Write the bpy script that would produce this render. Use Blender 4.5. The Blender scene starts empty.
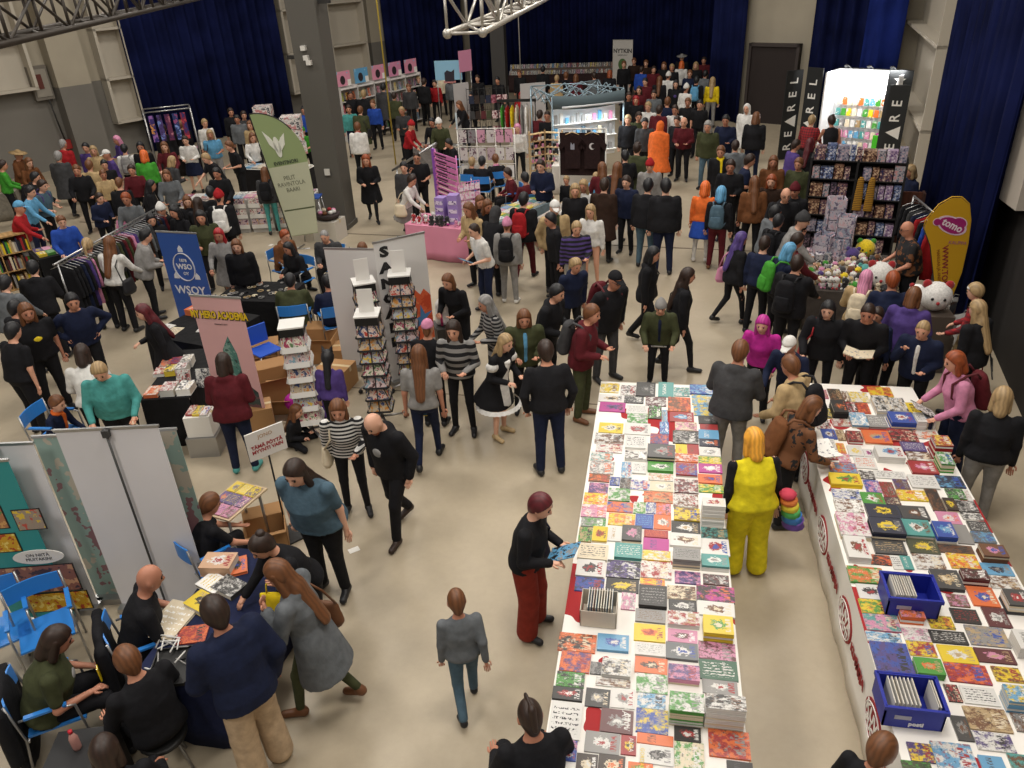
import bpy, math, random
import numpy as np
from mathutils import Vector, Matrix
random.seed(7)
PI = math.pi
scn = bpy.context.scene
COL = scn.collection
# ---------------------------------------------------------------- camera
FPX, CAMH = 775.0, 5.65
_th, _ro, _ya = math.radians(28.7), math.radians(-3.1), math.radians(11.5)
_F = np.array([-math.sin(_ya)*math.cos(_th), math.cos(_ya)*math.cos(_th), -math.sin(_th)])
_R0 = np.array([math.cos(_ya), math.sin(_ya), 0.0]); _U0 = np.cross(_R0, _F)
_R = _R0*math.cos(_ro)+_U0*math.sin(_ro); _U = -_R0*math.sin(_ro)+_U0*math.cos(_ro)
CAM = np.array([0, 0, CAMH])
def ray(px, py):
    d = (px-512)*_R-(py-384)*_U+FPX*_F
    return d/np.linalg.norm(d)
def G(px, py, z=0.0):
    """the place in the hall at height z seen in the direction of a picture point"""
    d = ray(px, py); t = (z-CAMH)/d[2]
    p = CAM+d*t
    return Vector((p[0], p[1], z))
def P(p):
    d = np.array(p)-CAM; w = d@_F
    return 512+FPX*(d@_R)/w, 384-FPX*(d@_U)/w
cd = bpy.data.cameras.new('camera'); cam = bpy.data.objects.new('camera', cd); COL.objects.link(cam)
cd.sensor_width = 36; cd.lens = FPX/1024*36; cd.clip_end = 200; cd.clip_start = .05
cam.matrix_world = Matrix(((_R[0], _U[0], -_F[0], 0), (_R[1], _U[1], -_F[1], 0), (_R[2], _U[2], -_F[2], CAMH), (0, 0, 0, 1)))
scn.camera = cam
scn.view_settings.view_transform = 'Standard'; scn.view_settings.look = 'None'
scn.view_settings.exposure = 0.0; scn.view_settings.gamma = 1.0
# ---------------------------------------------------------------- colours, materials
PAL = dict(k='16161a', g='3c3c3e', y='8b8987', w='d8d6d2', n='161e38', b='2448a0', s='5f9cc4', r='9c1c22', R='7e2a1e', Z='b9a184', Y='cfc01e', O='d99a34', m='561820', o='d8682c',
           e='dfc21e', t='4a9591', v='3f8f2e', f='3e422a', u='4c3a78', p='cc86a6', a='b39a72', d='2c1c14', c='6a4226', h='a08660', x='8e4420',
           P='b02888', W='f4f2ee', A='d9cbb0', G='63676b', B='49606f')
WORD = dict(k='black', g='dark grey', y='grey', w='white', n='navy', b='blue', s='light blue', r='red', m='maroon', o='orange', e='yellow', t='teal',
            v='green', f='olive', u='purple', p='pink', a='beige', d='dark brown', c='brown', h='blond', x='ginger', P='magenta', W='white', A='cream', G='grey', B='slate', R='rust', Z='sandy', Y='yellow', O='orange')
def lin(h):
    h = PAL.get(h, h)
    c = [int(h[i:i+2], 16)/255 for i in (0, 2, 4)]
    return tuple([(v/12.92 if v < .04045 else ((v+.055)/1.055)**2.4) for v in c]+[1])
_M = {}
def mat(col, rough=.6, metal=0., kind='', spec=.5, emit=0., alpha=1.):
    key = (col, rough, metal, kind, emit, alpha)
    if key in _M: return _M[key]
    m = bpy.data.materials.new(('mat_%s_%s' % (col, kind)).strip('_')); m.use_nodes = True
    nt = m.node_tree; N = nt.nodes; L = nt.links; b = N['Principled BSDF']
    c = lin(col)
    b.inputs['Base Color'].default_value = c; b.inputs['Roughness'].default_value = rough; b.inputs['Metallic'].default_value = metal
    b.inputs['Specular IOR Level'].default_value = spec
    if emit: b.inputs['Emission Color'].default_value = c; b.inputs['Emission Strength'].default_value = emit
    if alpha < 1: b.inputs['Alpha'].default_value = alpha
    m.diffuse_color = c
    def node(t, **k):
        n = N.new(t)
        for a, v in k.items(): setattr(n, a, v)
        return n
    def ramp(f, stops, const=False):
        r = node('ShaderNodeValToRGB'); e = r.color_ramp.elements
        if const: r.color_ramp.interpolation = 'CONSTANT'
        while len(e) < len(stops): e.new(.5)
        for i, (p, cc) in enumerate(stops): e[i].position = p; e[i].color = cc
        L.new(f, r.inputs[0]); return r.outputs[0]
    tc = node('ShaderNodeTexCoord')
    def noise(scale, det=3, src='Object', rough_=.5):
        n = node('ShaderNodeTexNoise'); n.inputs['Scale'].default_value = scale; n.inputs['Detail'].default_value = det; n.inputs['Roughness'].default_value = rough_
        L.new(tc.outputs[src], n.inputs['Vector']); return n.outputs['Fac']
    def shade(k, cc=c): return tuple([min(1, v*k) for v in cc[:3]]+[1])
    if kind == 'cloth':
        L.new(ramp(noise(14, 4), [(.3, shade(.82)), (.7, shade(1.15))]), b.inputs['Base Color'])
        bu = node('ShaderNodeBump'); bu.inputs['Strength'].default_value = .5; bu.inputs['Distance'].default_value = .03
        L.new(noise(9, 3), bu.inputs['Height']); L.new(bu.outputs[0], b.inputs['Normal']); b.inputs['Roughness'].default_value = .85
        b.inputs['Specular IOR Level'].default_value = .25
    elif kind == 'hair':
        w = node('ShaderNodeTexWave', wave_type='BANDS', bands_direction='X'); w.inputs['Scale'].default_value = 9; w.inputs['Distortion'].default_value = 5
        L.new(tc.outputs['Object'], w.inputs['Vector'])
        L.new(ramp(w.outputs['Fac'], [(0, shade(.82)), (1, shade(1.2))]), b.inputs['Base Color']); b.inputs['Roughness'].default_value = .5
    elif kind == 'skin':
        b.inputs['Subsurface Weight'].default_value = .0; b.inputs['Roughness'].default_value = .55
    elif kind.startswith('stripe'):   # stripe:<colour>:<scale>
        _, c2, sc = kind.split(':')
        w = node('ShaderNodeTexWave', wave_type='BANDS', bands_direction='Z'); w.inputs['Scale'].default_value = float(sc)
        L.new(tc.outputs['Object'], w.inputs['Vector'])
        L.new(ramp(w.outputs['Fac'], [(0, c), (.5, lin(c2))], True), b.inputs['Base Color']); b.inputs['Roughness'].default_value = .85
    elif kind.startswith('plaid'):
        _, c2 = kind.split(':')
        mx = node('ShaderNodeMix', data_type='RGBA', blend_type='MULTIPLY'); mx.inputs[0].default_value = 1
        for i, ax in ((6, 'X'), (7, 'Z')):
            w = node('ShaderNodeTexWave', wave_type='BANDS', bands_direction=ax); w.inputs['Scale'].default_value = 5
            L.new(tc.outputs['Object'], w.inputs['Vector']); L.new(ramp(w.outputs['Fac'], [(0, c), (.5, lin(c2))], True), mx.inputs[i])
        g = node('ShaderNodeGamma'); g.inputs[1].default_value = .5
        L.new(mx.outputs[2], g.inputs[0]); L.new(g.outputs[0], b.inputs['Base Color'])
    elif kind.startswith('spots'):    # spots:<colour>:<scale>:<level>
        _, c2, sc, lv = kind.split(':')
        L.new(ramp(noise(float(sc), 2, 'Object', .6), [(0, c), (float(lv), lin(c2))], True), b.inputs['Base Color'])
    elif kind.startswith('art'):      # printed picture in many colours; art:<c2>:<c3>:<scale>
        _, c2, c3, sc = kind.split(':')
        f1 = noise(float(sc), 3, 'Object', .65)
        L.new(ramp(f1, [(0, lin(c2)), (.43, c), (.56, lin(c3)), (.68, shade(.5))], True), b.inputs['Base Color'])
    elif kind == 'curtain':
        n = noise(1.2, 3); L.new(ramp(n, [(.25, shade(.6)), (.75, shade(1.5))]), b.inputs['Base Color']); b.inputs['Specular IOR Level'].default_value = .08
    elif kind == 'concrete':
        mx = node('ShaderNodeMix', data_type='RGBA', blend_type='MULTIPLY'); mx.inputs[0].default_value = 1
        L.new(ramp(noise(.55, 6, 'Object', .62), [(.3, shade(.86)), (.7, shade(1.08))]), mx.inputs[6])
        L.new(ramp(noise(11, 5, 'Object', .7), [(.3, (.93, .93, .93, 1)), (.7, (1, 1, 1, 1))]), mx.inputs[7])
        L.new(mx.outputs[2], b.inputs['Base Color'])
        L.new(ramp(noise(2, 4), [(.3, (.32,)*3+(1,)), (.7, (.5,)*3+(1,))]), b.inputs['Roughness'])
    elif kind == 'wall':
        L.new(ramp(noise(.7, 5), [(.3, shade(.88)), (.7, shade(1.06))]), b.inputs['Base Color'])
    elif kind == 'wood':
        w = node('ShaderNodeTexWave', wave_type='BANDS', bands_direction='X'); w.inputs['Scale'].default_value = 3; w.inputs['Distortion'].default_value = 6; w.inputs['Detail'].default_value = 3
        L.new(tc.outputs['Object'], w.inputs['Vector']); L.new(ramp(w.outputs['Fac'], [(0, shade(.75)), (1, shade(1.1))]), b.inputs['Base Color'])
    elif kind == 'plush':
        L.new(ramp(noise(40, 3), [(.3, shade(.8)), (.7, shade(1.15))]), b.inputs['Base Color']); b.inputs['Roughness'].default_value = .95; b.inputs['Sheen Weight'].default_value = .4
    _M[key] = m
    return m
# ---------------------------------------------------------------- mesh assembling
def newmesh(name, V, F, mats, mi=None, smooth=False):
    me = bpy.data.meshes.new(name)
    V = np.asarray(V, dtype=np.float32).reshape(-1, 3)
    if isinstance(F, np.ndarray):
        nf = len(F); ln = F.shape[1]; lt = np.full(nf, ln, dtype=np.int32); fl = F.reshape(-1).astype(np.int32)
    else:
        nf = len(F); lt = np.array([len(f) for f in F], dtype=np.int32); fl = np.array([i for f in F for i in f], dtype=np.int32)
    me.vertices.add(len(V)); me.vertices.foreach_set('co', V.reshape(-1))
    me.loops.add(len(fl)); me.loops.foreach_set('vertex_index', fl)
    me.polygons.add(nf); me.polygons.foreach_set('loop_start', np.concatenate([[0], np.cumsum(lt)[:-1]]).astype(np.int32) if nf else np.zeros(0, np.int32))
    me.polygons.foreach_set('loop_total', lt)
    for m in (mats if isinstance(mats, (list, tuple)) else [mats]): me.materials.append(m)
    if mi is not None: me.polygons.foreach_set('material_index', np.asarray(mi, dtype=np.int32))
    if smooth is True: me.polygons.foreach_set('use_smooth', np.ones(nf, dtype=bool))
    elif smooth is not False: me.polygons.foreach_set('use_smooth', np.asarray(smooth, dtype=bool))
    me.update(calc_edges=True); me.validate()
    return me
def link(name, me, parent=None, loc=None, rz=0.):
    o = bpy.data.objects.new(name, me); COL.objects.link(o)
    if parent is not None: o.parent = parent
    if loc is not None: o.location = loc
    if rz: o.rotation_euler = (0, 0, rz)
    return o
class MB:
    def __init__(s): s.V = []; s.F = []; s.I = []; s.S = []; s.mats = []
    def m(s, m):
        if m not in s.mats: s.mats.append(m)
        return s.mats.index(m)
    def add(s, V, F, m, sm=False, M=None):
        b = len(s.V); i = s.m(m)
        if M is not None: V = [M @ Vector(v) for v in V]
        s.V += [tuple(v) for v in V]; s.F += [tuple(b+k for k in f) for f in F]; s.I += [i]*len(F); s.S += [sm]*len(F)
        return s
    def box(s, x0, x1, y0, y1, z0, z1, m, M=None, tx=0., ty=0.):
        V = [(x0, y0, z0), (x1, y0, z0), (x1, y1, z0), (x0, y1, z0), (x0+tx, y0+ty, z1), (x1-tx, y0+ty, z1), (x1-tx, y1-ty, z1), (x0+tx, y1-ty, z1)]
        return s.add(V, [(3, 2, 1, 0), (4, 5, 6, 7), (0, 1, 5, 4), (1, 2, 6, 5), (2, 3, 7, 6), (3, 0, 4, 7)], m, False, M)
    def bar(s, a, b, w, h, m, up=(0, 0, 1)):
        a = Vector(a); b = Vector(b); d = (b-a); L = d.length; d.normalize(); u = Vector(up)
        x = d.cross(u)
        if x.length < 1e-4: x = d.cross(Vector((1, 0, 0)))
        x.normalize(); z = x.cross(d)
        M = Matrix(((x.x, d.x, z.x, a.x), (x.y, d.y, z.y, a.y), (x.z, d.z, z.z, a.z), (0, 0, 0, 1)))
        return s.box(-w/2, w/2, 0, L, -h/2, h/2, m, M)
    def tube(s, pts, r, m, n=8, caps=True, sm=True):
        pts = [Vector(p) for p in pts]; k = len(pts); rs = r if isinstance(r, (list, tuple)) else [r]*k
        V = []; px = None
        for i, p in enumerate(pts):
            d = (pts[min(i+1, k-1)]-pts[max(i-1, 0)]).normalized()
            x = (px-d*px.dot(d)) if px is not None else d.orthogonal()
            if x.length < 1e-5: x = d.orthogonal()
            x.normalize(); px = x; y = d.cross(x)
            V += [p+(x*math.cos(2*PI*j/n)+y*math.sin(2*PI*j/n))*rs[i] for j in range(n)]
        F = [(i*n+j, i*n+(j+1) % n, (i+1)*n+(j+1) % n, (i+1)*n+j) for i in range(k-1) for j in range(n)]
        s.add(V, F, m, sm)
        if caps:
            b = len(s.V)-len(V)
            s.F += [tuple(b+j for j in range(n))[::-1], tuple(b+(k-1)*n+j for j in range(n))]; s.I += [s.m(m)]*2; s.S += [False]*2
        return s
    def lathe(s, prof, m, n=16, c=(0, 0, 0), sm=True, M=None):
        V = []; k = len(prof)
        for r, z in prof: V += [(c[0]+r*math.cos(2*PI*j/n), c[1]+r*math.sin(2*PI*j/n), c[2]+z) for j in range(n)]
        F = [(i*n+j, i*n+(j+1) % n, (i+1)*n+(j+1) % n, (i+1)*n+j) for i in range(k-1) for j in range(n)]
        F += [tuple(range(n))[::-1], tuple((k-1)*n+j for j in range(n))]
        return s.add(V, F, m, sm, M)
    def ball(s, c, r, m, n=10, M=None):
        r = (r, r, r) if not isinstance(r, (tuple, list)) else r
        V = [(c[0], c[1], c[2]-r[2])]; k = max(4, n//2+1)
        for i in range(1, k):
            a = -PI/2+PI*i/k
            V += [(c[0]+r[0]*math.cos(a)*math.cos(2*PI*j/n), c[1]+r[1]*math.cos(a)*math.sin(2*PI*j/n), c[2]+r[2]*math.sin(a)) for j in range(n)]
        V.append((c[0], c[1], c[2]+r[2])); t = len(V)-1
        F = [(0, 1+(j+1) % n, 1+j) for j in range(n)]
        F += [(1+(i-1)*n+j, 1+(i-1)*n+(j+1) % n, 1+i*n+(j+1) % n, 1+i*n+j) for i in range(1, k-1) for j in range(n)]
        F += [(t, 1+(k-2)*n+j, 1+(k-2)*n+(j+1) % n) for j in range(n)]
        return s.add(V, F, m, True, M)
    def sheet(s, pts, th, m, M=None):      # flat outline (x,z) extruded along y by th
        n = len(pts); V = [(x, -th/2, z) for x, z in pts]+[(x, th/2, z) for x, z in pts]
        F = [tuple(range(n)), tuple(range(2*n-1, n-1, -1))]+[(i, i+n, (i+1) % n+n, (i+1) % n) for i in range(n)]
        return s.add(V, F, m, False, M)
    def mesh(s, name): return newmesh(name, s.V, s.F, s.mats, s.I, s.S)
    def build(s, name, parent=None, loc=None, rz=0.): return link(name, s.mesh(name), parent, loc, rz)
def tag(o, label, cat, group=None, kind=None):
    if label: o['label'] = label
    if cat: o['category'] = cat
    if group: o['group'] = group
    if kind: o['kind'] = kind
    return o
def thing(name, label, cat, loc=(0, 0, 0), rz=0., group=None):
    o = bpy.data.objects.new(name, None); COL.objects.link(o); o.location = loc; o.rotation_euler = (0, 0, rz); o.empty_display_size = .1
    return tag(o, label, cat, group)
def struct(o): o['kind'] = 'structure'; return o
KIDS = {}
def dup(root, loc, rz, label=None, group=None):
    r = root.copy(); COL.objects.link(r); r.location = loc; r.rotation_euler = (0, 0, rz)
    if label: r['label'] = label
    if group: r['group'] = group
    for ch in list(root.children):
        c = ch.copy(); COL.objects.link(c); c.parent = r
        for g in list(ch.children):
            e = g.copy(); COL.objects.link(e); e.parent = c
    return r
def text(name, s, size, m, M, parent=None, ext=.001, align='CENTER', bold=0.):
    cu = bpy.data.curves.new(name, 'FONT'); cu.body = s; cu.size = size; cu.align_x = align; cu.align_y = 'CENTER'; cu.extrude = ext; cu.offset = bold; cu.resolution_u = 2
    o = bpy.data.objects.new(name, cu); o.data.materials.append(m); COL.objects.link(o)
    if parent is not None: o.parent = parent
    o.matrix_local = M
    return o
def LM(loc, X, Y):
    """matrix with origin loc, text x axis X and y axis Y"""
    X = Vector(X).normalized(); Y = Vector(Y); Y = (Y-X*Y.dot(X)).normalized(); Z = X.cross(Y); l = Vector(loc)
    return Matrix(((X.x, Y.x, Z.x, l.x), (X.y, Y.y, Z.y, l.y), (X.z, Y.z, Z.z, l.z), (0, 0, 0, 1)))
# ---------------------------------------------------------------- smooth bodies from distance fields
def surface(g, o, h):
    """surface nets: quads around the zero level of grid g (negative inside)"""
    s = g < 0; nx, ny, nz = g.shape
    cnt = np.zeros((nx-1, ny-1, nz-1), np.float32); acc = np.zeros((nx-1, ny-1, nz-1, 3), np.float32)
    for ax in range(3):
        a = [slice(None)]*3; b = [slice(None)]*3; a[ax] = slice(0, -1); b[ax] = slice(1, None)
        ga, gb = g[tuple(a)], g[tuple(b)]; cr = s[tuple(a)] != s[tuple(b)]
        t = np.where(cr, ga/np.where(cr, ga-gb, 1), 0).astype(np.float32)
        o1, o2 = [i for i in range(3) if i != ax]
        for i in (0, 1):
            for j in (0, 1):
                sl = [slice(None)]*3
                sl[o1] = slice(i, g.shape[o1]-1+i); sl[o2] = slice(j, g.shape[o2]-1+j)
                c = cr[tuple(sl)]; tt = t[tuple(sl)]
                cnt += c; acc[..., ax] += np.where(c, tt, 0); acc[..., o1] += c*i; acc[..., o2] += c*j
    act = cnt > 0; idx = np.full(act.shape, -1, np.int64); idx[act] = np.arange(act.sum())
    cell = np.argwhere(act); V = (cell+acc[act]/cnt[act][:, None])*h+o
    Q = []
    for ax in range(3):
        o1, o2 = [(1, 2), (2, 0), (0, 1)][ax]
        a = [slice(None)]*3; b = [slice(None)]*3; a[ax] = slice(0, -1); b[ax] = slice(1, None)
        A, B = s[tuple(a)], s[tuple(b)]
        e = np.argwhere(A != B); e = e[(e[:, o1] > 0) & (e[:, o2] > 0) & (e[:, o1] < g.shape[o1]-1) & (e[:, o2] < g.shape[o2]-1)]
        if not len(e): continue
        ins = A[tuple(e.T)]
        def I(d1, d2):
            q = e.copy(); q[:, o1] -= d1; q[:, o2] -= d2; return idx[tuple(q.T)]
        q = np.stack([I(1, 1), I(0, 1), I(0, 0), I(1, 0)], 1)
        q[~ins] = q[~ins][:, ::-1]; Q.append(q)
    Q = np.concatenate(Q) if Q else np.zeros((0, 4), int)
    Q = Q[(Q >= 0).all(1)]
    return V, Q
class Field:
    def __init__(s): s.p = []; s.cut = []
    def cap(s, a, b, ra, rb, k=.02, fl=None): s.p.append(('c', np.array(a, float), np.array(b, float), ra, rb, k, fl)); return s
    def ell(s, c, r, k=.02, B=None): s.p.append(('e', np.array(c, float), np.array(r, float), np.eye(3) if B is None else B, k)); return s
    def loft(s, o, B, t, wx, wy, fo=None, k=.03): s.p.append(('l', np.array(o, float), B, np.array(t), np.array(wx), np.array(wy), np.array(fo if fo is not None else [0]*len(t)), k)); return s
    def clip(s, n, c): s.cut.append((np.array(n, float), float(c))); return s      # keep n.p < c
    def mesh(s, h):
        bx = []
        for p in s.p:
            if p[0] == 'c': r = max(p[3], p[4]); bx.append((np.minimum(p[1], p[2])-r, np.maximum(p[1], p[2])+r))
            elif p[0] == 'e': r = p[2].max(); bx.append((p[1]-r, p[1]+r))
            else:
                o, B, t, wx, wy = p[1:6]; w = max(wx.max(), wy.max())+abs(p[6]).max()
                e = np.array([o+B[:, 2]*t[0], o+B[:, 2]*t[-1]]); bx.append((e.min(0)-w, e.max(0)+w))
        m = 3*h; lo = np.min([b[0] for b in bx], 0)-m; hi = np.max([b[1] for b in bx], 0)+m
        n = np.ceil((hi-lo)/h).astype(int)+1
        g = np.full(n, .5, np.float32); ax = [lo[i]+np.arange(n[i])*h for i in range(3)]
        for p, b in zip(s.p, bx):
            i0 = np.maximum(((b[0]-m-lo)/h).astype(int), 0); i1 = np.minimum(((b[1]+m-lo)/h).astype(int)+2, n)
            sl = tuple(slice(i0[i], i1[i]) for i in range(3))
            X, Y, Z = ax[0][sl[0]][:, None, None], ax[1][sl[1]][None, :, None], ax[2][sl[2]][None, None, :]
            if p[0] == 'c':
                a, bb, ra, rb, k, fl = p[1:]; d = bb-a; L = d@d+1e-12
                t = np.clip(((X-a[0])*d[0]+(Y-a[1])*d[1]+(Z-a[2])*d[2])/L, 0, 1)
                qx, qy, qz = X-a[0]-t*d[0], Y-a[1]-t*d[1], Z-a[2]-t*d[2]
                q2 = qx*qx+qy*qy+qz*qz
                if fl is not None:
                    nv, f = fl; dn = qx*nv[0]+qy*nv[1]+qz*nv[2]; q2 = q2+dn*dn*(f*f-1)
                v = np.sqrt(q2)-(ra+t*(rb-ra))
            elif p[0] == 'e':
                c, r, B, k = p[1:]
                q = [((X-c[0])*B[0, i]+(Y-c[1])*B[1, i]+(Z-c[2])*B[2, i])/r[i] for i in range(3)]
                v = (np.sqrt(q[0]**2+q[1]**2+q[2]**2)-1)*r.min()
            else:
                o, B, t, wx, wy, fo, k = p[1:]
                q = [(X-o[0])*B[0, i]+(Y-o[1])*B[1, i]+(Z-o[2])*B[2, i] for i in range(3)]
                WX = np.interp(q[2], t, wx); WY = np.interp(q[2], t, wy); FO = np.interp(q[2], t, fo)
                v = (np.sqrt((q[0]/WX)**2+((q[1]-FO)/WY)**2)-1)*np.minimum(WX, WY)
                v = np.maximum(v, np.maximum(t[0]-q[2], q[2]-t[-1]))
            c0 = g[sl]; hh = np.clip(.5+.5*(c0-v)/k, 0, 1); g[sl] = np.where(hh <= 0, c0, v*hh+c0*(1-hh)-k*hh*(1-hh))
        for nn, c in s.cut:
            v = ax[0][:, None, None]*nn[0]+ax[1][None, :, None]*nn[1]+ax[2][None, None, :]*nn[2]-c
            g = np.maximum(g, v)
        g[0] = g[-1] = .1; g[:, 0] = g[:, -1] = .1; g[:, :, 0] = g[:, :, -1] = .1
        return surface(g, lo, h)
def nrm(v): v = np.array(v, float); return v/np.linalg.norm(v)
ARM = dict(d=((.14, 0, -1), (.06, .18, -1)), h=((.2, .12, -1), (-.4, .85, .05)), r=((.12, .7, -.75), (-.05, .9, -.4)), u=((.25, .4, -.85), (-.45, .3, .9)),
           p=((.35, -.18, -1), (-.15, .35, -.9)), a=((.8, -.2, -.8), (-.75, .4, -.5)), c=((.25, .3, -1), (-.95, .4, .1)), b=((.12, -.45, -1), (.05, -.05, -1)),
           f=((.1, .4, -1), (0, .75, -.8)), o=((1, .2, -.15), (.8, .5, .1)), z=((.15, -.25, -1), (-.75, -.3, -.6)), q=((.3, .35, -1), (-.2, .9, -.35)))
TT = np.array([-.10, 0, .12, .28, .40, .47, .53]); TX = np.array([.13, .172, .148, .168, .165, .11, .055]); TY = np.array([.09, .118, .105, .118, .095, .07, .055])
TF = np.array([0, -.01, 0, .0, -.005, -.01, 0])
SKIN = ['c98f74', 'd69f84', 'b97f66', 'dcaa90']
def rotx(a): c, s = math.cos(a), math.sin(a); return np.array([[1, 0, 0], [0, c, -s], [0, s, c]])
def rotz(a): c, s = math.cos(a), math.sin(a); return np.array([[c, -s, 0], [s, c, 0], [0, 0, 1]])
NP = [0]; SPOT = []
HAIRW = dict(s='short %s hair', m='chin-length %s hair', l='long %s hair', p='%s hair in a ponytail', u='%s hair in a bun', b='a bald head', c='a %s cap', n='a %s beanie', h='a %s hood up', w='a %s curly wig', z='cropped %s hair', e='%s hair and cat ears', k='a %s mohawk', i='%s pigtails', v='a %s wide hat', t='%s hair thinning on top', j='a %s headband')
TOPW = dict(t='T-shirt', l='long-sleeved top', j='jacket', c='long coat', h='hoodie', n='sleeveless top', r='dress', q='cape', v='open vest', z='puffer jacket')
BOTW = dict(p='trousers', w='wide trousers', k='skirt', g='leggings', s='shorts', x='')
def person(hx, hy, hgt, face, pose, hair, top, bot, shoe, extra='', where='', group=None, fat=1., scale=None, z0=0.):
    rnd = random.Random(NP[0]*31+5); NP[0] += 1
    leg, la, ra_ = pose[0], pose[1], pose[2]; lean = math.radians(int(pose[3])*5 if len(pose) > 3 else 2)
    hp = math.radians(int(pose[4])*8-8 if len(pose) > 4 else 8)        # head pitch down
    hyaw = math.radians((int(pose[5])-5)*15) if len(pose) > 5 else 0
    s = hgt/1.74; sk = mat(rnd.choice(SKIN), kind='skin'); child = hgt < 1.45; hs = 1.24 if child else (1.12 if hy < 215 else 1.05); fat = fat*1.1
    stride = {'W': 1, 'V': -1}.get(leg, 0)
    # skeleton (metres for a 1.74 m person)
    hipz = {'T': .52, 'K': .16, 'Y': .42}.get(leg, .925 if stride else .94)
    hip = np.array([0, 0, hipz])
    B = rotx(-lean)            # spine frame: columns right, forward, up
    legs = []
    for sd in (-1, 1):
        H = hip+np.array([sd*.09, 0, -.02])
        if leg == 'T': K = H+np.array([sd*.05, .43, -.0]); A = K+np.array([0, .03, -.42]); tn = np.array([sd*.2, 1, 0])
        elif leg == 'K': K = H+np.array([sd*.2, .36, -.06]); A = K+np.array([-sd*.22, -.30, -.03]); tn = np.array([sd*.5, .3, 0])
        elif leg == 'Y': K = H+np.array([sd*.06, .38, .10]) if sd > 0 else H+np.array([-.08, .2, -.32]); A = K+np.array([0, -.04, -.41]) if sd > 0 else K+np.array([0, -.38, .0]); tn = np.array([0, 1, 0]) if sd > 0 else np.array([0, -.1, -1.])
        else:
            f = stride*sd
            if f > 0: K = H+np.array([sd*.01, .16, -.40]); A = K+np.array([0, .05, -.42])
            elif f < 0: K = H+np.array([sd*.01, -.02, -.43]); A = K+np.array([0, -.25, -.33])
            else: q = rnd.uniform(-.03, .05); K = H+np.array([sd*.02, .015+q, -.42]); A = K+np.array([sd*.015, -.03, -.41])
            tn = np.array([sd*.25, 1, -.35 if f < 0 else 0])
        legs.append((H, K, A, nrm(tn)))
    def sp(x, y, t): return hip+B@np.array([x, y, t])
    arms = []
    for sd, c in ((-1, la), (1, ra_)):
        S = sp(sd*.182*(1+(fat-1)*.35), 0, .425); u, f = ARM[c]
        lb = B if leg != 'T' and int(pose[3] if len(pose) > 3 else 0) < 4 else rotx(-lean*.5)
        E = S+lb@nrm((u[0]*sd, u[1], u[2]))*.275; Wd = lb@nrm((f[0]*sd, f[1], f[2])); W = E+Wd*.245
        arms.append((S, E, W, Wd))
    neck = sp(0, -.005, .52)
    HB = rotz(-hyaw)@rotx(-(lean*.45+hp)); HC = neck+HB@np.array([0, .025, .135*hs])
    topz = (HC+HB@np.array([0, 0, .118*hs]))
    # scale + placement
    sc = scale or s
    tz = topz*sc
    if leg in 'TKY' and scale is None: sc = s; tz = topz*sc
    w = G(hx, hy, tz[2]+z0); away = math.atan2(w.y, w.x); fa = away-math.radians(face)   # facing azimuth
    rz = fa-PI/2
    off = rotz(rz)@np.array([tz[0], tz[1], 0])
    best = None
    for dh in (0, .02, -.02, .04, -.04, .06, -.06, .09, -.09):
        s_ = 1+dh/hgt; w2 = G(hx, hy, tz[2]*s_+z0); l2 = Vector((w2.x-off[0]*s_, w2.y-off[1]*s_, z0)); md = min([(l2-q).length for q in SPOT]+[9])
        if best is None or md > best[0]+.02: best = (md, s_, l2, w2)
        if md > .5: break
    sc *= best[1]; w = best[3]
    dist = math.hypot(w.x, w.y)
    loc = best[2]; SPOT.append(loc); vox = min(max(.0019*math.hypot(dist, 4), .0145), .03)/sc
    hw = HAIRW[hair[0]]; hw = (hw % WORD[hair[1]]) if '%' in hw else hw
    lab = 'person with %s and %s %s' % (hw, WORD[top[1]], TOPW[top[0]]) + (' '+where if where else '')
    if len(lab.split()) > 16: lab = 'person in a %s %s%s' % (WORD[top[1]], TOPW[top[0]], ' '+where)
    root = thing('person', lab, 'person', loc, rz, group)
    def out(F, name, m, h=None):
        V, Q = F.mesh(h or vox)
        if len(Q) == 0: return None
        return link(name, newmesh(name, V*sc, Q, m, smooth=True), root)
    tt, tc = top[0], top[1]; sleeve = {'t': .85, 'n': 0, 'v': 0}.get(tt, 2); thick = dict(j=.024, c=.026, z=.04, h=.022, q=.03).get(tt, .012)
    tx, ty = TX*(1+(fat-1)*np.array([.6, 1, 1.1, .9, .6, .3, .1])), TY*(1+(fat-1)*np.array([.6, 1.2, 1.8, 1.1, .6, .2, .1]))
    if 'chest' in extra or (hair[0] in 'lpmiue' and 'm_' not in extra): tx = tx*np.array([1, 1.02, .9, .92, .9, .85, .85]); ty = ty*np.array([1, 1, .95, 1.05, .95, .9, .85])
    bare = bot[0] in 'ksx' or (len(bot) > 2 and bot[2] == '_')
    # ---- body
    Bd = Field(); Bd.loft(hip, B, TT, tx-.012, ty-.012, TF)
    Bd.cap(neck-B@np.array([0, 0, .06]), neck+HB@np.array([0, .0, .06]), .052, .05, .03)
    for (S, E, W, Wd) in arms:
        sh = .010 if sleeve == 2 else 0
        Bd.cap(S, E, .048*min(fat, 1.2)-.008, .038-(sh), .03); Bd.cap(E, W, .038-sh, .026, .02)
    for (H, K, A, tn) in legs:
        Bd.cap(H, K, .082*fat-.01, .055, .03); Bd.cap(K, A, .052, .034, .02); Bd.cap(A+np.array([0, -.02, -.03]), A+tn*.13+np.array([0, 0, -.045]), .028, .022, .02)
    Bd.ell(HC, np.array([.076, .094, .112])*hs, .02, HB); Bd.ell(HC+HB@(np.array([0, .028, -.062])*hs), np.array([.05, .055, .055])*hs, .03, HB)
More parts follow.
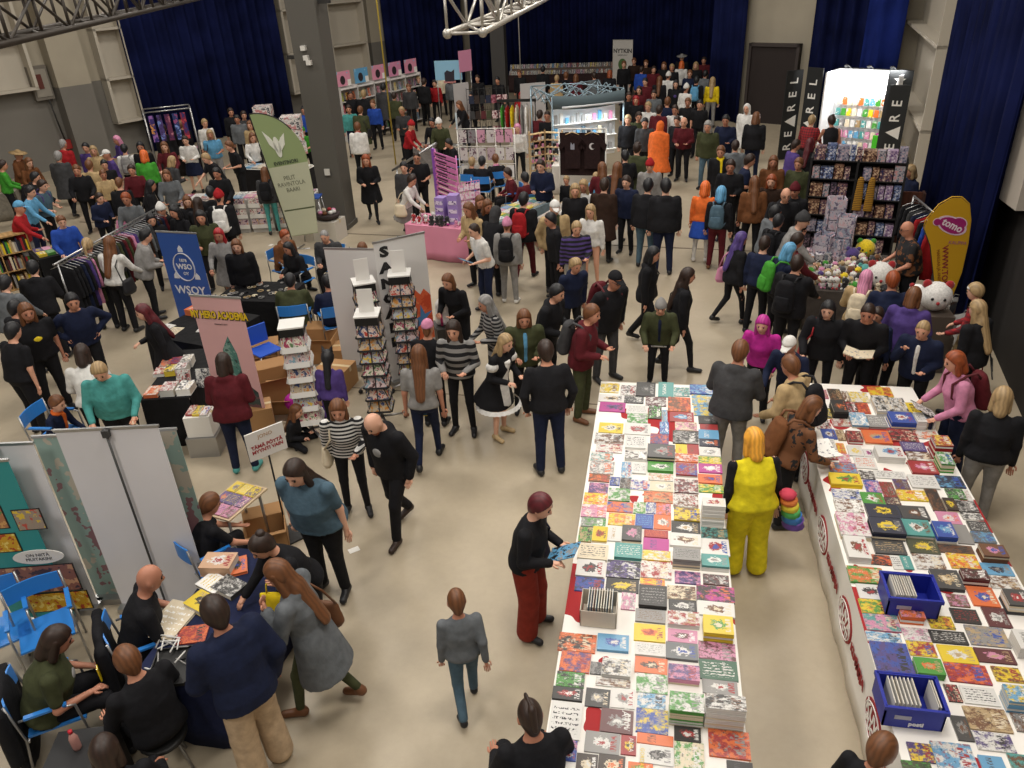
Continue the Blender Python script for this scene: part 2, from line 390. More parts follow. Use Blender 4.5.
    Bd.ell(HC+HB@(np.array([0, .098, -.02])*hs), np.array([.013, .02, .024])*hs, .012, HB)
    for sd in (-1, 1): Bd.ell(HC+HB@(np.array([sd*.078, -.005, -.015])*hs), np.array([.012, .02, .032])*hs, .008, HB)
    for (S, E, W, Wd) in arms:
        Bd.cap(W, W+Wd*.07, .026, .034, .015, (nrm(np.cross(Wd, [0, 0, 1])+1e-3) if abs(Wd[2]) > .7 else np.array([0, 0, 1.]), 1.7))
    V, Q = Bd.mesh(vox); V = V*sc
    mb = MB(); sk_i = mb.m(sk)
    near = dist < 17
    nfa = min(1, near)
    # fingers, thumb, eyes, lips grow out of the same mesh
    for (S, E, W, Wd), sd, c in ((arms[0], -1, la), (arms[1], 1, ra_)):
        pn = nrm(np.cross(Wd, [sd, 0, .01])) if abs(Wd[0]) < .8 else np.array([0, 0, -1.])      # palm normal-ish
        side = nrm(np.cross(Wd, pn)); curl = {'h': .9, 'r': .35, 'q': .7, 'u': .8}.get(c, .5)
        for i, ln in enumerate((.066, .078, .073, .058)):
            a = W+Wd*.078+side*(i-1.5)*.019; d1 = nrm(Wd+pn*curl*.35); d2 = nrm(Wd+pn*curl*1.3)
            mb.tube([a*sc, (a+d1*ln*.5)*sc, (a+d1*ln*.5+d2*ln*.5)*sc], [.0095*sc, .0088*sc, .0065*sc], sk, 5 if near else 4)
        a = W+Wd*.025-side*.028; d1 = nrm(Wd*.8-side*.7+pn*.3); mb.tube([a*sc, (a+d1*.032)*sc, (a+d1*.032+nrm(Wd+pn*.5)*.03)*sc], [.012*sc, .0105*sc, .008*sc], sk, 5 if near else 4)
    eye = mat('201814', .3); lip = mat('a85a50', .5)
    HM = lambda p: (HC+HB@(np.array(p)*hs))*sc
    for sd in (-1, 1):
        mb.ball(HM((sd*.032, .084, .004)), .0105*sc*hs, eye, 6); mb.tube([HM((sd*.017, .093, .026)), HM((sd*.048, .083, .027))], .0042*sc, mat(hair[1] if hair[0] not in 'bcnhw' and hair[1] != '-' else 'd', kind='hair'), 4)
    mb.tube([HM((-.022, .079, -.066)), HM((0, .086, -.068)), HM((.022, .079, -.066))], .0052*sc, lip, 4)
    nV = len(V); allV = np.concatenate([V, np.array([tuple(v) for v in mb.V])]); Fs = [tuple(q) for q in Q.tolist()]+[tuple(nV+i for i in f) for f in mb.F]
    link('body', newmesh('body', allV, Fs, mb.mats, [sk_i]*len(Q)+mb.I, True), root)
    # ---- top
    pat = top[2:] if len(top) > 2 else ''
    cm = mat(tc, kind='cloth')
    if pat and pat[0] == 'S': cm = mat(tc, .85, kind='stripe:%s:%s' % (PAL[pat[1]], pat[2:] or '2.2'))
    elif pat and pat[0] == 'D': cm = mat(tc, .85, kind='plaid:%s' % PAL[pat[1]])
    elif pat and pat[0] == 'O': cm = mat(tc, .85, kind='spots:%s:9:.55' % PAL[pat[1]])
    T = Field(); lo_t = {'c': -.42, 'r': -.36, 'h': -.10, 'j': -.12, 'z': -.10, 'l': -.05, 'q': -.5}.get(tt, -.04)
    ext = lo_t < -.2
    t2, x2, y2, f2 = TT[TT >= -.01], tx[TT >= -.01]+thick, ty[TT >= -.01]+thick, TF[TT >= -.01]
    flare = {'c': .06, 'r': .12, 'q': .16}.get(tt, 0)
    if leg in 'TK' and ext: lo_t = -.08; flare = 0
    t2 = np.concatenate([[lo_t], t2]); x2 = np.concatenate([[x2[0]+flare], x2]); y2 = np.concatenate([[y2[0]+flare+ (.02 if ext else 0)], y2]); f2 = np.concatenate([[0], f2])
    x2[-1] = .062+thick*.5; y2[-1] = .062+thick*.5; x2[-2] += .0; t2[-1] = .505
    T.loft(hip, B, t2, x2, y2, f2, .03)
    if sleeve:
        for (S, E, W, Wd) in arms:
            r0 = .05*min(fat, 1.15)+thick; e = E if sleeve == 2 else S+(E-S)*.72
            T.cap(S, e, r0, .045+thick*.8, .035)
            if sleeve == 2: T.cap(E, W-Wd*.005, .043+thick*.8, .034+thick*.7, .02)
    else:
        for (S, E, W, Wd) in arms: T.cap(S-(S-sp(0, 0, .42))*.25, S-(S-sp(0, 0, .42))*.2, .045, .045, .03)
    if tt in 'hjzc' and hair[0] != 'h': T.ell(sp(0, -.075, .47), (.095, .06, .055), .03, B)     # hood or collar roll behind the neck
    if tt == 'q':
        T.cap(sp(0, -.02, .4), sp(0, -.05, -.3), .19, .24, .05, (B[:, 1], 1.3))
    tn_ = dict(t='shirt', l='sweater', j='jacket', c='coat', h='hoodie', n='tank_top', r='dress', q='cape', v='vest', z='puffer_jacket')[tt]
    out(T, tn_, cm)
    if 'open:' in extra:       # open jacket over a differently coloured shirt front
        c2 = extra.split('open:')[1][0]
        o = Field(); o.loft(hip+B@np.array([0, .012, 0]), B, [.0, .12, .28, .40, .46], [.05, .05, .06, .055, .03], list(np.interp([0, .12, .28, .4, .46], TT, ty)+thick+.004), None, .02); o.clip(-B[:, 1], -(B[:, 1]@hip)-.02)
        q = out(o, 'shirt_front', mat(c2, kind='cloth'))
    if 'slv' in extra:
        T = Field()
        for (S, E, W, Wd) in arms: T.cap(S+(E-S)*.02, E, .055, .047, .02); T.cap(E, W, .046, .036, .02)
        out(T, 'sleeves', mat(extra.split('slv')[1][0], kind='cloth'))
    # ---- bottom
    bt, bc = bot[0], bot[1]; bm = mat(bc, kind='cloth')
    if len(bot) > 2 and bot[2] == 'S': bm = mat(bc, .85, kind='stripe:%s:2' % PAL[bot[3]])
    if bt in 'pgw':
        F_ = Field(); m2 = TT <= .13
        F_.loft(hip, B, np.append(TT[m2][:-1], .10), tx[m2]+.006, ty[m2]+.006, TF[m2], .03)
        for (H, K, A, tn) in legs:
            a1, a2, a3 = {'p': (.088*fat, .066, .054), 'g': (.082*fat, .056, .04), 'w': (.10*fat, .10, .105)}[bt]
            F_.cap(H, K, a1, a2, .025); F_.cap(K, A+(K-A)*.04, a2, a3, .02)
        out(F_, 'trousers' if bt != 'g' else 'leggings', bm)
    elif bt == 's':
        F_ = Field(); m2 = TT <= .13
        F_.loft(hip, B, np.append(TT[m2][:-1], .10), tx[m2]+.006, ty[m2]+.006, TF[m2], .03)
        for (H, K, A, tn) in legs: F_.cap(H, H+(K-H)*.7, .1*fat, .09, .02)
        out(F_, 'shorts', bm)
    if bt == 'k':
        F_ = Field(); F_.loft(hip, B, [-.38, 0, .1], [.27, .19, .15], [.25, .14, .12], None, .02); out(F_, 'skirt', bm)
    if bt in 'kx' and len(bot) > 2 and bot[2] not in '_S':
        F_ = Field()
        for (H, K, A, tn) in legs: F_.cap(H, K, .084, .06, .02); F_.cap(K, A, .057, .04, .02)
        out(F_, 'stockings', mat(bot[2], kind='cloth'))
    # ---- shoes
    for (H, K, A, tn) in legs:
        if leg == 'K': pass
        F_ = Field(); h0 = A+np.array([0, -.025, -.038]); dn = np.array([0, 0, -.0])
        F_.cap(h0, A+tn*.15+np.array([0, 0, -.048]), .042, .036, .02).cap(A+np.array([0, 0, .03 if shoe[-1] == 'B' else -.01]), h0, .045, .042, .02)
        if leg not in 'KY' and tn[2] > -.1: F_.clip((0, 0, -1), -.004)
        out(F_, 'shoe', mat(shoe[0], .5))
    # ---- hair / headwear
    hk, hc = hair[0], hair[1].replace('-', 'd'); hm = mat(hc, kind='hair'); R = lambda p: HC+HB@(np.array(p)*hs); n_ = nrm((0, .77, -.64))
    def fclip(F_, n, c): nn = HB@nrm(n); F_.clip(nn, nn@HC+c*hs); return F_
    hv = vox*.8
    if hk == 'b': pass
    elif hk in 'smlpuezktij':
        F_ = Field(); gr = {'z': .004, 's': .013, 't': .006, 'k': .003}.get(hk, .015)
        F_.ell(R((0, -.008, .012)), (np.array([.078, .096, .108])+gr)*hs, .02, HB)
        if hk in 'szktu': F_.cap(R((0, -.05, -.02)), R((0, -.055, -.075)), .052*hs, .04*hs, .03)
        fclip(F_, (0, .77, -.64), .02 if hk != 't' else .005)
        o = out(F_, 'hair', hm, hv)
        F2 = None
        if hk in 'ml':
            F2 = Field(); e = -.13 if hk == 'm' else -.17
            for sd in (-1, 1): F2.cap(R((sd*.062, -.012, .03)), R((sd*.072, -.005, e)), .036*hs, .034*hs, .03)
            F2.cap(R((0, -.06, .0)), R((0, -.075, e)), .062*hs, .062*hs, .03)
            if hk == 'l': F2.cap(R((0, -.085, e)), sp(0, -.16-thick-(fat-1.1)*.2, .14), .085, .06, .04, (B[:, 1], 1.6))
        elif hk == 'p': F2 = Field(); F2.cap(R((0, -.10, .06)), R((0, -.16, -.02)), .03, .034, .02).cap(R((0, -.16, -.02)), R((0, -.17, -.24)), .034, .018, .02)
        elif hk == 'u': F2 = Field(); F2.ell(R((0, -.075, .105)), (.045, .045, .04), .02)
        elif hk == 'k': F2 = Field(); F2.cap(R((0, .05, .11)), R((0, -.08, .10)), .028, .03, .02, (HB[:, 0], 1.8)).cap(R((0, -.08, .10)), R((0, -.115, -.03)), .03, .02, .02)
        elif hk == 'i':
            F2 = Field()
            for sd in (-1, 1): F2.cap(R((sd*.1, -.03, .03)), R((sd*.14, -.02, -.2)), .034, .022, .02)
        elif hk == 'e':
            F2 = Field(); F2.cap(R((0, -.06, .0)), sp(0, -.12, .2), .075, .06, .03)
            m_ = MB()
            for sd in (-1, 1): m_.add([tuple(R((sd*.02, 0, .12))*sc), tuple(R((sd*.085, 0, .09))*sc), tuple(R((sd*.06, -.03, .1))*sc), tuple(R((sd*.075, 0, .19))*sc)], [(0, 1, 3), (1, 2, 3), (2, 0, 3), (0, 2, 1)], mat(hc, kind='hair'))
            m_.build('cat_ears', root)
        if hk == 'j':
            F3 = Field(); F3.ell(R((0, -.005, .03)), np.array([.088, .106, .1])*hs, .02, HB); nn = HB@np.array([0, -.25, 1.]); nn = nrm(nn); F3.clip(nn, nn@HC+.075).clip(-nn, -(nn@HC)-.025); out(F3, 'headband', mat('w', kind='cloth'), hv)
        if F2 is not None: q = out(F2, 'hair_length' if hk in 'ml' else {'p': 'ponytail', 'u': 'hair_bun', 'k': 'mohawk_crest', 'i': 'pigtail', 'e': 'hair_length'}[hk], hm, hv)
    elif hk == 'w':
        m_ = MB(); rr = random.Random(3)
        for i in range(60):
            a = rr.uniform(0, 2*PI); z = rr.uniform(-.75, 1); q = math.sqrt(max(0, 1-z*z)); v = (q*math.cos(a)*.085, q*math.sin(a)*.1, .02+z*.11)
            if v[1] > .045 and v[2] < .065: continue
            m_.ball(tuple(R(v)*sc), .038*sc, hm, 6)
        m_.build('wig', root)
    elif hk == 'h':
        F_ = Field(); F_.ell(R((0, -.015, .01)), (.105, .115, .135), .03, HB).cap(R((0, -.04, -.06)), neck, .09, .1, .04); fclip(F_, (0, 1, -.15), .045); out(F_, 'hood', mat(hc, kind='cloth'), hv)
    elif hk in 'cnv':
        F_ = Field(); F_.ell(R((0, -.008, .015)), (np.array([.088, .105, .118])+(.008 if hk == 'n' else 0))*hs, .02, HB)
        if hk == 'n': F_.cap(R((0, -.02, .1)), R((0, -.03, .13)), .05, .035, .04)
        fclip(F_, (0, .25, -1), -.022 if hk != 'n' else .0); out(F_, dict(c='cap', n='beanie', v='hat')[hk], mat(hc, kind='cloth'), hv)
        if hk == 'c':
            F_ = Field(); F_.cap(R((0, .05, .035)), R((0, .135, .022)), .075, .055, .01, (HB[:, 2], 7)); out(F_, 'cap_brim', mat(hc, kind='cloth'), hv*.6)
        if hk == 'v': m_ = MB(); m_.lathe([(.09, 0), (.22, -.01), (.225, 0), (.09, .02)], mat(hc, kind='cloth'), 20, (0, 0, 0), True, Matrix.Translation(Vector(R((0, -.01, .05))*sc))@Matrix(HB.tolist()).to_4x4()); m_.build('hat_brim', root)
        under = hair[2] if len(hair) > 2 else rnd.choice('dck')
        F_ = Field(); F_.cap(R((0, -.045, -.005)), R((0, -.05, -.07 if len(hair) < 4 else -.2)), .062, .05, .03); fclip(F_, (0, .77, -.64), .0); out(F_, 'hair', mat(under, kind='hair'), hv)
    # ---- extras
    inf = dict(root=root, loc=loc, rz=rz, sp=lambda x, y, t: Vector(rotz(rz)@(np.array(sp(x, y, t))*sc))+loc, arms=arms, legs=legs, sc=sc, dist=dist, R=R)
    Wp = lambda p: Vector(rotz(rz)@(np.array(p)*sc))+loc
    for e in extra.split(','):
        if e.startswith('bp'):        # backpack
            backpack(Wp(sp(0, -(.13+thick+.0)*fat**.8, .24)), rz, e[2], lean, e[3:] or '', hw, where, sc)
        elif e.startswith('bag'): shoulder_bag(Wp, sp, e[3], rz, 1 if len(e) < 5 else -1, hw, where, thick, sc, TOPW[top[0]], WORD[top[1]])
        elif e.startswith('scarf'):
            F_ = Field(); F_.ell(sp(0, .0, .5), (.1, .1, .045), .03, B).cap(sp(-.04, .1, .47), sp(-.05, .15, .2), .035, .03, .02); out(F_, 'scarf', mat(e[5], kind='cloth'))
        elif e.startswith('beard'):
            F_ = Field(); F_.ell(R((0, .045, -.085)), (.052, .05, .05), .02, HB); fclip(F_, (0, -1, -.1), -.03); out(F_, 'beard', mat(e[5], kind='hair'), hv)
        elif e == 'glasses':
            m_ = MB(); fr = mat('101010', .4)
            for sd in (-1, 1):
                m_.tube([HM((sd*.032+.022*math.cos(a*PI/4), .098, .002+.017*math.sin(a*PI/4))) for a in range(9)], .003, fr, 4); m_.tube([HM((sd*.054, .096, .004)), HM((sd*.08, .0, .0))], .003, fr, 4)
            m_.build('glasses', root)
        elif e.startswith('apron'):
            F_ = Field(); F_.loft(hip+B@np.array([0, .01, 0]), B, [-.3, 0, .12, .4], [.14, .12, .1, .08], list(np.array([.29, .165, .14, .14])*1.0), None, .02); F_.clip(-B[:, 1], -(B[:, 1]@hip)-.03); out(F_, 'apron', mat(e[5], kind='cloth'))
        elif e == 'frill':
            m_ = MB(); V_ = []; n_f = 60
            for zz, rr_ in ((-.36, .315), (-.41, .345)): V_ += [((rr_+(.012 if k_ % 2 else -.004)*(zz < -.4))*math.cos(2*PI*k_/n_f)*sc, (rr_*.93+(.012 if k_ % 2 else -.004)*(zz < -.4))*math.sin(2*PI*k_/n_f)*sc, (hip[2]+zz)*sc) for k_ in range(n_f)]
            V_ += [(x*.97, y*.97, z) for x, y, z in V_]; F_ = [(k_, (k_+1) % n_f, (k_+1) % n_f+n_f, k_+n_f) for k_ in range(n_f)]; F_ += [tuple(2*n_f+j for j in f[::-1]) for f in F_]; m_.add(V_, F_, mat('w', kind='cloth'), True); m_.build('lace_hem', root)
            for (S, E, W, Wd) in arms: m_ = MB(); m_.ball(tuple((S+(E-S)*.35)*sc), (.085, .085, .07), mat('w', kind='cloth'), 12); m_.build('puff_sleeve', root)
        elif e.startswith('print'):
            F_ = Field(); F_.ell(sp(0, ty[3]*.82+thick, .27), (.075, .03, .07), .02, B); out(F_, 'shirt_print', mat(e[5], .8))
        elif e[:4] in ('book', 'phon', 'pape', 'magz'):
            hnd = [Wp(a[2]+a[3]*.09) for a in arms]; mid = (hnd[0]+hnd[1])/2 if la == ra_ else (hnd[0] if la in 'hqru' else hnd[1])
            held_item(e, mid, rz, where, hw)
        elif e.startswith('tote'):
            W_ = Wp(arms[1][2]+arms[1][3]*.08) if len(e) < 6 else Wp(arms[0][2]+arms[0][3]*.08); tote(W_, rz, e[4], hw, where)
    return inf
BK = [0]
def backpack(p, rz, c, lean, opt, hw, where, sc):
    m = mat(c, kind='cloth'); t = thing('backpack', '%s backpack worn by the person %s' % (WORD[c], where), 'backpack', p, rz)
    f = Field(); f.loft((0, -.075, 0), rotx(-lean), [-.24, -.2, .1, .2, .235], [.1, .15, .145, .12, .07], [.06, .09, .085, .07, .03], None, .03); V, Q = f.mesh(.02)
    link('bag_body', newmesh('bag_body', V*sc, Q, m, smooth=True), t)
    f = Field(); f.loft((0, -.155, -.08), rotx(-lean), [-.12, .0, .1], [.1, .12, .1], [.035, .05, .03], None, .02); V, Q = f.mesh(.018)
    link('front_pocket', newmesh('front_pocket', V*sc, Q, m, smooth=True), t)
    s = MB()
    for sd in (-1, 1): s.tube([Vector((sd*.09, 0, .19))*sc, Vector((sd*.11, .06, .26))*sc, Vector((sd*.12, .16, .235))*sc, Vector((sd*.12, .30, .12))*sc, Vector((sd*.13, .28, -.05))*sc, Vector((sd*.15, .1, -.16))*sc, Vector((sd*.13, 0, -.2))*sc], .016*sc, mat('w' if 'w' in opt else c, .8), 6)
    s.build('shoulder_strap', t)
def shoulder_bag(Wp, sp, c, rz, side, hw, where, thick, sc, tw, tcw):
    p = Wp(sp(side*(.24+thick), -.02, -.02)); t = thing('shoulder_bag', '%s shoulder bag of the person %s' % (WORD[c], where), 'bag', p, rz)
    f = Field(); f.loft((0, 0, -.02), np.eye(3), [-.16, -.1, .08, .12], [.05, .07, .045, .02], [.13, .17, .14, .12], None, .02); V, Q = f.mesh(.018)
    link('bag_body', newmesh('bag_body', V, Q, mat(c, .55), smooth=True), t)
    a = Wp(sp(side*.14, .0, .46+thick*.8)); b = Wp(sp(side*.15, .12+thick, .3)); d = Wp(sp(side*.15, -.13-thick, .3)); iv = Matrix.Rotation(-rz, 3, 'Z')
    MB().tube([(0, .12, .08)]+[iv@(q-p) for q in (b, a, d)]+[(0, -.12, .08)], .011, mat(c, .55), 6).build('strap', t)
def tote(p, rz, c, hw, where):
    t = thing('tote_bag', '%s carrier bag held by the person %s' % (WORD[c], where), 'bag', p, rz)
    f = Field(); f.loft((0, 0, -.3), np.eye(3), [-.19, -.1, .15, .19], [.04, .06, .035, .015], [.14, .16, .16, .15], None, .02); V, Q = f.mesh(.02)
    link('bag_body', newmesh('bag_body', V, Q, mat(c, .7, kind='cloth'), smooth=True), t)
    MB().tube([(0, .09, -.14), (0, .07, -.02), (0, 0, .01), (0, -.07, -.02), (0, -.09, -.14)], .008, mat(c, .7), 5).build('handle', t)
def held_item(e, p, rz, where, hw):
    k = e[:4]; c = e[4] if len(e) > 4 else 'w'
    if k == 'phon':
        MB().box(-.036, .036, -.005, .005, -.07, .07, mat(c, .2)).box(-.032, .032, -.0055, -.004, -.06, .06, mat('406080', .1)).build('body', thing('phone', 'phone in hand of the person %s' % where, 'phone', p+Vector((0, 0, .04)), rz)); return
    nm, ct = dict(book=('open_book', 'book'), pape=('paper', 'paper'), magz=('magazine', 'magazine'))[k]
    t = thing(nm, '%s %s held by the person %s' % (WORD[c], nm.replace('_', ' '), where), ct, p+Vector((0, 0, .03)), rz)
    if k == 'book':
        for sd in (-1, 1):
            b = MB(); V = [(sd*x, y, z+abs(x)*.0+dz) for dz in (0, .012) for x, y, z in ((0, -.12, 0), (.17, -.12, .04), (.17, .12, .04), (0, .12, 0))]
            F = [(3, 2, 1, 0), (4, 5, 6, 7), (0, 1, 5, 4), (1, 2, 6, 5), (2, 3, 7, 6), (3, 0, 4, 7)]; b.add(V, F if sd > 0 else [f[::-1] for f in F], mat(c, .7, kind='spots:8a8a90:26:.62')); b.build('page_block', t)
    else: MB().box(-.105, .105, -.15, .15, 0, .008, mat(c, .5, kind='art:%s:%s:18' % (PAL['k'], PAL['y'])), Matrix.Rotation(.5, 4, 'X')).build('cover', t)
# ---------------------------------------------------------------- the hall
def onplane(px, py, A, D):
    """point of the vertical plane through ground point A along D seen in direction (px,py)"""
    d = ray(px, py); n = np.array([-D[1], D[0], 0]); t = ((np.array([A[0], A[1], 0])-CAM)@n)/(d@n); p = CAM+d*t
    return Vector(p)
m_floor = mat('ada08a', .55, kind='concrete')
LA, LB = G(50, 171), G(400, 97); LD = (LB-LA).normalized(); LN = Vector((LD.y, -LD.x, 0))    # left wall line and its inward normal
CB = G(737, 120); back_dir = Vector((LN.x, LN.y, 0)); FA, FB = G(738, 86), G(385, 83); far_dir = (FA-FB).normalized()
# corner of left wall and back wall
def meet(A, D, B, E_):
    k = ((B.x-A.x)*E_.y-(B.y-A.y)*E_.x)/(D.x*E_.y-D.y*E_.x); return A+D*k
CO = meet(LA, LD, FA, far_dir); NA = CB-back_dir*.15; NF = meet(NA, Vector((0, 1, 0)), FA, far_dir)
RA = G(1000, 350); RB = G(905, 140); RD = (RB-RA).normalized()
CR = meet(RA, RD, CB, back_dir)
L0 = LA-LD*22; R0 = RA-RD*12
b = MB(); H_ = 11.5
mw = mat('a79e8c', .8, kind='wall'); mg = mat('75716a', .8, kind='wall')
fl = MB(); fl.box(-34, 14, -3, 46, -.2, 0, m_floor); struct(fl.build('floor'))
jt = MB(); jm = mat('6a5f50', .8)
a_, b_ = G(0, 216), G(700, 250)
dj = (b_-a_).normalized()
for p_, q_, w_ in ((G(80, 222), G(1000, 262), .05), (G(300, 384), G(620, 384+22), .02)): jt.bar((p_.x, p_.y, .0), (q_.x, q_.y, .0), w_, .008, jm)
struct(jt.build('trim_1'))
def wallslab(name, A, B, n, z0, z1, m, off=0., th=.2):
    mb = MB(); A = Vector(A)+n*off; B = Vector(B)+n*off; d = (B-A); L = d.length; d.normalize()
    M = Matrix(((d.x, -n.x, 0, A.x), (d.y, -n.y, 0, A.y), (0, 0, 1, 0), (0, 0, 0, 1)))
    mb.box(0, L, 0, th, z0, z1, m, M); return mb.build(name)
zg = onplane(80, 83, LA, LD).z
struct(wallslab('wall_left', L0, CO, LN, 0, zg, mg)); struct(wallslab('wall_left', L0, CO, LN, zg, H_, mw))
BN = -Vector((LD.x, LD.y, 0)); FN = Vector((far_dir.y, -far_dir.x, 0))
struct(wallslab('wall_back', CO, NF, FN, 0, H_, mw)); struct(wallslab('wall_back', NA, CR, BN, 0, H_, mw)); struct(wallslab('wall_side', NA+Vector((.1, 0, 0)), NF+Vector((.1, 0, 0)), Vector((-1, 0, 0)), 0, H_, mw))
RN = Vector((RD.y, -RD.x, 0)); RN = RN if RN.x < 0 else -RN
struct(wallslab('wall_right', CR+RD*.2, R0, RN, 0, H_, mat('8d8475', .8, kind='wall')))
ce = MB(); ce.box(-34, 14, -3, 46, H_, H_+.2, mat('4a4845', .9)); struct(ce.build('ceiling'))
struct(wallslab('wall_near', (14, -3, 0), (-34, -3, 0), Vector((0, 1, 0)), 0, H_, mw)) if 0 else None
# niches of white boards on the walls
def niche(A, D, n, px0, px1, ytop, shelves, name='trim_2', dep=.45, cols=1):
    """white boxed recesses: frame boards standing off the wall between two picture columns"""
    q = MB(); m1 = mat('b9b1a2', .7); base = Vector((A[0], A[1], 0))
    xs = sorted(((onplane(px, py, A, D)-base).dot(D)) for px, py in (px0, px1)); zs = sorted(onplane(px, py, A, D).z for px, py in shelves)
    M = Matrix(((D[0], n[0], 0, A[0]), (D[1], n[1], 0, A[1]), (0, 0, 1, 0), (0, 0, 0, 1))); zt = H_-.3
    q.box(xs[0], xs[1], 0, .04, zs[0], zt, m1, M)
    for i in range(cols+1):
        x = xs[0]+(xs[1]-xs[0])*i/cols; q.box(x-.05, x+.05, .04, dep, zs[0], zt, m1, M)
    for z in zs+[zt]: q.box(xs[0]-.05, xs[1]+.05, .04, dep, z-.04, z+.04, m1, M)
    return struct(q.build(name))
niche(LA, LD, LN, (-40, 95), (32, 88), 0, [(16, 90), (0, 40)])
niche(LA, LD, LN, (114, 123), (139, 118), 0, [(130, 119), (118, 77), (108, 28)])
niche(LA, LD, LN, (289, 92), (308, 88), 0, [(300, 91), (290, 53), (282, 10)])
niche(LA, LD, LN, (333, 92), (366, 84), 0, [(350, 88), (345, 44), (338, 2)])
# wall piers
def pier(px, py, w, dep):
    p = onplane(px, py, LA, LD); q = MB(); M = Matrix(((LD.x, LN.x, 0, p.x), (LD.y, LN.y, 0, p.y), (0, 0, 1, 0), (0, 0, 0, 1)))
    q.box(-w/2, w/2, 0, dep, 0, zg, mg, M); q.box(-w/2, w/2, 0, dep, zg, H_, mw, M); struct(q.build('trim_3'))
pier(88, 150, 1.1, .55); pier(383, 95, 1.2, .3)
# electrical box with red alarm on the left wall
p = onplane(38, 82, LA, LD)+LN*.1; ra = math.atan2(LD.y, LD.x)
t = thing('fuse_box', 'grey electrical cabinet with cables on the left wall', 'electrical box', p, ra)
MB().box(-.3, .3, -.12, .06, -.55, .5, mat('6d675e', .6)).box(-.24, .24, -.14, -.12, -.45, .4, mat('8d877c', .5)).build('cabinet', t)
MB().box(-.18, .05, -.16, -.14, -.2, .25, mat('5a2a22', .5)).build('warning_plate', t)
MB().tube([(.1, -.08, -.55), (.14, -.08, -1.2), (.2, -.07, -1.9)], .025, mat('2a2724'), 6).build('cable', t)
MB().box(.08, .36, -.12, .02, -2.2, -1.9, mat('9a2a26', .5)).build('alarm_box', t)
# curtains
def curtain(A, B, z0, z1, m, label, folds=None, amp=.12, extra=None):
    A = Vector((A[0], A[1], 0)); B = Vector((B[0], B[1], 0)); d = B-A; L = d.length; d.normalize(); n = Vector((-d.y, d.x, 0))
    n_f = folds or int(L/.42); N_ = n_f*7; rr = random.Random(int(L*100)); zz = [z0, z0+(z1-z0)*.3, z0+(z1-z0)*.7, z1]; ph = [rr.uniform(-.9, .9) for _ in range(n_f+2)]; am = [rr.uniform(.5, 1.3) for _ in range(n_f+2)]
    V = []
    for side in (0, 1):
        for zi, z in enumerate(zz):
            for i in range(N_+1):
                u = i/N_; f = u*n_f; k = int(f); a = am[k]+(am[k+1]-am[k])*(f-k); p_ = ph[k]+(ph[k+1]-ph[k])*(f-k)
                o = amp*a*math.sin(2*PI*f+p_+.12*zi)+.03*math.sin(4*PI*f+zi)
                V.append(A+d*(u*L)+n*(o+side*.03)+Vector((0, 0, z)))
    w = N_+1; F = []; nl = len(zz)
    for s_ in (0, 1):
        for r in range(nl-1):
            for i in range(N_):
                a = s_*w*nl+r*w+i; q = (a, a+1, a+w+1, a+w); F.append(q if s_ == 0 else q[::-1])
    for i in range(N_): F.append((i, i+w*nl, i+1+w*nl, i+1)); a = (nl-1)*w+i; F.append((a, a+1, a+1+w*nl, a+w*nl))
    o = link('curtain', newmesh('curtain', V, F, m, smooth=True)); tag(o, label, 'curtain'); return o
mc = mat('12183c', .9, kind='curtain')
OFF = LN*.55
a = onplane(143, 117, LA+OFF, LD); c_ = onplane(289, 92, LA+OFF, LD)
curtain(a, c_, .02, 11, mc, 'dark blue curtain on the left wall between two white niches')
a = onplane(392, 90, LA+OFF, LD); c_ = CO+OFF-LD*.4
curtain(a, c_, .02, 11, mc, 'dark blue curtain behind the light blue picture board')
a = CO+far_dir*.8+FN*.5; c_ = NF-far_dir*.1+FN*.5
curtain(a, c_, .02, 11, mc, 'wide dark blue curtain across the far end of the hall')
a = onplane(706, 113, CB-LD*.5, back_dir); c_ = onplane(738, 120, CB-LD*.5, back_dir)
curtain(a, c_, .02, 11, mc, 'dark blue curtain strip left of the white wall and black door', amp=.09)
# right of the far curtain: white wall, black opening
q = MB(); dr0 = onplane(748, 118, CB, back_dir); dr1 = onplane(789, 130, CB, back_dir); zt = onplane(780, 46, CB, back_dir).z
ln = (dr1-dr0).length; rb = math.atan2(back_dir.y, back_dir.x); nb = -LD
M = Matrix(((back_dir.x, nb.x, 0, dr0.x), (back_dir.y, nb.y, 0, dr0.y), (0, 0, 1, 0), (0, 0, 0, 1)))
q.box(0, ln+.1, .05, .2, 0, zt, mat('241a18', .7), M); q.box(-.1, 0, .02, .28, 0, zt+.1, mat('3a3230', .6), M); q.box(ln, ln+.1, .02, .28, 0, zt+.1, mat('3a3230', .6), M); q.box(-.1, ln+.1, .02, .28, zt, zt+.1, mat('3a3230', .6), M)
struct(q.build('door_1'))
c0 = onplane(809, 60, CB-LD*.8, back_dir); c1 = onplane(880, 60, CB-LD*.8, back_dir)
curtain(c0, c1, .02, 11, mc, 'dark blue curtain behind the white lit booth')
p1 = onplane(866, 20, CB-LD*1.6, back_dir); p2 = onplane(905, 20, CB-LD*1.6, back_dir); zc = onplane(880, 86, CB-LD*1.6, back_dir).z
curtain(p1, p2, max(zc, .5), 11, mat('1c2a6c', .9, kind='curtain'), 'short bright blue curtain hanging over the booth corner', amp=.09)
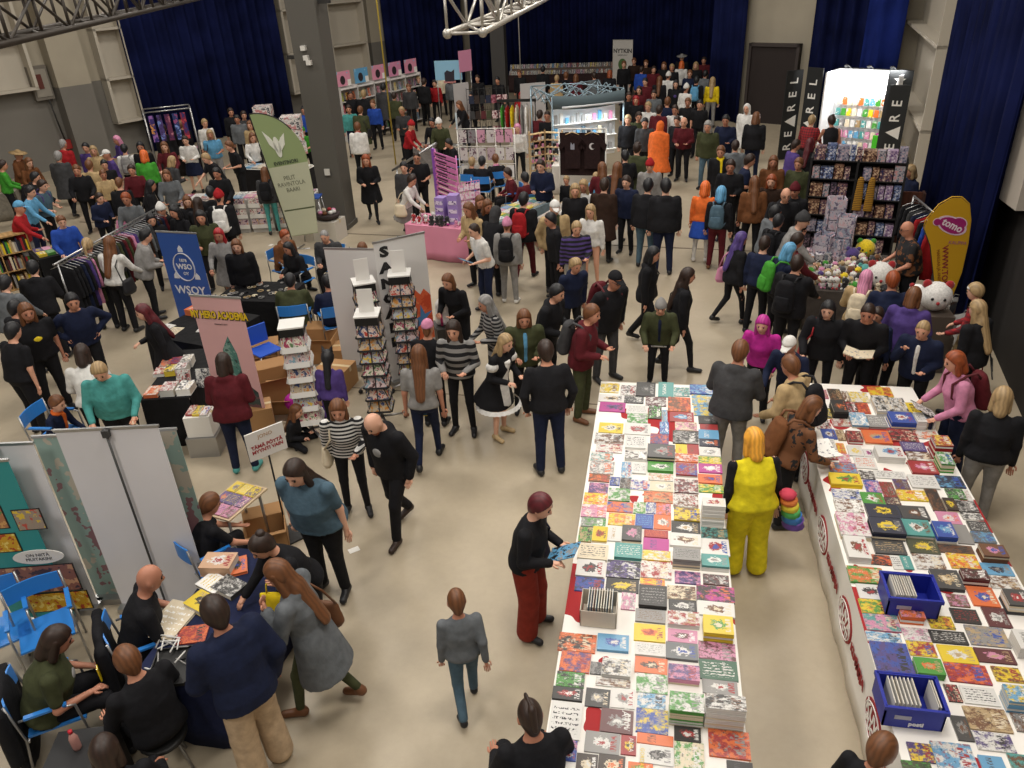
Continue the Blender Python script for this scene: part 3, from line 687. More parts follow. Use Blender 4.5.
# right wall: niches and near curtain
RO = RN*.5
niche(RA, RD, RN, (868, 128), (925, 205), 0, [(905, 150), (905, 78), (905, 8)], dep=.45, cols=2)
c0 = onplane(930, 150, RA+RO, RD); c1 = onplane(1006, 150, RA+RO, RD)
curtain(c0, c1, .02, 11, mat('10163a', .9, kind='curtain'), 'dark blue curtain on the right wall behind the yellow flag', amp=.16)
q = onplane(1012, 190, RA, RD)
t = thing('ventilation_duct', 'white boxed duct jutting from the right wall', 'duct', (q.x-.5, q.y, q.z), 0)
MB().box(.0, .95, -1.5, -.25, .1, 2.6, mat('b5aca0', .6)).build('casing', t)
# pillars
def pillar(px, py, w0, w1, zt, lab, col='57544e'):
    p = G(px, py); t = thing('pillar', lab, 'pillar', p, 0); q = MB(); m = mat(col, .7)
    q.add([(sx*w0/2, sy*w0/2, 0) for sx, sy in ((-1, -1), (1, -1), (1, 1), (-1, 1))]+[(sx*w1/2, sy*w1/2, zt) for sx, sy in ((-1, -1), (1, -1), (1, 1), (-1, 1))],
          [(3, 2, 1, 0), (4, 5, 6, 7), (0, 1, 5, 4), (1, 2, 6, 5), (2, 3, 7, 6), (3, 0, 4, 7)], m)
    q.build('shaft', t); MB().box(-w0/2-.03, w0/2+.03, -w0/2-.03, w0/2+.03, 0, .12, m).build('base_plate', t)
    return t
pl = pillar(341, 226, .60, .80, H_, 'thick dark grey pillar on the left side of the hall')
for i, (z, x) in enumerate(((4.15, -.05), (3.95, -.02), (3.85, .03))): MB().box(x-.06, x+.05, -.44, -.34, z-.05, z+.05, mat('d5d2cb', .5)).build('socket', pl)
MB().box(-.62, -.36, -.1, .0, 3.9, 3.98, mat('2a2826')).build('bracket', pl); MB().box(.36, .62, -.2, -.1, 5.0, 5.08, mat('2a2826')).build('bracket', pl)
MB().box(-.05, .08, -.36, -.33, 1.35, 1.5, mat('d5d2cb', .5)).build('notice', pl)
pillar(502, 112, .55, .6, H_, 'dark pillar at the far curtain behind the stalls', '3c3a38')
# trusses
def truss(A, B, w, h, r, m, lab, bays):
    A, B = Vector(A), Vector(B); d = (B-A); L = d.length; d.normalize(); x = Vector((d.y, -d.x, 0))
    t = thing('lighting_truss', lab, 'truss', A, 0)
    c = [[x*(sx*w/2)+Vector((0, 0, z)) for sx in (-1, 1)] for z in (0, h)]
    q = MB()
    for a in c:
        for b_ in a: q.tube([b_, b_+d*L], r, m, 8)
    q.build('chord', t)
    q = MB(); st = L/bays
    for i in range(bays):
        for f in range(2):
            a, b_ = (0, 1) if i % 2 else (1, 0)
            q.tube([c[a][f]+d*st*i, c[b_][f]+d*st*(i+1)], r*.5, m, 6); q.tube([c[f][a]+d*st*i, c[f][b_]+d*st*(i+1)], r*.5, m, 6)
        for z in (0, 1): q.tube([c[z][0]+d*st*i, c[z][1]+d*st*i], r*.5, m, 6)
        for f in (0, 1): q.tube([c[0][f]+d*st*i, c[1][f]+d*st*i], r*.5, m, 6)
    q.build('lattice', t)
    for u in (.12, .5, .9): MB().tube([d*L*u+Vector((0, 0, h)), d*L*u+Vector((0, 0, H_-A.z-.03))], .012, m, 6).build('suspension_cable', t)
    for a in c:
        for b_ in a: MB().ball(b_, r*1.5, m, 10).build('end_fitting', t)
    return t
A_ = G(-60, 54, 5.2); B_ = G(205, -4, 5.2)
truss(A_, B_, .4, .36, .035, mat('3a332c', .5, .3), 'dark steel truss crossing the top left corner', 16)
A_ = G(465, 33, 5.2); B_ = G(565, -14, 5.2)
truss(A_, B_, .26, .28, .024, mat('b8b4ac', .35, .6), 'silver aluminium truss hanging at the top of the view', 12)
p = G(522, 110); tag(MB().tube([(p.x, p.y, .02), (p.x, p.y, 11.45)], .02, mat('c8c4bc'), 6).build('rope'), 'white rope hanging behind the silver truss', 'rope')
p = G(396, 165); tag(MB().tube([(p.x, p.y, .02), (p.x, p.y, 11.45)], .025, mat('b8a040'), 6).build('rope'), 'yellow rope hanging in front of the far bookshelf', 'rope')
# ---------------------------------------------------------------- lamps high under the roof: those of the hall, plus added fill
def lamp(x, y, z, w, h, e, col=(1, .945, .87), rx=0., ry=0.):
    l = bpy.data.lights.new('ceiling_and_fill_lamp', 'AREA'); l.shape = 'RECTANGLE'; l.size = w; l.size_y = h; l.energy = e; l.color = col
    o = bpy.data.objects.new('ceiling_and_fill_lamp', l); COL.objects.link(o); o.location = (x, y, z); o.rotation_euler = (rx, ry, 0); return o
K_ = .5
for x, y, e in ((-7, -1.5, 900), (0, -1.5, 380), (4, -1, 300), (-14, 12, 900), (-7, 5, 560), (-7, 12, 620), (-7, 20, 700), (-14, 21, 800), (0, 5, 620), (0, 12, 720), (0, 20, 700), (3.2, 6, 380), (3, 14, 330), (1, 27, 420), (-8, 29, 600)):  # the first three, by the camera, are fill added to brighten the banners
    lamp(x, y, 10.6, 2.2, 2.2, e*K_)
sp = bpy.data.lights.new('spot_lamp', 'SPOT'); sp.energy = 1100*K_; sp.spot_size = math.radians(36); sp.spot_blend = .7; sp.color = (1, .93, .82); sp.shadow_soft_size = .25
so = bpy.data.objects.new('spot_lamp', sp); COL.objects.link(so); so.location = (.6, 4, 9.5); so.rotation_euler = (Vector((0, 7.2, .8))-Vector((.6, 4, 9.5))).to_track_quat('-Z', 'Y').to_euler()
for tx, ty, tz, sx, sy in ((-4, 38, 5, -4, 28), (7.2, 17, 4.5, 3, 12)):
    l = bpy.data.lights.new('stage_lamp', 'SPOT'); l.energy = 260; l.color = (.9, .25, .5); l.spot_size = .45; l.spot_blend = .9; o = bpy.data.objects.new('stage_lamp', l); COL.objects.link(o); o.location = (sx, sy, 9.5); o.rotation_euler = (Vector((tx, ty, tz))-o.location).to_track_quat('-Z', 'Y').to_euler()
w = bpy.data.worlds.new('world'); scn.world = w; w.use_nodes = True; w.node_tree.nodes['Background'].inputs[0].default_value = (1, .93, .85, 1); w.node_tree.nodes['Background'].inputs[1].default_value = .2
# ---------------------------------------------------------------- tables, cloths, books
def wd(c): return WORD.get(c, 'dark green')
CARD = mat('a77e52', .8); WHITE = mat('e6e3dd', .6); CHROME = mat('a8a8a8', .3, .8); BLACKM = mat('141414', .5)
def frame(A, B):
    """x axis from A to B, y axis to the left of it, z up, origin at A on the floor"""
    A = Vector((A[0], A[1], 0)); d = Vector((B[0]-A.x, B[1]-A.y, 0)); L = d.length
    return A, math.atan2(d.y, d.x), L
def table(A, B, dep, z=.74, topm=None, lab='', legm=None, name='trestle_table', cat='table', th=.03):
    A, a, L = frame(A, B); t = thing(name, lab, cat, A, a); m = topm or WHITE; lm = legm or CHROME; y0, y1 = min(0, dep), max(0, dep)
    MB().box(0, L, y0, y1, z-th, z, m).build('tabletop', t)
    for x in (.08, L-.08):
        for y in (y0+.06, y1-.06): MB().tube([(x, y, 0), (x, y, z-th)], .016, lm, 8).build('leg', t)
    return t, A, a, L
def cloth(A, B, dep, z, m, lab, drop=None, sides='fblr', mtop=None, wave=.02, cat='tablecloth'):
    A, a, L = frame(A, B); y0, y1 = min(0, dep), max(0, dep); e = .012; drop = z-.01 if drop is None else drop
    t = MB(); mt = mtop or m; t.box(-e, L+e, y0-e, y1+e, z-.0, z+.006, mt)
    rr = random.Random(int(L*77+z*10)); ph = rr.uniform(0, 6)
    for s_, (p, q, n) in dict(f=((0, y0), (L, y0), (0, -1)), b=((L, y1), (0, y1), (0, 1)), l=((0, y1), (0, y0), (-1, 0)), r=((L, y0), (L, y1), (1, 0))).items():
        if s_ not in sides: continue
        l = math.hypot(q[0]-p[0], q[1]-p[1]); N_ = max(8, int(l*11)); V = []
        for k in range(5):
            zz = z+.004-drop*k/4
            for i in range(N_+1):
                u = i/N_; o = e+(k/4)*(wave*(1.3+math.sin(u*l*9+ph)+.5*math.sin(u*l*21+ph*2)))
                V.append((p[0]+(q[0]-p[0])*u+n[0]*o, p[1]+(q[1]-p[1])*u+n[1]*o, zz+ (k/4)*.006*math.sin(u*l*9)))
        nb = len(V); V += [(x-n[0]*.006, y-n[1]*.006, zz) for x, y, zz in V]; w = N_+1
        F = [(r*w+i, (r+1)*w+i, (r+1)*w+i+1, r*w+i+1) for r in range(4) for i in range(N_)]; F += [tuple(nb+j for j in f[::-1]) for f in F]
        F += [(4*w+i, nb+4*w+i, nb+4*w+i+1, 4*w+i+1) for i in range(N_)]
        t.add(V, F, m, True)
    o = t.build('tablecloth', None, A, a); tag(o, lab, cat); return o
def cover_mat(style):
    """printed covers: colours and seed come from each book itself"""
    m = bpy.data.materials.new('book_cover'); m.use_nodes = True; nt = m.node_tree; N = nt.nodes; L = nt.links; b = N['Principled BSDF']; b.inputs['Roughness'].default_value = .35
    def at(nm): n = N.new('ShaderNodeAttribute'); n.attribute_type = 'OBJECT'; n.attribute_name = nm; return n
    c1, c2, c3, sd = at('cover_a').outputs['Color'], at('cover_b').outputs['Color'], at('cover_c').outputs['Color'], at('cover_seed').outputs['Fac']
    tc = N.new('ShaderNodeTexCoord'); sep = N.new('ShaderNodeSeparateXYZ'); L.new(tc.outputs['Object'], sep.inputs[0])
    def math_(op, a, b_=None, c=None):
        n = N.new('ShaderNodeMath'); n.operation = op
        for i, v in enumerate((a, b_, c)):
            if v is None: continue
            if isinstance(v, (int, float)): n.inputs[i].default_value = v
            else: L.new(v, n.inputs[i])
        return n.outputs[0]
    def noise(sc, det, rg=.5, off=0.):
        n = N.new('ShaderNodeTexNoise'); n.noise_dimensions = '4D'; n.inputs['Scale'].default_value = sc; n.inputs['Detail'].default_value = det; n.inputs['Roughness'].default_value = rg
        L.new(tc.outputs['Object'], n.inputs['Vector']); L.new(math_('ADD', math_('MULTIPLY', sd, 37.), off), n.inputs['W']); return n.outputs['Fac']
    def mix(f, a, b_):
        n = N.new('ShaderNodeMix'); n.data_type = 'RGBA'; L.new(f, n.inputs[0])
        for i, v in ((6, a), (7, b_)):
            if isinstance(v, tuple): n.inputs[i].default_value = v
            else: L.new(v, n.inputs[i])
        return n.outputs[2]
    x, y = sep.outputs[0], sep.outputs[1]
    def ss(v, a, b_):
        n = N.new('ShaderNodeMapRange'); n.clamp = True; L.new(v, n.inputs[0]); n.inputs[1].default_value = a; n.inputs[2].default_value = b_; return n.outputs[0]
    n1 = noise(4.6, 4, .68); n2 = noise(8.5, 3, .65, 9.)
    col = c1
    if style == 1:
        col = mix(ss(n1, .47, .56), c1, c2); col = mix(math_('MULTIPLY', ss(n2, .56, .62), .75), col, c3); col = mix(math_('MULTIPLY', ss(noise(10, 3, .7, 20.), .42, .36), .75), col, (.03, .025, .03, 1))
    elif style == 2:
        d = math_('SQRT', math_('ADD', math_('POWER', math_('MULTIPLY', x, 1.1), 2.), math_('POWER', math_('MULTIPLY', y, 1.2), 2.)))
        d = math_('ADD', d, math_('MULTIPLY', math_('SUBTRACT', n2, .5), .9)); col = mix(math_('LESS_THAN', d, .27), col, c2); col = mix(math_('LESS_THAN', math_('ADD', d, math_('MULTIPLY', n1, .25)), .24), col, c3)
    # title lettering: short dark or light dashes in a band at one end
    if style in (0, 1, 2, 3):
        band = {0: (-.1, .12), 1: (.26, .12), 2: (.32, .09), 3: (.0, .42)}[style]
        ax, ay = (x, y)
        inb = math_('LESS_THAN', math_('ABSOLUTE', math_('SUBTRACT', ax, band[0])), band[1])
        iny = math_('LESS_THAN', math_('ABSOLUTE', ay), .36)
        n3 = N.new('ShaderNodeTexNoise'); n3.noise_dimensions = '4D'; mp = N.new('ShaderNodeMapping'); mp.inputs['Scale'].default_value = (16 if style == 3 else 7, 22, 1)
        L.new(tc.outputs['Object'], mp.inputs[0]); L.new(mp.outputs[0], n3.inputs['Vector']); L.new(math_('MULTIPLY', sd, 11.), n3.inputs['W']); n3.inputs['Scale'].default_value = 1; n3.inputs['Detail'].default_value = 0
        f = math_('MULTIPLY', math_('MULTIPLY', inb, iny), math_('GREATER_THAN', n3.outputs['Fac'], .52))
        if style == 3: f = math_('MULTIPLY', f, math_('GREATER_THAN', math_('SINE', math_('MULTIPLY', y, 45.)), .1))
        col = mix(f, col, c3 if style in (1, 2) else c2)
    L.new(col, b.inputs['Base Color']); return m
def side_mat(k):
    m = bpy.data.materials.new('book_edge'); m.use_nodes = True; nt = m.node_tree; b = nt.nodes['Principled BSDF']; b.inputs['Roughness'].default_value = .7
    if k: a = nt.nodes.new('ShaderNodeAttribute'); a.attribute_type = 'OBJECT'; a.attribute_name = 'cover_d'; nt.links.new(a.outputs['Color'], b.inputs['Base Color'])
    else: b.inputs['Base Color'].default_value = lin('cfc8bb')
    return m
_pg, _sd = side_mat(0), side_mat(1); BOOKM = []
for st in range(4):
    cm_ = cover_mat(st); q = MB()
    q.add([(-.5, -.5, .93), (.5, -.5, .93), (.5, .5, .93), (-.5, .5, .93), (-.5, -.5, 1), (.5, -.5, 1), (.5, .5, 1), (-.5, .5, 1)], [(4, 5, 6, 7), (0, 1, 5, 4), (1, 2, 6, 5), (2, 3, 7, 6), (3, 0, 4, 7), (3, 2, 1, 0)], cm_)
    q.box(-.5, .5, -.5, .5, 0, .07, _sd); q.box(-.49, .49, -.485, -.47, .07, .93, _sd); q.box(-.485, .485, -.47, .48, .07, .93, _pg)
    BOOKM.append(q.mesh('book_%d' % st))
ACC = 'wwwkkAAyyarrocbW'
def book(name, c1, c2, st, size, loc, rot, lab, group=None, side=None, cat='book', c3=None):
    o = bpy.data.objects.new(name, BOOKM[st]); COL.objects.link(o); rr = random.random()
    c3 = c3 or random.choice([q for q in ACC if q not in (c1, c2)])
    for k, v in (('cover_a', c1), ('cover_b', c2), ('cover_c', c3), ('cover_d', side or c1)): o[k] = [q*.88+.12*w_ for q, w_ in zip(lin(v)[:3], (.32, .30, .27))]
    o['cover_seed'] = rr; o.scale = size; o.location = loc; o.rotation_euler = rot if isinstance(rot, tuple) else (0, 0, rot)
    tag(o, lab, cat, group); return o
# ---------------------------------------------------------------- stall furniture kit
ORD = ['first', 'second', 'third', 'fourth', 'fifth', 'sixth', 'seventh', 'eighth', 'ninth', 'tenth', 'eleventh', 'twelfth']
def rollup(TL, TR, zt, label, mfront, back='W', pole=False, z0=.06, zs=None):
    """roll-up banner hung from a top bar between two picture points at height zt"""
    A, B = G(TL[0], TL[1], zt), G(TR[0], TR[1], zt); A, a, L = frame(A, B); t = thing('roll_up_banner', label, 'banner', A, a)
    MB().box(0, L, -.004, .004, z0, zt, mfront).build('banner_sheet', t)
    MB().box(-.01, L+.01, -.012, .012, zt, zt+.025, CHROME).build('top_bar', t)
    MB().box(-.01, L+.01, -.09, .09, 0, .07, CHROME).build('base', t)
    q = MB(); yy = -.03 if pole else .03; q.tube([(L/2, yy, .05), (L/2, yy, zt+.03)], .011, mat('4a4a4a', .4, .5), 6); q.build('pole', t)
    if pole: MB().box(L/2-.03, L/2+.03, -.05, -.006, zt-.06, zt+.01, mat('3a3a3a')).build('clip', t)
    return t, L
def shape(t, name, pts, m, y=-.007, th=.004):     # flat printed shape standing on a banner front
    q = MB(); q.sheet(pts, th, m, Matrix.Translation((0, y, 0))); return q.build(name, t)
def oval(cx, cz, rx, rz, n=24, a0=0, a1=2*PI): return [(cx+rx*math.cos(a0+(a1-a0)*i/n), cz+rz*math.sin(a0+(a1-a0)*i/n)) for i in range(n)]
FRONT = lambda x, z, y=-.009: LM((x, y, z), (1, 0, 0), (0, 0, 1))
def chair_proto():
    t = thing('armchair', 'blue', 'chair'); bm = mat('2f7fd0', .35)
    q = MB(); q.box(-.22, .22, -.2, .22, .43, .45, bm); q.build('seat', t)
    q = MB(); n = 8
    V = [(-.23+.46*i/n, -.235-.04*math.sin(PI*i/n), z) for z in (.66, .84) for i in range(n+1)]; V += [(x, y-.014, z) for x, y, z in V]; w = n+1
    F = [(i, i+1, w+i+1, w+i) for i in range(n)]; F += [tuple(2*w+j for j in f[::-1]) for f in F]; F += [(i, 2*w+i, 2*w+i+1, i+1) for i in range(n)]+[(w+i, w+i+1, 3*w+i+1, 3*w+i) for i in range(n)]+[(0, w, 3*w, 2*w), (n, 2*w+n, 3*w+n, w+n)]
    q.add(V, F, bm, False); q.build('backrest', t)
    for s in (-1, 1):
        MB().tube([(s*.25, .22, 0), (s*.25, .2, .43), (s*.25, .19, .64), (s*.25, .1, .66), (s*.25, -.2, .66)], .011, CHROME, 8).build('leg', t)
        MB().tube([(s*.25, -.28, 0), (s*.25, -.21, .45), (s*.245, -.25, .84)], .011, CHROME, 8).build('leg', t)
        MB().box(s*.25-.02, s*.25+.02, -.16, .14, .665, .685, bm).build('armrest', t)
    q = MB(); q.tube([(-.25, -.2, .42), (.25, -.2, .42)], .01, CHROME, 6).tube([(-.25, .2, .42), (.25, .2, .42)], .01, CHROME, 6); q.build('seat_frame', t)
    return t
_ch = []
def chair(loc, rz, label):
    if not _ch: t = chair_proto(); t.location = loc; t.rotation_euler = (0, 0, rz); t['label'] = label; _ch.append(t); return t
    return dup(_ch[0], loc, rz, label)
def carton(p, rz, w, d, h, label, openf=False, m=None):
    t = thing('cardboard_carton', label, 'box', p, rz); m = m or CARD; q = MB()
    if openf:
        for x0, x1, y0, y1 in ((-w/2, w/2, -d/2, -d/2+.01), (-w/2, w/2, d/2-.01, d/2), (-w/2, -w/2+.01, -d/2, d/2), (w/2-.01, w/2, -d/2, d/2)): q.box(x0, x1, y0, y1, 0, h, m)
        q.box(-w/2, w/2, -d/2, d/2, 0, .01, m); q.build('body', t)
        for s in (-1, 1): MB().bar((0, s*d/2, h), (0, s*(d/2+d*.35), h+d*.18), w, .006, m).build('flap', t)
    else:
        q.box(-w/2, w/2, -d/2, d/2, 0, h, m); q.build('body', t); MB().box(-w/2-.001, w/2+.001, -.03, .03, h-.08, h+.002, mat('c8b48c', .4)).build('tape', t)
    return t
def spinner(px, py, zt, tiers, label, r=.17, face='w', head='w', rz=0., w=.31, m=None, sides=4, top_sign=True, grp='postcards'):
    """revolving comic rack; px,py is the middle of its top cap at height zt"""
    p = G(px, py, zt); p.z = 0; t = thing('spinner_rack', label, 'display rack', p, rz); bk_ = m or BLACKM
    MB().tube([(0, 0, .1), (0, 0, zt-.1)], .02, CHROME, 8).build('pole', t)
    q = MB()
    for i in range(4): q.tube([(0, 0, .14), (.34*math.cos(i*PI/2+.5), .34*math.sin(i*PI/2+.5), .08)], .016, CHROME, 6)
    q.build('foot', t)
    for i in range(4): MB().ball((.34*math.cos(i*PI/2+.5), .34*math.sin(i*PI/2+.5), .035), .035, BLACKM, 8).build('caster', t)
    MB().box(-.15, .15, -.15, .15, zt-.13, zt-.02, bk_).build('cap', t); MB().box(-.16, .16, -.16, .16, zt-.02, zt, mat(head, .6)).build('cap_top', t)
    if top_sign: MB().box(-.1, .1, -.004, .004, zt, zt+.32, mat('dedbd6', .5)).build('price_sign', t)
    hh = (zt-.13-.28)/tiers; arts = [('c8b4a8', 'b04030', '30406a'), ('d8cfc0', '5a7a50', 'a03a5a'), ('b8a890', '3a4a80', 'c08030'), ('d0b8b8', '503030', '7aa0b0'), ('a8b0b8', '8a2a3a', 'd0b040')]
    for k in range(tiers):
        z = .28+k*hh
        for s in range(sides):
            a = s*2*PI/sides; M = Matrix.Rotation(a, 4, 'Z')@Matrix.Translation((0, -r, z))@Matrix.Rotation(-.3, 4, 'X'); A1 = arts[(k*3+s*2+int(px)) % 5]
            pk = MB().box(-w/2, w/2, -.03, -.012, 0, hh*(.34 if face == 'w' else .14), mat(face, .6), M); pk.box(-w/2, w/2, -.012, .0, 0, hh*1.05, mat('3a3836' if face != 'w' else 'c4c0ba', .6), M); pocket = pk.build('pocket', t)
            for j in (0, 1):
                x0 = -w/2+.01+j*w/2; MB().box(x0, x0+w/2-.02, -.024, -.013, hh*.1, hh*1.12, mat(A1[0], .4, kind='art:%s:%s:%d' % (A1[1], A1[2], 14+j*5)), M).build('comic', pocket)
    return t
def fill(A, a, x0, x1, y0, y1, z, nx, ny, name, place, group, cols, th=.012, styles=(1, 2, 3), cat='book', tilt=0., gap=.012, pile=None):
    """lay things out over a table top; A, a: table frame"""
    R_ = Matrix.Rotation(a, 4, 'Z'); k = 0
    for j in range(ny):
        for i in range(nx):
            w_, d_ = (x1-x0)/nx, (y1-y0)/ny; lp = R_@Vector((x0+w_*(i+.5), y0+d_*(j+.5), 0)); c1, c2 = cols[(k*7+j) % len(cols)], cols[(k*5+3) % len(cols)]
            if c1 == c2: c2 = 'w' if c1 != 'w' else 'k'
            h_ = th if pile is None else pile[k % len(pile)]; k += 1
            book(name, c1, c2, styles[k % len(styles)], (w_-gap, d_-gap, h_), (A[0]+lp.x, A[1]+lp.y, z), a, '%s %s, %s from left, row %s, %s' % (wd(c1), name.replace('_', ' '), ORD[i] if i < 12 else str(i+1), j+1, place), group, cat=cat)
def drum(t, name, prof, m, c=(0, 0, 0), n=16): return MB().lathe(prof, m, n, c).build(name, t)
def plush(p, r, c, kind, label, rz=0., c2=None, group=None):
    m = mat(c, .95, kind='plush'); m2 = mat(c2 or c, .95, kind='plush'); t = thing('plush_toy', label, 'plush toy', p, rz, group); ey = mat('101010', .2)
    if kind == 'ball':
        MB().ball((0, 0, r), (r, r, r*.95), m, 14).build('body', t); h = (0, 0, r); hr = r
    else:
        MB().ball((0, 0, r*.8), (r*.75, r*.65, r*.85), m, 12).build('body', t); MB().ball((0, -.1*r, r*2.0), (r*.8, r*.72, r*.7), m, 12).build('head', t); h = (0, -.1*r, r*2.0); hr = r*.75
        for s in (-1, 1): MB().ball((s*r*.75, -.25*r, r*.9), (r*.25, r*.25, r*.45), m2, 8).build('arm', t); MB().ball((s*r*.4, -.6*r, r*.25), (r*.28, r*.45, r*.26), m2, 8).build('leg', t)
    for s in (-1, 1):
        MB().ball((h[0]+s*hr*.65, h[1], h[2]+hr*.8), (hr*.3, hr*.16, hr*.32), m2, 8).build('ear', t); MB().ball((h[0]+s*hr*.35, h[1]-hr*.88, h[2]+hr*.1), hr*.11, ey, 6).build('eye', t)
    MB().ball((h[0], h[1]-hr*.95, h[2]-hr*.15), hr*.13, m2 if c2 else ey, 6).build('nose', t)
    return t
def feather(px, py, zt, w, h, m, label, rz, lean=0., pts=None):
    """feather flag: px,py is its top at height zt"""
    p = G(px, py, zt); p.z = 0; t = thing('feather_flag', label, 'flag', p, rz); n = 14
    arc = [(w*math.sin(PI/2*i/n), .3+h-.36*h*(1-math.cos(PI/2*i/n))) for i in range(n+1)]
    out_ = [(0, .35)]+[(x, z) for x, z in arc]+[(w*.9, .35+h*.33), (w*.68, .35)]
    s = MB().sheet(out_, .006, m).build('sail', t)
    MB().tube([(-.02, 0, 0), (-.02, 0, .3+h)]+[(x-.01, 0, z+.015) for x, z in arc[:n-4]], .012, mat('202020', .4), 6).build('pole', t)
    q = MB()
    for i in range(4): q.tube([(-.02, 0, .05), (-.02+.4*math.cos(i*PI/2), .4*math.sin(i*PI/2), .015)], .014, CHROME, 6)
    q.build('cross_base', t)
    return t
def garment(p, rz, c, label, group, kind=''):
    t = thing('hanging_garment', label, 'garment', p, rz, group); q = MB()
    q.tube([(0, 0, 0), (0, .0, -.05)], .004, CHROME, 5).tube([(0, -.21, -.12), (0, 0, -.05), (0, .21, -.12)], .007, CHROME, 5); q.build('hanger', t)
    f = Field(); f.loft((0, 0, -.12), np.eye(3), [-.85, -.5, -.1, .0, .03], [.05, .045, .035, .02, .01], [.2, .19, .21, .19, .06], None, .02)
    for s in (-1, 1): f.cap((0, s*.2, -.17), (0, s*.25, -.62), .035, .035, .02)
    V, Q = f.mesh(.035); link('cloth', newmesh('cloth', V, Q, mat(c, .9, kind=kind or 'cloth'), smooth=True), t); return t
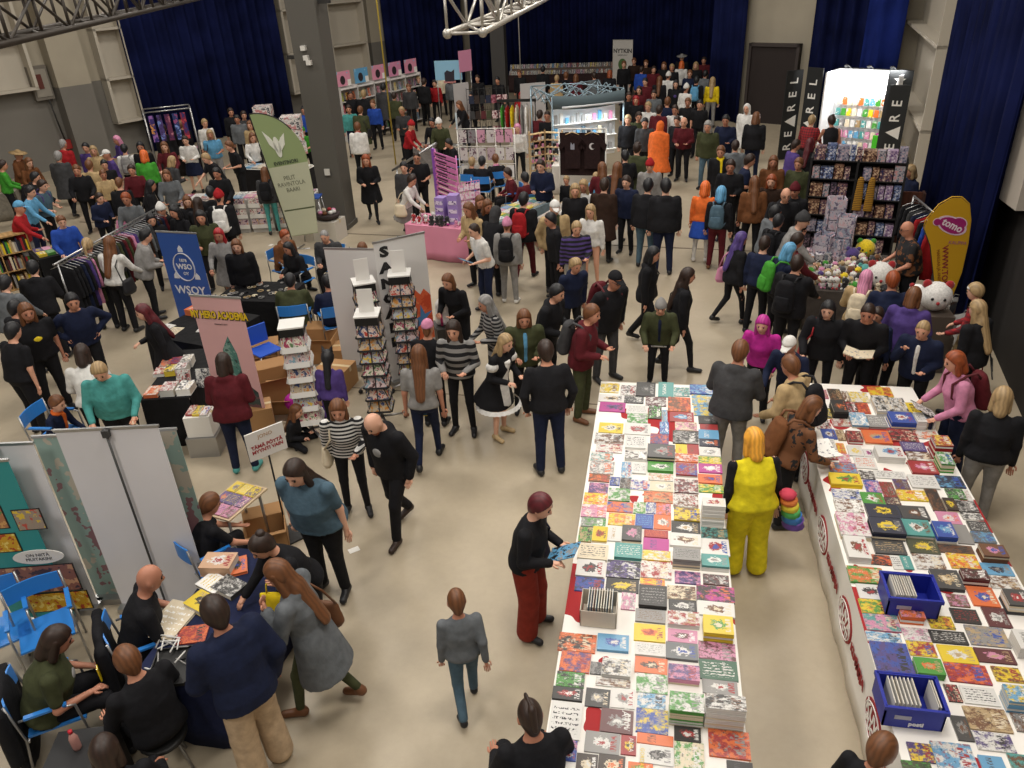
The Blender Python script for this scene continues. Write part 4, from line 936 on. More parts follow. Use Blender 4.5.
# ---------------------------------------------------------------- the visitors
# head point, height, facing (0 away, 90 right, 180 to the viewer), pose, hair, top, legs, shoes | extras | place | group | fatness
CROWD = '''
60 627 1.72 105 Thh43 md tf pk k|phone,printy|sitting on a blue chair in the near left corner||1.25
150 565 1.80 95 Tqq42 bd tk pk k||signing a pad at the dark table||1.1
121 647 1.72 345 Tqq2 sc lk pk k||seated low beside the dark signing table||1.1
100 737 1.66 20 Tqq1 md lk pk k||at the bottom edge in front of signing table||1.1
209 597 1.80 345 Sqp2 sd zn wZ d||leaning over the pens on the signing table||1.0
270 562 1.70 300 Vuu23 lc cG gf c|bagc,totee|with tan handbag at the signing table||
253 540 1.64 250 Sqr63 ud lk pk k||bending over the comics at the signing table end||
212 493 1.62 75 Trr33 sc tk pk k||seated behind the comics stand||
290 465 1.84 215 Sdd33 ld tB pk k||large figure standing left of the striped sweater||1.4
336 402 1.66 190 Shd3 mc lwSk7 gk k|bagA|in a black and white striped sweater||
367 418 1.76 225 Vpp25 b- hk pk d|printy,beardx|walking in the open floor left of centre||1.1
297 405 1.15 120 Khh3 lc hk pk k||child crouching behind the striped sweater||
327 350 1.30 20 Sdd2 ek lu gk k||with cat ears beside the spinner racks||
222 353 1.66 20 Shh2 md hm pn t||in front of the pink hero poster||1.2
139 305 1.64 265 Sdh2 lm rk xk k||behind the black stall with manga piles||1.1
70 294 1.80 175 Saa3 sk ln pk k||with hands on hips behind the book table||1.15
24 304 1.82 170 Sdd2 lc tk pk k|beardc,printe|in a shirt with yellow bat emblem||1.25
12 322 1.72 60 Sdd2 sk tk pk k||at the left edge beside the bat shirt||1.2
80 344 1.66 20 Sqq3 md lw pk k||with white back beside the bat shirt||1.1
96 366 1.68 195 Sqq34 sh lt pk k|toteA1|in teal behind the white banner tops||1.35
57 396 1.35 130 Tqq4 sc ln pk k|scarfo|boy seated behind the white banner tops||
31 260 1.74 20 Sqq2 sk jk pk k||in front of the wooden bookcase||1.1
4 275 1.74 40 Sqr3 sk jG pk k||at left edge below the wooden bookcase||
86 238 1.72 20 Sqr2 ph hy pk k|bpg|browsing the clothes rail from its left end||
109 236 1.70 40 Sqr2 lc lw pk k|bagk|browsing the clothes rail in a white top||
146 229 1.74 85 Shh3 sk jy pk k|phone|beside the blue publisher banner||1.1
159 204 1.66 200 Sqq2 nw jk pk k||behind the right end of the clothes rail||
172 206 1.66 230 Sqq2 mk lk pk k||next to the white beanie behind the rail||
121 209 1.30 190 Sqq2 nr lp pk k||small behind the middle of the rail||
124 193 1.66 200 Sqq2 sx lG pk k||behind the red beanie near the rail||
99 193 1.52 150 Shh3 sd jn pk k||in the aisle behind the clothes rail||
19 201 1.76 110 Shr2 cs lr wy k||behind the wooden bookcase on the left||1.15
30 186 1.74 120 Srr3 sk ls pn k||beside the red sweater at far left||
42 180 1.78 130 Shh3 sd tB pk k|bpu|standing in the aisle past the red sweater||1.15
18 150 1.72 120 Sqq2 vh jc pk k||at the far left stall in straw hat||
28 158 1.68 150 Sqq3 lc lc pk k||beside the straw hat at far left||
35 172 1.72 110 Sqr2 sk jk pk k|bpk|at the end of far left stall||
2 160 1.72 90 Sqq1 sd lv pk k||cut by the left edge at far left stall||
57 151 1.76 25 Vdd1 sy cg pk k||walking away near the left wall||1.1
62 139 1.80 40 Sdd1 zy cr pk k||taller behind the grey coat||1.1
84 143 1.70 200 Sdd1 sk lu pk k||left of the beige coat near the wall||
92 146 1.66 190 Sdd1 mh la pk k||near the wall left of the white cap||
88 160 1.70 20 Sdd1 sc ca pk k||in front of the left wall pier||
104 150 1.68 260 Shh1 cw lu pk k||in a white cap near the left wall||
115 136 1.66 240 Shh1 mp lu pk k||pink haired near the left wall||
123 144 1.70 10 Sdd1 sk lw pk k|bpy|with back to us near the left wall||
103 160 1.60 180 Sdd1 sk lk pk k||in the group left of the green costume||
102 170 1.50 170 Sqq1 sc la pk k||short, left of the green costume||
118 177 1.68 20 Sdd1 zc lk pk k||in front of the green costume||
143 150 1.74 20 Sdd1 mo lv gk k||in a bright green costume||1.2
139 142 1.74 190 Sdd1 mk lk pk k||directly behind the green costume||
151 180 1.64 100 Shh2 lk jk pk k||in front right of the green costume||
163 142 1.70 190 Sqq1 lc lm pk k||right of the green costume||
162 124 1.78 10 Sdd1 sd jk pk k||facing the poster stall by the left curtain||1.1
180 120 1.74 15 Sdd1 sc jk pk k||at the poster stall by the left curtain||
184 136 1.68 195 Shh2 sd lw kn k||in a dark pinafore by the poster stall||
172 156 1.64 60 Shh2 mh jg pk k||with curly hair left of the comics table||
204 119 1.72 160 Sdd1 sh lw py k||in white near the left curtain||
209 130 1.72 185 Shd2 mh ts py k|bagk|in bright blue near the comics table||1.1
203 154 1.72 240 Sqr43 sh tk pk k||bending over the comics table||1.1
227 141 1.78 250 Shh2 sc tk pk k||behind the comics table||1.1
230 108 1.74 170 Sdd1 sd jk pk k||at left curtain, left of three||
236 115 1.72 190 Sdd1 sk jG pk k||at left curtain, middle of three||
243 111 1.74 170 Sdd1 sd jg pk k||at left curtain, right of three||
249 121 1.68 200 Sdd1 mc ja pk k||behind the green feather flag||
252 133 1.68 160 Sqq2 mc lw pk k||leaning on the table left of the feather flag||
197 197 1.68 30 Sqq1 ld jk pk k||at the near side of the comics table||
199 211 1.72 190 Shh2 lk jf pk k||behind the blue publisher banner||1.1
218 190 1.72 15 Sdd1 nr jk pk k|bpw|looking at the comics table front||
209 186 1.70 10 Sqq1 sk jk pk k||left of the red beanie at the comics table||
217 229 1.66 200 Sqq2 lr ry xk k||with bright red hair behind the jewellery table||1.1
235 240 1.66 190 Sdd2 mc jk pk k||right of the bright red hair||
264 167 1.62 15 Sdd1 lc hg gt k|bpk|with green trousers beside the feather flag||
285 230 1.72 140 Thh3 sx jc pk k||seated behind the grey shawled pair||
323 231 1.74 200 Thh4 zy jg pk k|open:r|with red shirt under a jacket||1.1
286 243 1.66 230 Thh3 mk jk pk k||seated with black hair near the jewellery||
289 273 1.72 10 Tqq2 sk hf pk k||seated in a blue chair, olive back||1.2
326 274 1.72 350 Tqq2 sk ln pk k||seated in a blue chair, navy back||1.1
361 243 1.72 200 Tqq2 sc jk pk k||seated behind the tall white banner||
301 127 1.60 200 Shh2 nv tv pk k||in a green cap beside the pillar||
303 106 1.72 190 Sdd1 sk lb pk k||left of the pillar near the cube display||
350 91 1.76 170 Sdd1 sd jk pk k||right of the pillar by the far bookshelf||
363 90 1.74 10 Sdd1 sh jk pk k||in front of the far bookshelf, leftmost||
383 83 1.86 15 Sdd1 sk cg pk k||tall in grey suit at the far bookshelf||1.1
348 105 1.70 185 Sdd1 sd lt pn k||in teal just right of the pillar||
360 106 1.70 20 Sdd1 sc cf pk k|bagk|in olive coat right of the pillar||1.2
357 122 1.70 15 Sdd1 sc jw pk k|scarfr|with red scarf right of the pillar||1.1
365 155 1.72 185 Vhh2 lx ck gk k||in a dark long coat right of the pillar||
408 84 1.74 190 Sdd1 sc jg pk k||middle of the far bookshelf||
418 76 1.76 200 Sdd1 sh jk pk k||right part of the far bookshelf||
424 78 1.78 30 Sdd1 sd jk pk k||at the right end of far bookshelf||
434 80 1.70 190 Sdd1 sd lr pk k||in red beside the light blue poster||
440 72 1.74 180 Sdd1 sc lA pk k||below the light blue poster||
450 76 1.74 200 Sdd1 sc jG pk k||right of the light blue poster||
458 101 1.68 240 Srr3 lc lk pk k||behind the pink stall display||
401 107 1.70 200 Shh2 sh jg pk k||left of the red and black costume||
412 121 1.66 120 Sqr3 nr lr pk k||in red beside the far handrail||
431 118 1.66 200 Sqq3 sk lk pk k||dealer at the table by the handrail||
438 119 1.72 200 Sqq3 nw jf pk k||with white hat by the handrail table||
447 139 1.66 260 Tqq4 sk lk pk k||leaning low by the handrail table||
403 162 1.66 190 Sdd1 sk jg pk k||left of the glasses by the handrail||
416 152 1.74 185 Shu2 zd tk pk k|glasses|in black beyond the pink table||1.2
413 175 1.62 120 Sqr4 ud lw ky_ k|bagA|bending over the pink table||
472 157 1.60 20 Tqq2 sh lk pk k||seated behind the pink grid||
482 156 1.62 15 Tqq1 sk tk pk k||seated in the middle behind pink grid||
495 154 1.62 350 Tqq2 sc lk pk k|scarfp|seated in pink hood behind pink grid||
506 168 1.66 260 Thq2 sd lm pk k||seated in maroon beside the pink grid||1.1
477 75 1.74 190 Sdd1 sd jk pk k||left of the yellow shirt at far stalls||
500 65 1.74 190 Shh1 cw le pk k||in a yellow shirt at the far stalls||1.1
497 77 1.70 200 Sdd1 sk jk pk k||in front of the yellow shirt||
488 200 1.66 150 Shh3 lc jk pk k||right of the pink table||
472 224 1.74 240 Shh3 zd tw pn k|magzs|in a white T-shirt right of pink table||
467 203 1.68 225 Shh2 lc ja pk k||behind the white T-shirt||
507 218 1.64 10 Sdd1 np jy py w|bpk|in a pink beanie with grey trousers||
446 275 1.66 215 Shh4 mc lk pk k||over the pink and white rucksack||
483 296 1.66 250 Shq2 ly lySk6 wkSy k||with silver hair and striped skirt||
427 319 1.60 15 Sqq1 cpcc lk pk k||in a pink cap beside the spinner rack||
418 345 1.68 10 Wdd1 lc ty gn k|phone|walking past the spinner rack||
452 322 1.66 195 Shh2 ld lkSy3 gk k||right of the pink cap||
507 335 1.60 130 Shh3 lh rk xk_ a|apronw,frill|in a maid costume with white apron||
545 340 1.80 350 Spp1 sd lk pn k||with back to us beside the maid costume||1.1
524 311 1.68 175 Shh3 mc jf pk k|open:s,bagd|in light blue shirt and green jacket||1.1
559 285 1.76 120 Shh3 sk jk pk k||behind the maroon hoodie||1.1
594 305 1.76 110 Shh2 sc hm pf c|bpg|in maroon hoodie above the long book table||1.1
577 259 1.64 150 Sdd3 ph jn pk k||with ponytail behind the black cap||
577 222 1.70 170 Shd3 sh luSk4 py k||in a purple striped jumper||1.15
555 201 1.80 170 Sdp2 cwd ja pk k|scarff|in a white cap and khaki jacket||1.1
524 192 1.76 20 Wdd1 sk jk pm k|bpr|with red rucksack||1.1
583 180 1.66 200 Sdd2 lh rw xk k||in white dress behind khaki jacket||
605 178 1.74 15 Sdd1 sd cd pk k||in long brown coat behind the stalls||1.1
617 272 1.84 140 Spp3 ck jk pg k|glasses,bpm|in a black cap left of the grey beanie||1.15
655 247 1.70 100 Wdd1 mk jk pk k|bagk1|walking behind the grey beanie||
661 301 1.48 180 Sqq4 nyc jf pk k|open:n,magzy|in a grey beanie above the book table||1.1
690 268 1.68 80 Wdd1 ld jk gk k|bagk1|walking right of the grey beanie||
649 178 1.80 15 Sdd1 sk jk pB k||left of two black winter jackets||1.2
666 178 1.80 355 Sdd1 sk jk pn k||right of two black winter jackets||1.2
706 181 1.64 10 Sdd1 mo lo kbw w||in an orange wig and blue skirt||
722 186 1.64 10 Sdd1 ms lk pm c|bpB|with light blue wig beside orange wig||
743 232 1.64 60 Wdd1 lu jk gk k|bagp1|with purple hair in the central aisle||
752 154 1.78 80 Shh2 sd tn pk k||in navy T-shirt right of the orange wig||1.1
742 340 1.78 15 Sqq2 sc hg py k||at the right corner of long book table||1.2
789 355 1.70 300 Sqr3 sc ja pk k|bpk|leaning towards the book table in tan||1.1
789 338 1.60 200 Sqq4 cwd ln pk k||in white cap behind the tan jacket||
763 317 1.60 190 Sqq3 lP lP pk k||in a magenta costume||
817 397 1.64 60 Sqq4 mc lcOk pk k|bpc,bookW|with open book at the right hand table||1.1
754 428 1.69 335 Sdd2 mO vY wY k|slvk|in bright yellow costume between the book tables||1.3
829 302 1.66 185 Sdq2 mk jk gk k|bagr|in black left of the reading figure||
869 305 1.76 185 Shh4 zd lk pk k|bookA|reading behind the right hand table||1.1
924 322 1.62 190 Shu3 zh jn pk k|open:w|boy with hand at chin||1.1
954 352 1.68 245 Sqq3 mx lp wn k|bpm,magzw|reading at the table corner||1.1
1005 387 1.66 350 Sdd1 mh lk py r||right of the book table in pale jeans||1.15
978 300 1.66 300 Sdd1 lh jk pk k|tote r|in black below the yellow flag||1.1
975 283 1.64 280 Sqq2 jh lrDm pk k||in red plaid below the yellow flag||
916 287 1.68 10 Sqq2 mc ju pk k||in purple at the plush toys||1.1
894 271 1.70 350 Sqq2 sx jn pk k||dark red hair at the plush toys||1.1
868 270 1.66 10 Sqq1 lp ja pk k|bpA|with pink hair at the plush toys||1.1
878 308 1.50 200 Sdd1 sd ln pk k||behind the reading figure||
907 221 1.80 250 Sqq2 b- tkOc pk k|glasses|vendor behind the plush table||1.25
787 188 1.78 170 Sqq3 by jk pk k|glasses|at the game shelf in black||1.1
806 213 1.74 90 Sqr3 ng jy pk k||in dark beanie at the plush table||1.1
800 233 1.70 60 Sqr2 sd jm pk k||bending at left end of plush table||
792 243 1.68 60 Sqr2 ms tn pk k|bpv|with bright blue hair at the plush table||
799 255 1.74 20 Sqr1 sd jk pk k|bpk|in black at left of plush table||1.2
778 205 1.68 60 Shh2 sk jG pk k||left of the plush table||
813 115 1.70 20 Sqq1 sh lrDm pk k||in red plaid at the white booth||1.1
832 115 1.74 340 Srd2 ud nk pk k||in black vest top at the white booth||1.1
798 139 1.70 60 Sdd1 zd lu pk k||in purple left of the white booth||1.1
811 138 1.66 20 Sdd1 lm lk pk k||with dark red hair below the white booth||
799 158 1.70 200 Sdd1 sc jf pk k||in green left of the game shelf||1.1
774 156 1.70 180 Sdd1 lc jc pk k||smiling in brown left of the game shelf||
772 175 1.68 190 Sdd1 mx jd pk k||below the smiling one in brown||
876 150 1.72 200 Sdd1 my jm pk k||behind the top of the game shelf||
910 165 1.66 240 Sdd2 mh ln pk k||right of the game shelf||
736 140 1.66 0 Sdd1 sd jG pk k||left of the furry white costume||
757 112 1.80 10 Sdd1 mc jk pn k||beside the white furry costume||1.2
726 115 1.80 190 Shp2 sk ln pn k||in navy left of the furry costume||1.2
708 121 1.80 195 Sdd2 my jf pB k||in green jacket with grey hair||1.15
721 146 1.74 190 Sdd2 sc jk pk k|scarfe|in black with yellow scarf||
731 160 1.72 185 Shh2 sd jk pk k||in black right of the orange wig||
684 117 1.76 190 Shh2 bd lm pk k||in dark red sweater near the orange poncho||1.1
661 121 1.72 20 Sdd1 ho qo pk k||in an orange hooded poncho||1.1
677 116 1.74 200 Sdd1 sd jk pk k|open:w|between the poncho and dark red sweater||
675 105 1.74 190 Sdd1 sd lw pk k||in white behind the orange poncho||
648 102 1.74 200 Sdd1 sh tw pk k||in white left of the orange poncho||
628 115 1.72 185 Sdd1 sh jk pk k||right of the T-shirt stand||
639 112 1.72 170 Sdd1 sd jf pk k||between T-shirt stand and orange poncho||
638 142 1.76 20 Sdd1 sd cf pk k||in a green parka right of T-shirt stand||1.2
625 150 1.68 350 Sqq1 sk jk pk k||left of the green parka||
650 160 1.70 185 Sdd2 nr hy pk k||in a red beanie and grey hoodie||1.1
668 97 1.72 10 Sdd1 sc ln pk k||in dark navy near the far curtain||
697 76 1.76 10 Sdd1 sk jk pk k|bps|with small light blue rucksack||
713 77 1.70 5 Sdd1 lh le py k||in yellow with long blond hair||
719 68 1.74 180 Sdd1 sd jk pk k||behind the yellow top||
714 66 1.70 190 Sdd1 mp jk pk k||pink haired behind the yellow top||
704 57 1.78 190 Sdd1 sd jm pk k||far back, right end of the crowd||
696 62 1.76 185 Sdd1 mh jk pk k||far back, blond beside the right end||
682 54 1.80 190 Sdd1 vy jk pk k||far back, taller in a hat||
682 61 1.72 10 Sdd1 mo jw pk k||far back, orange hair over white||
676 80 1.72 185 Sdd1 lk hk pk k|printu|in black with a purple chest print||1.1
687 84 1.66 30 Sdd1 nw lw pk k||white headed near the purple chest print||
669 72 1.70 20 Sdd1 nw jw pk k||far back in white beanie||
664 62 1.74 190 Sdd1 mc jk pk k||far back, brown haired by the curtain||
654 66 1.72 175 Sdd1 sd jm pk k||far back, left of the white beanie||
646 60 1.74 190 Sdd1 sc jd pk k||far back, third from the poster||
642 66 1.70 20 Sdd1 sd jb pk k||far back in blue near the poster||
634 58 1.76 190 Sdd1 sc jd pk k||far back, right beside the poster||
624 61 1.76 180 Sdd1 sc jk pk k||far back, in front of the poster||
639 86 1.66 195 Sdd1 md lm pk k||left edge of the far crowd||
654 90 1.70 190 Sdd1 sd jG pk k||in front of the far crowd||
636 96 1.66 190 Sdd1 mr jk pk k||with red hair by the canopy stall||
543 66 1.72 10 Sdd1 sk jk pk k||browsing the far long book table, left||
557 75 1.66 20 Sdd1 sh ja pk k||behind the canopy stall, blond||
566 72 1.70 5 Sdd1 sc jk pk k||behind the canopy stall, brown hair||
576 74 1.66 10 Sdd1 mc jm pk k||behind the canopy, shorter||
594 72 1.68 350 Sdd1 sd jG pk k||behind the canopy stall, right part||
610 70 1.70 10 Sdd1 mx jk pk k||behind the canopy stall, ginger||
519 70 1.70 200 Sdd1 sc jk pk k||left of the far long book table||
578 114 1.58 20 Sdd1 nn jk pk k||in a navy hat under the canopy||
596 116 1.58 350 Sdd1 nn jG pk k||in a navy hat, right, under the canopy||
540 110 1.72 20 Sdd1 sd jm pk k||behind the wooden shelf stand, left||
547 111 1.76 190 Sdd1 zd tk pk k||behind the wooden shelf stand, right||
521 92 1.72 200 Shh1 lr cr pk k||in red furry costume by the stalls||1.1
517 124 1.64 190 Sdd2 mp lw pk k|bagA|pink haired by the wooden shelf stand||
602 162 1.66 350 Sqq1 lc jm pk k||behind the baby carrier at T-shirt stand||
596 172 1.20 10 Sdd1 sh ls pk k||child with light hair by T-shirt stand||
540 168 1.66 30 Tqq2 sk lB pk k||seated left of the T-shirt stand||1.1
524 172 1.66 330 Tqq2 sk lm pk k||seated beside the stall of maroon seller||
566 176 1.20 200 Sdd1 sh lk pk k||small blond right of seated seller||
575 184 1.66 180 Sdd1 mh jk pk k||long table right of seated seller||
626 176 1.68 200 Sdd1 sd jn pk k||below the green parka||
549 213 1.70 250 Sdd1 sk jk pk k||behind the khaki jacket||
755 176 1.66 350 Sdd1 lc jc pk k||with long brown hair below the smiling one||
795 184 1.70 200 Sdd2 nm jk pk k||in a dark red beanie by the game shelf||
780 214 1.60 30 Sdd1 sk jk pk k|bpk|small in black left of dark beanie||
766 236 1.66 20 Sdd1 sd ln pk k||left of the bright green rucksack||
480 196 1.68 160 Shh3 lc jk pk k||between pink table and seated maroon seller||
497 206 1.70 40 Sqq4 hg jk pk k||grey hooded, bending right of pink table||
540 160 1.74 200 Shh2 sd jn pk k||standing seller beside the wooden shelf stand||
590 205 1.64 200 Sdd1 lh lw xw k||blond in white at the small toy stall||
618 162 1.70 20 Sdd1 lc jk pk k||between T-shirt stall and green parka||
629 92 1.74 180 Sdd1 sd jk pk k||at the right end of the canopy||
645 78 1.72 200 Sdd1 sk jm pk k||in the far crowd, dark red, left part||
660 76 1.70 10 Sdd1 lc jk pk k||in the far crowd, long brown hair||
690 70 1.74 185 Sdd1 sc jn pk k||in the far crowd, navy, centre right||
706 70 1.72 20 Sdd1 sk jG pk k||in the far crowd, grey, right part||
672 64 1.76 190 Sdd1 sh jk pk k||in the far crowd, blond, centre||
660 105 1.74 20 Sdd1 sd jm pk k||behind the orange poncho, dark red||
688 98 1.72 190 Sdd1 sc jk pk k||right behind the orange poncho||
645 118 1.70 185 Sdd1 sk jg pk k||just left of the orange poncho||
700 100 1.70 185 Sdd1 sk tk pk k||below the yellow top||
470 92 1.70 185 Sdd1 lk jk pk k||at the left side of the handbag grid||
394 92 1.70 20 Sdd1 sd jf pk k||right of the tall grey suit||
372 100 1.68 200 Sdd1 sc lb pk k||in front of the tall grey suit||
75 165 1.68 190 Sqq1 sc jk pk k||left of the beige coat||
130 165 1.66 190 Sqq1 sd lm pk k||in front of the green costume, dark red||
215 168 1.70 200 Sqq2 sk jk pk k||between blond bender and red beanie||
165 170 1.64 190 Sqq1 mc jG pk k||below the poster stall||
186 196 1.66 180 Shh2 lc jk pk k||above the blue publisher banner, left||
150 214 1.62 170 Sqq2 lk jk pk k||right end of the clothes rail, low||
60 216 1.66 170 Sqq2 sc jb pk k||beyond the left end of the rail||
14 300 1.70 60 Sqq1 sk jk pk k||at the left edge above the bat shirt||
747 104 1.72 200 Sdd1 hw cw pw w||in a furry white costume by the door||1.2
528 700 1.74 345 Tqq2 kd lk pk k||with a mohawk left of the long table||1.1
888 735 1.35 20 Sqq3 sc lk pk k||child at the near corner of the right table||
455 589 1.28 355 Wdb1 zc lG pB k||child alone on the open floor||
545 496 1.68 110 Shh23 sm lk wR k|bagn1,magzs|with baggy rust trousers left of long table||1.1
'''
PEOPLE = {}
for ln in CROWD.strip().split('\n'):
    a = ln.split('|'); f = a[0].split(); fat = float(a[4]) if len(a) > 4 and a[4] else 1.
    PEOPLE[a[2]] = person(float(f[0]), float(f[1]), float(f[2]), float(f[3]), f[4], f[5], f[6], f[7], f[8], a[1].replace('tote ', 'tote'), a[2], a[3] or None, fat)
# ---------------------------------------------------------------- the two long book tables
TZ = .75
X0, X1 = G(572, 576, TZ).x, G(729, 576, TZ).x; YF = G(655, 384, TZ).y
m_clT = mat('ece8e2', .75, kind='spots:a01c20:1.7:.6'); m_cl = mat('e8e5df', .8, kind='wall')
table((X0+.02, 3.1), (X1-.02, 3.1), YF-3.12, TZ-.012, lab='trestle table under the centre book table cloth')
cloth((X0, 3.08), (X1, 3.08), YF-3.08, TZ-.006, m_cl, 'white and red printed cloth over the centre book table', mtop=m_clT)
RX0 = G(850, 576, TZ).x; RX1 = G(1016, 576, TZ).x; RYF = G(870, 386, TZ).y
table((RX0+.02, 3.1), (RX1-.02, 3.1), RYF-3.12, TZ-.012, lab='trestle table under the right hand book table cloth')
cl = cloth((RX0, 3.08), (RX1, 3.08), RYF-3.08, TZ-.006, m_cl, 'white cloth with red oval logos over the right book table', mtop=m_clT, wave=.008)
red = mat('8e1c20', .7)
# red printed emblems along the left drop of the right hand cloth
for i, yy in enumerate((9.0, 7.75, 6.55, 5.4, 4.3)):
    q = MB(); n_ = 24; c = Vector((RX0-.026, yy, .40))
    V = [(c.x, c.y+.24*math.cos(2*PI*j/n_), c.z+.17*math.sin(2*PI*j/n_)) for j in range(n_)]+[(c.x+.03, c.y+.24*math.cos(2*PI*j/n_), c.z+.17*math.sin(2*PI*j/n_)) for j in range(n_)]
    q.add(V, [tuple(range(n_))[::-1]]+[(j, (j+1) % n_, (j+1) % n_+n_, j+n_) for j in range(n_)], red)
    V = [(c.x-.004, c.y+.21*math.cos(2*PI*j/n_), c.z+.145*math.sin(2*PI*j/n_)) for j in range(n_)]; q2 = MB(); 
    for k in range(n_): a, b_ = Vector(V[k]), Vector(V[(k+1) % n_]); q2.bar(a, b_, .008, .008, mat('e6e3dd'))
    e = q.build('logo_oval', cl); e.matrix_parent_inverse = cl.matrix_world.inverted() if 0 else Matrix.Translation(-cl.location)
    e = q2.build('logo_ring', cl); e.matrix_parent_inverse = Matrix.Translation(-cl.location)
    mm = lambda y, z: LM((RX0-.030-cl.location.x, y-cl.location.y, z), (0, -1, 0), (0, 0, 1))
    text('logo_lettering', 'KUVA', .15, mat('e6e3dd'), mm(yy, .44), cl, .002, bold=.004); text('logo_lettering', 'PUOTI', .11, mat('e6e3dd'), mm(yy, .33), cl, .002, bold=.004)
    text('cloth_lettering', 'SARJA', .11, red, mm(yy+.48, .42), cl, .002, bold=.006); text('cloth_lettering', 'KUVAT', .11, red, mm(yy-.48, .40), cl, .002, bold=.006)
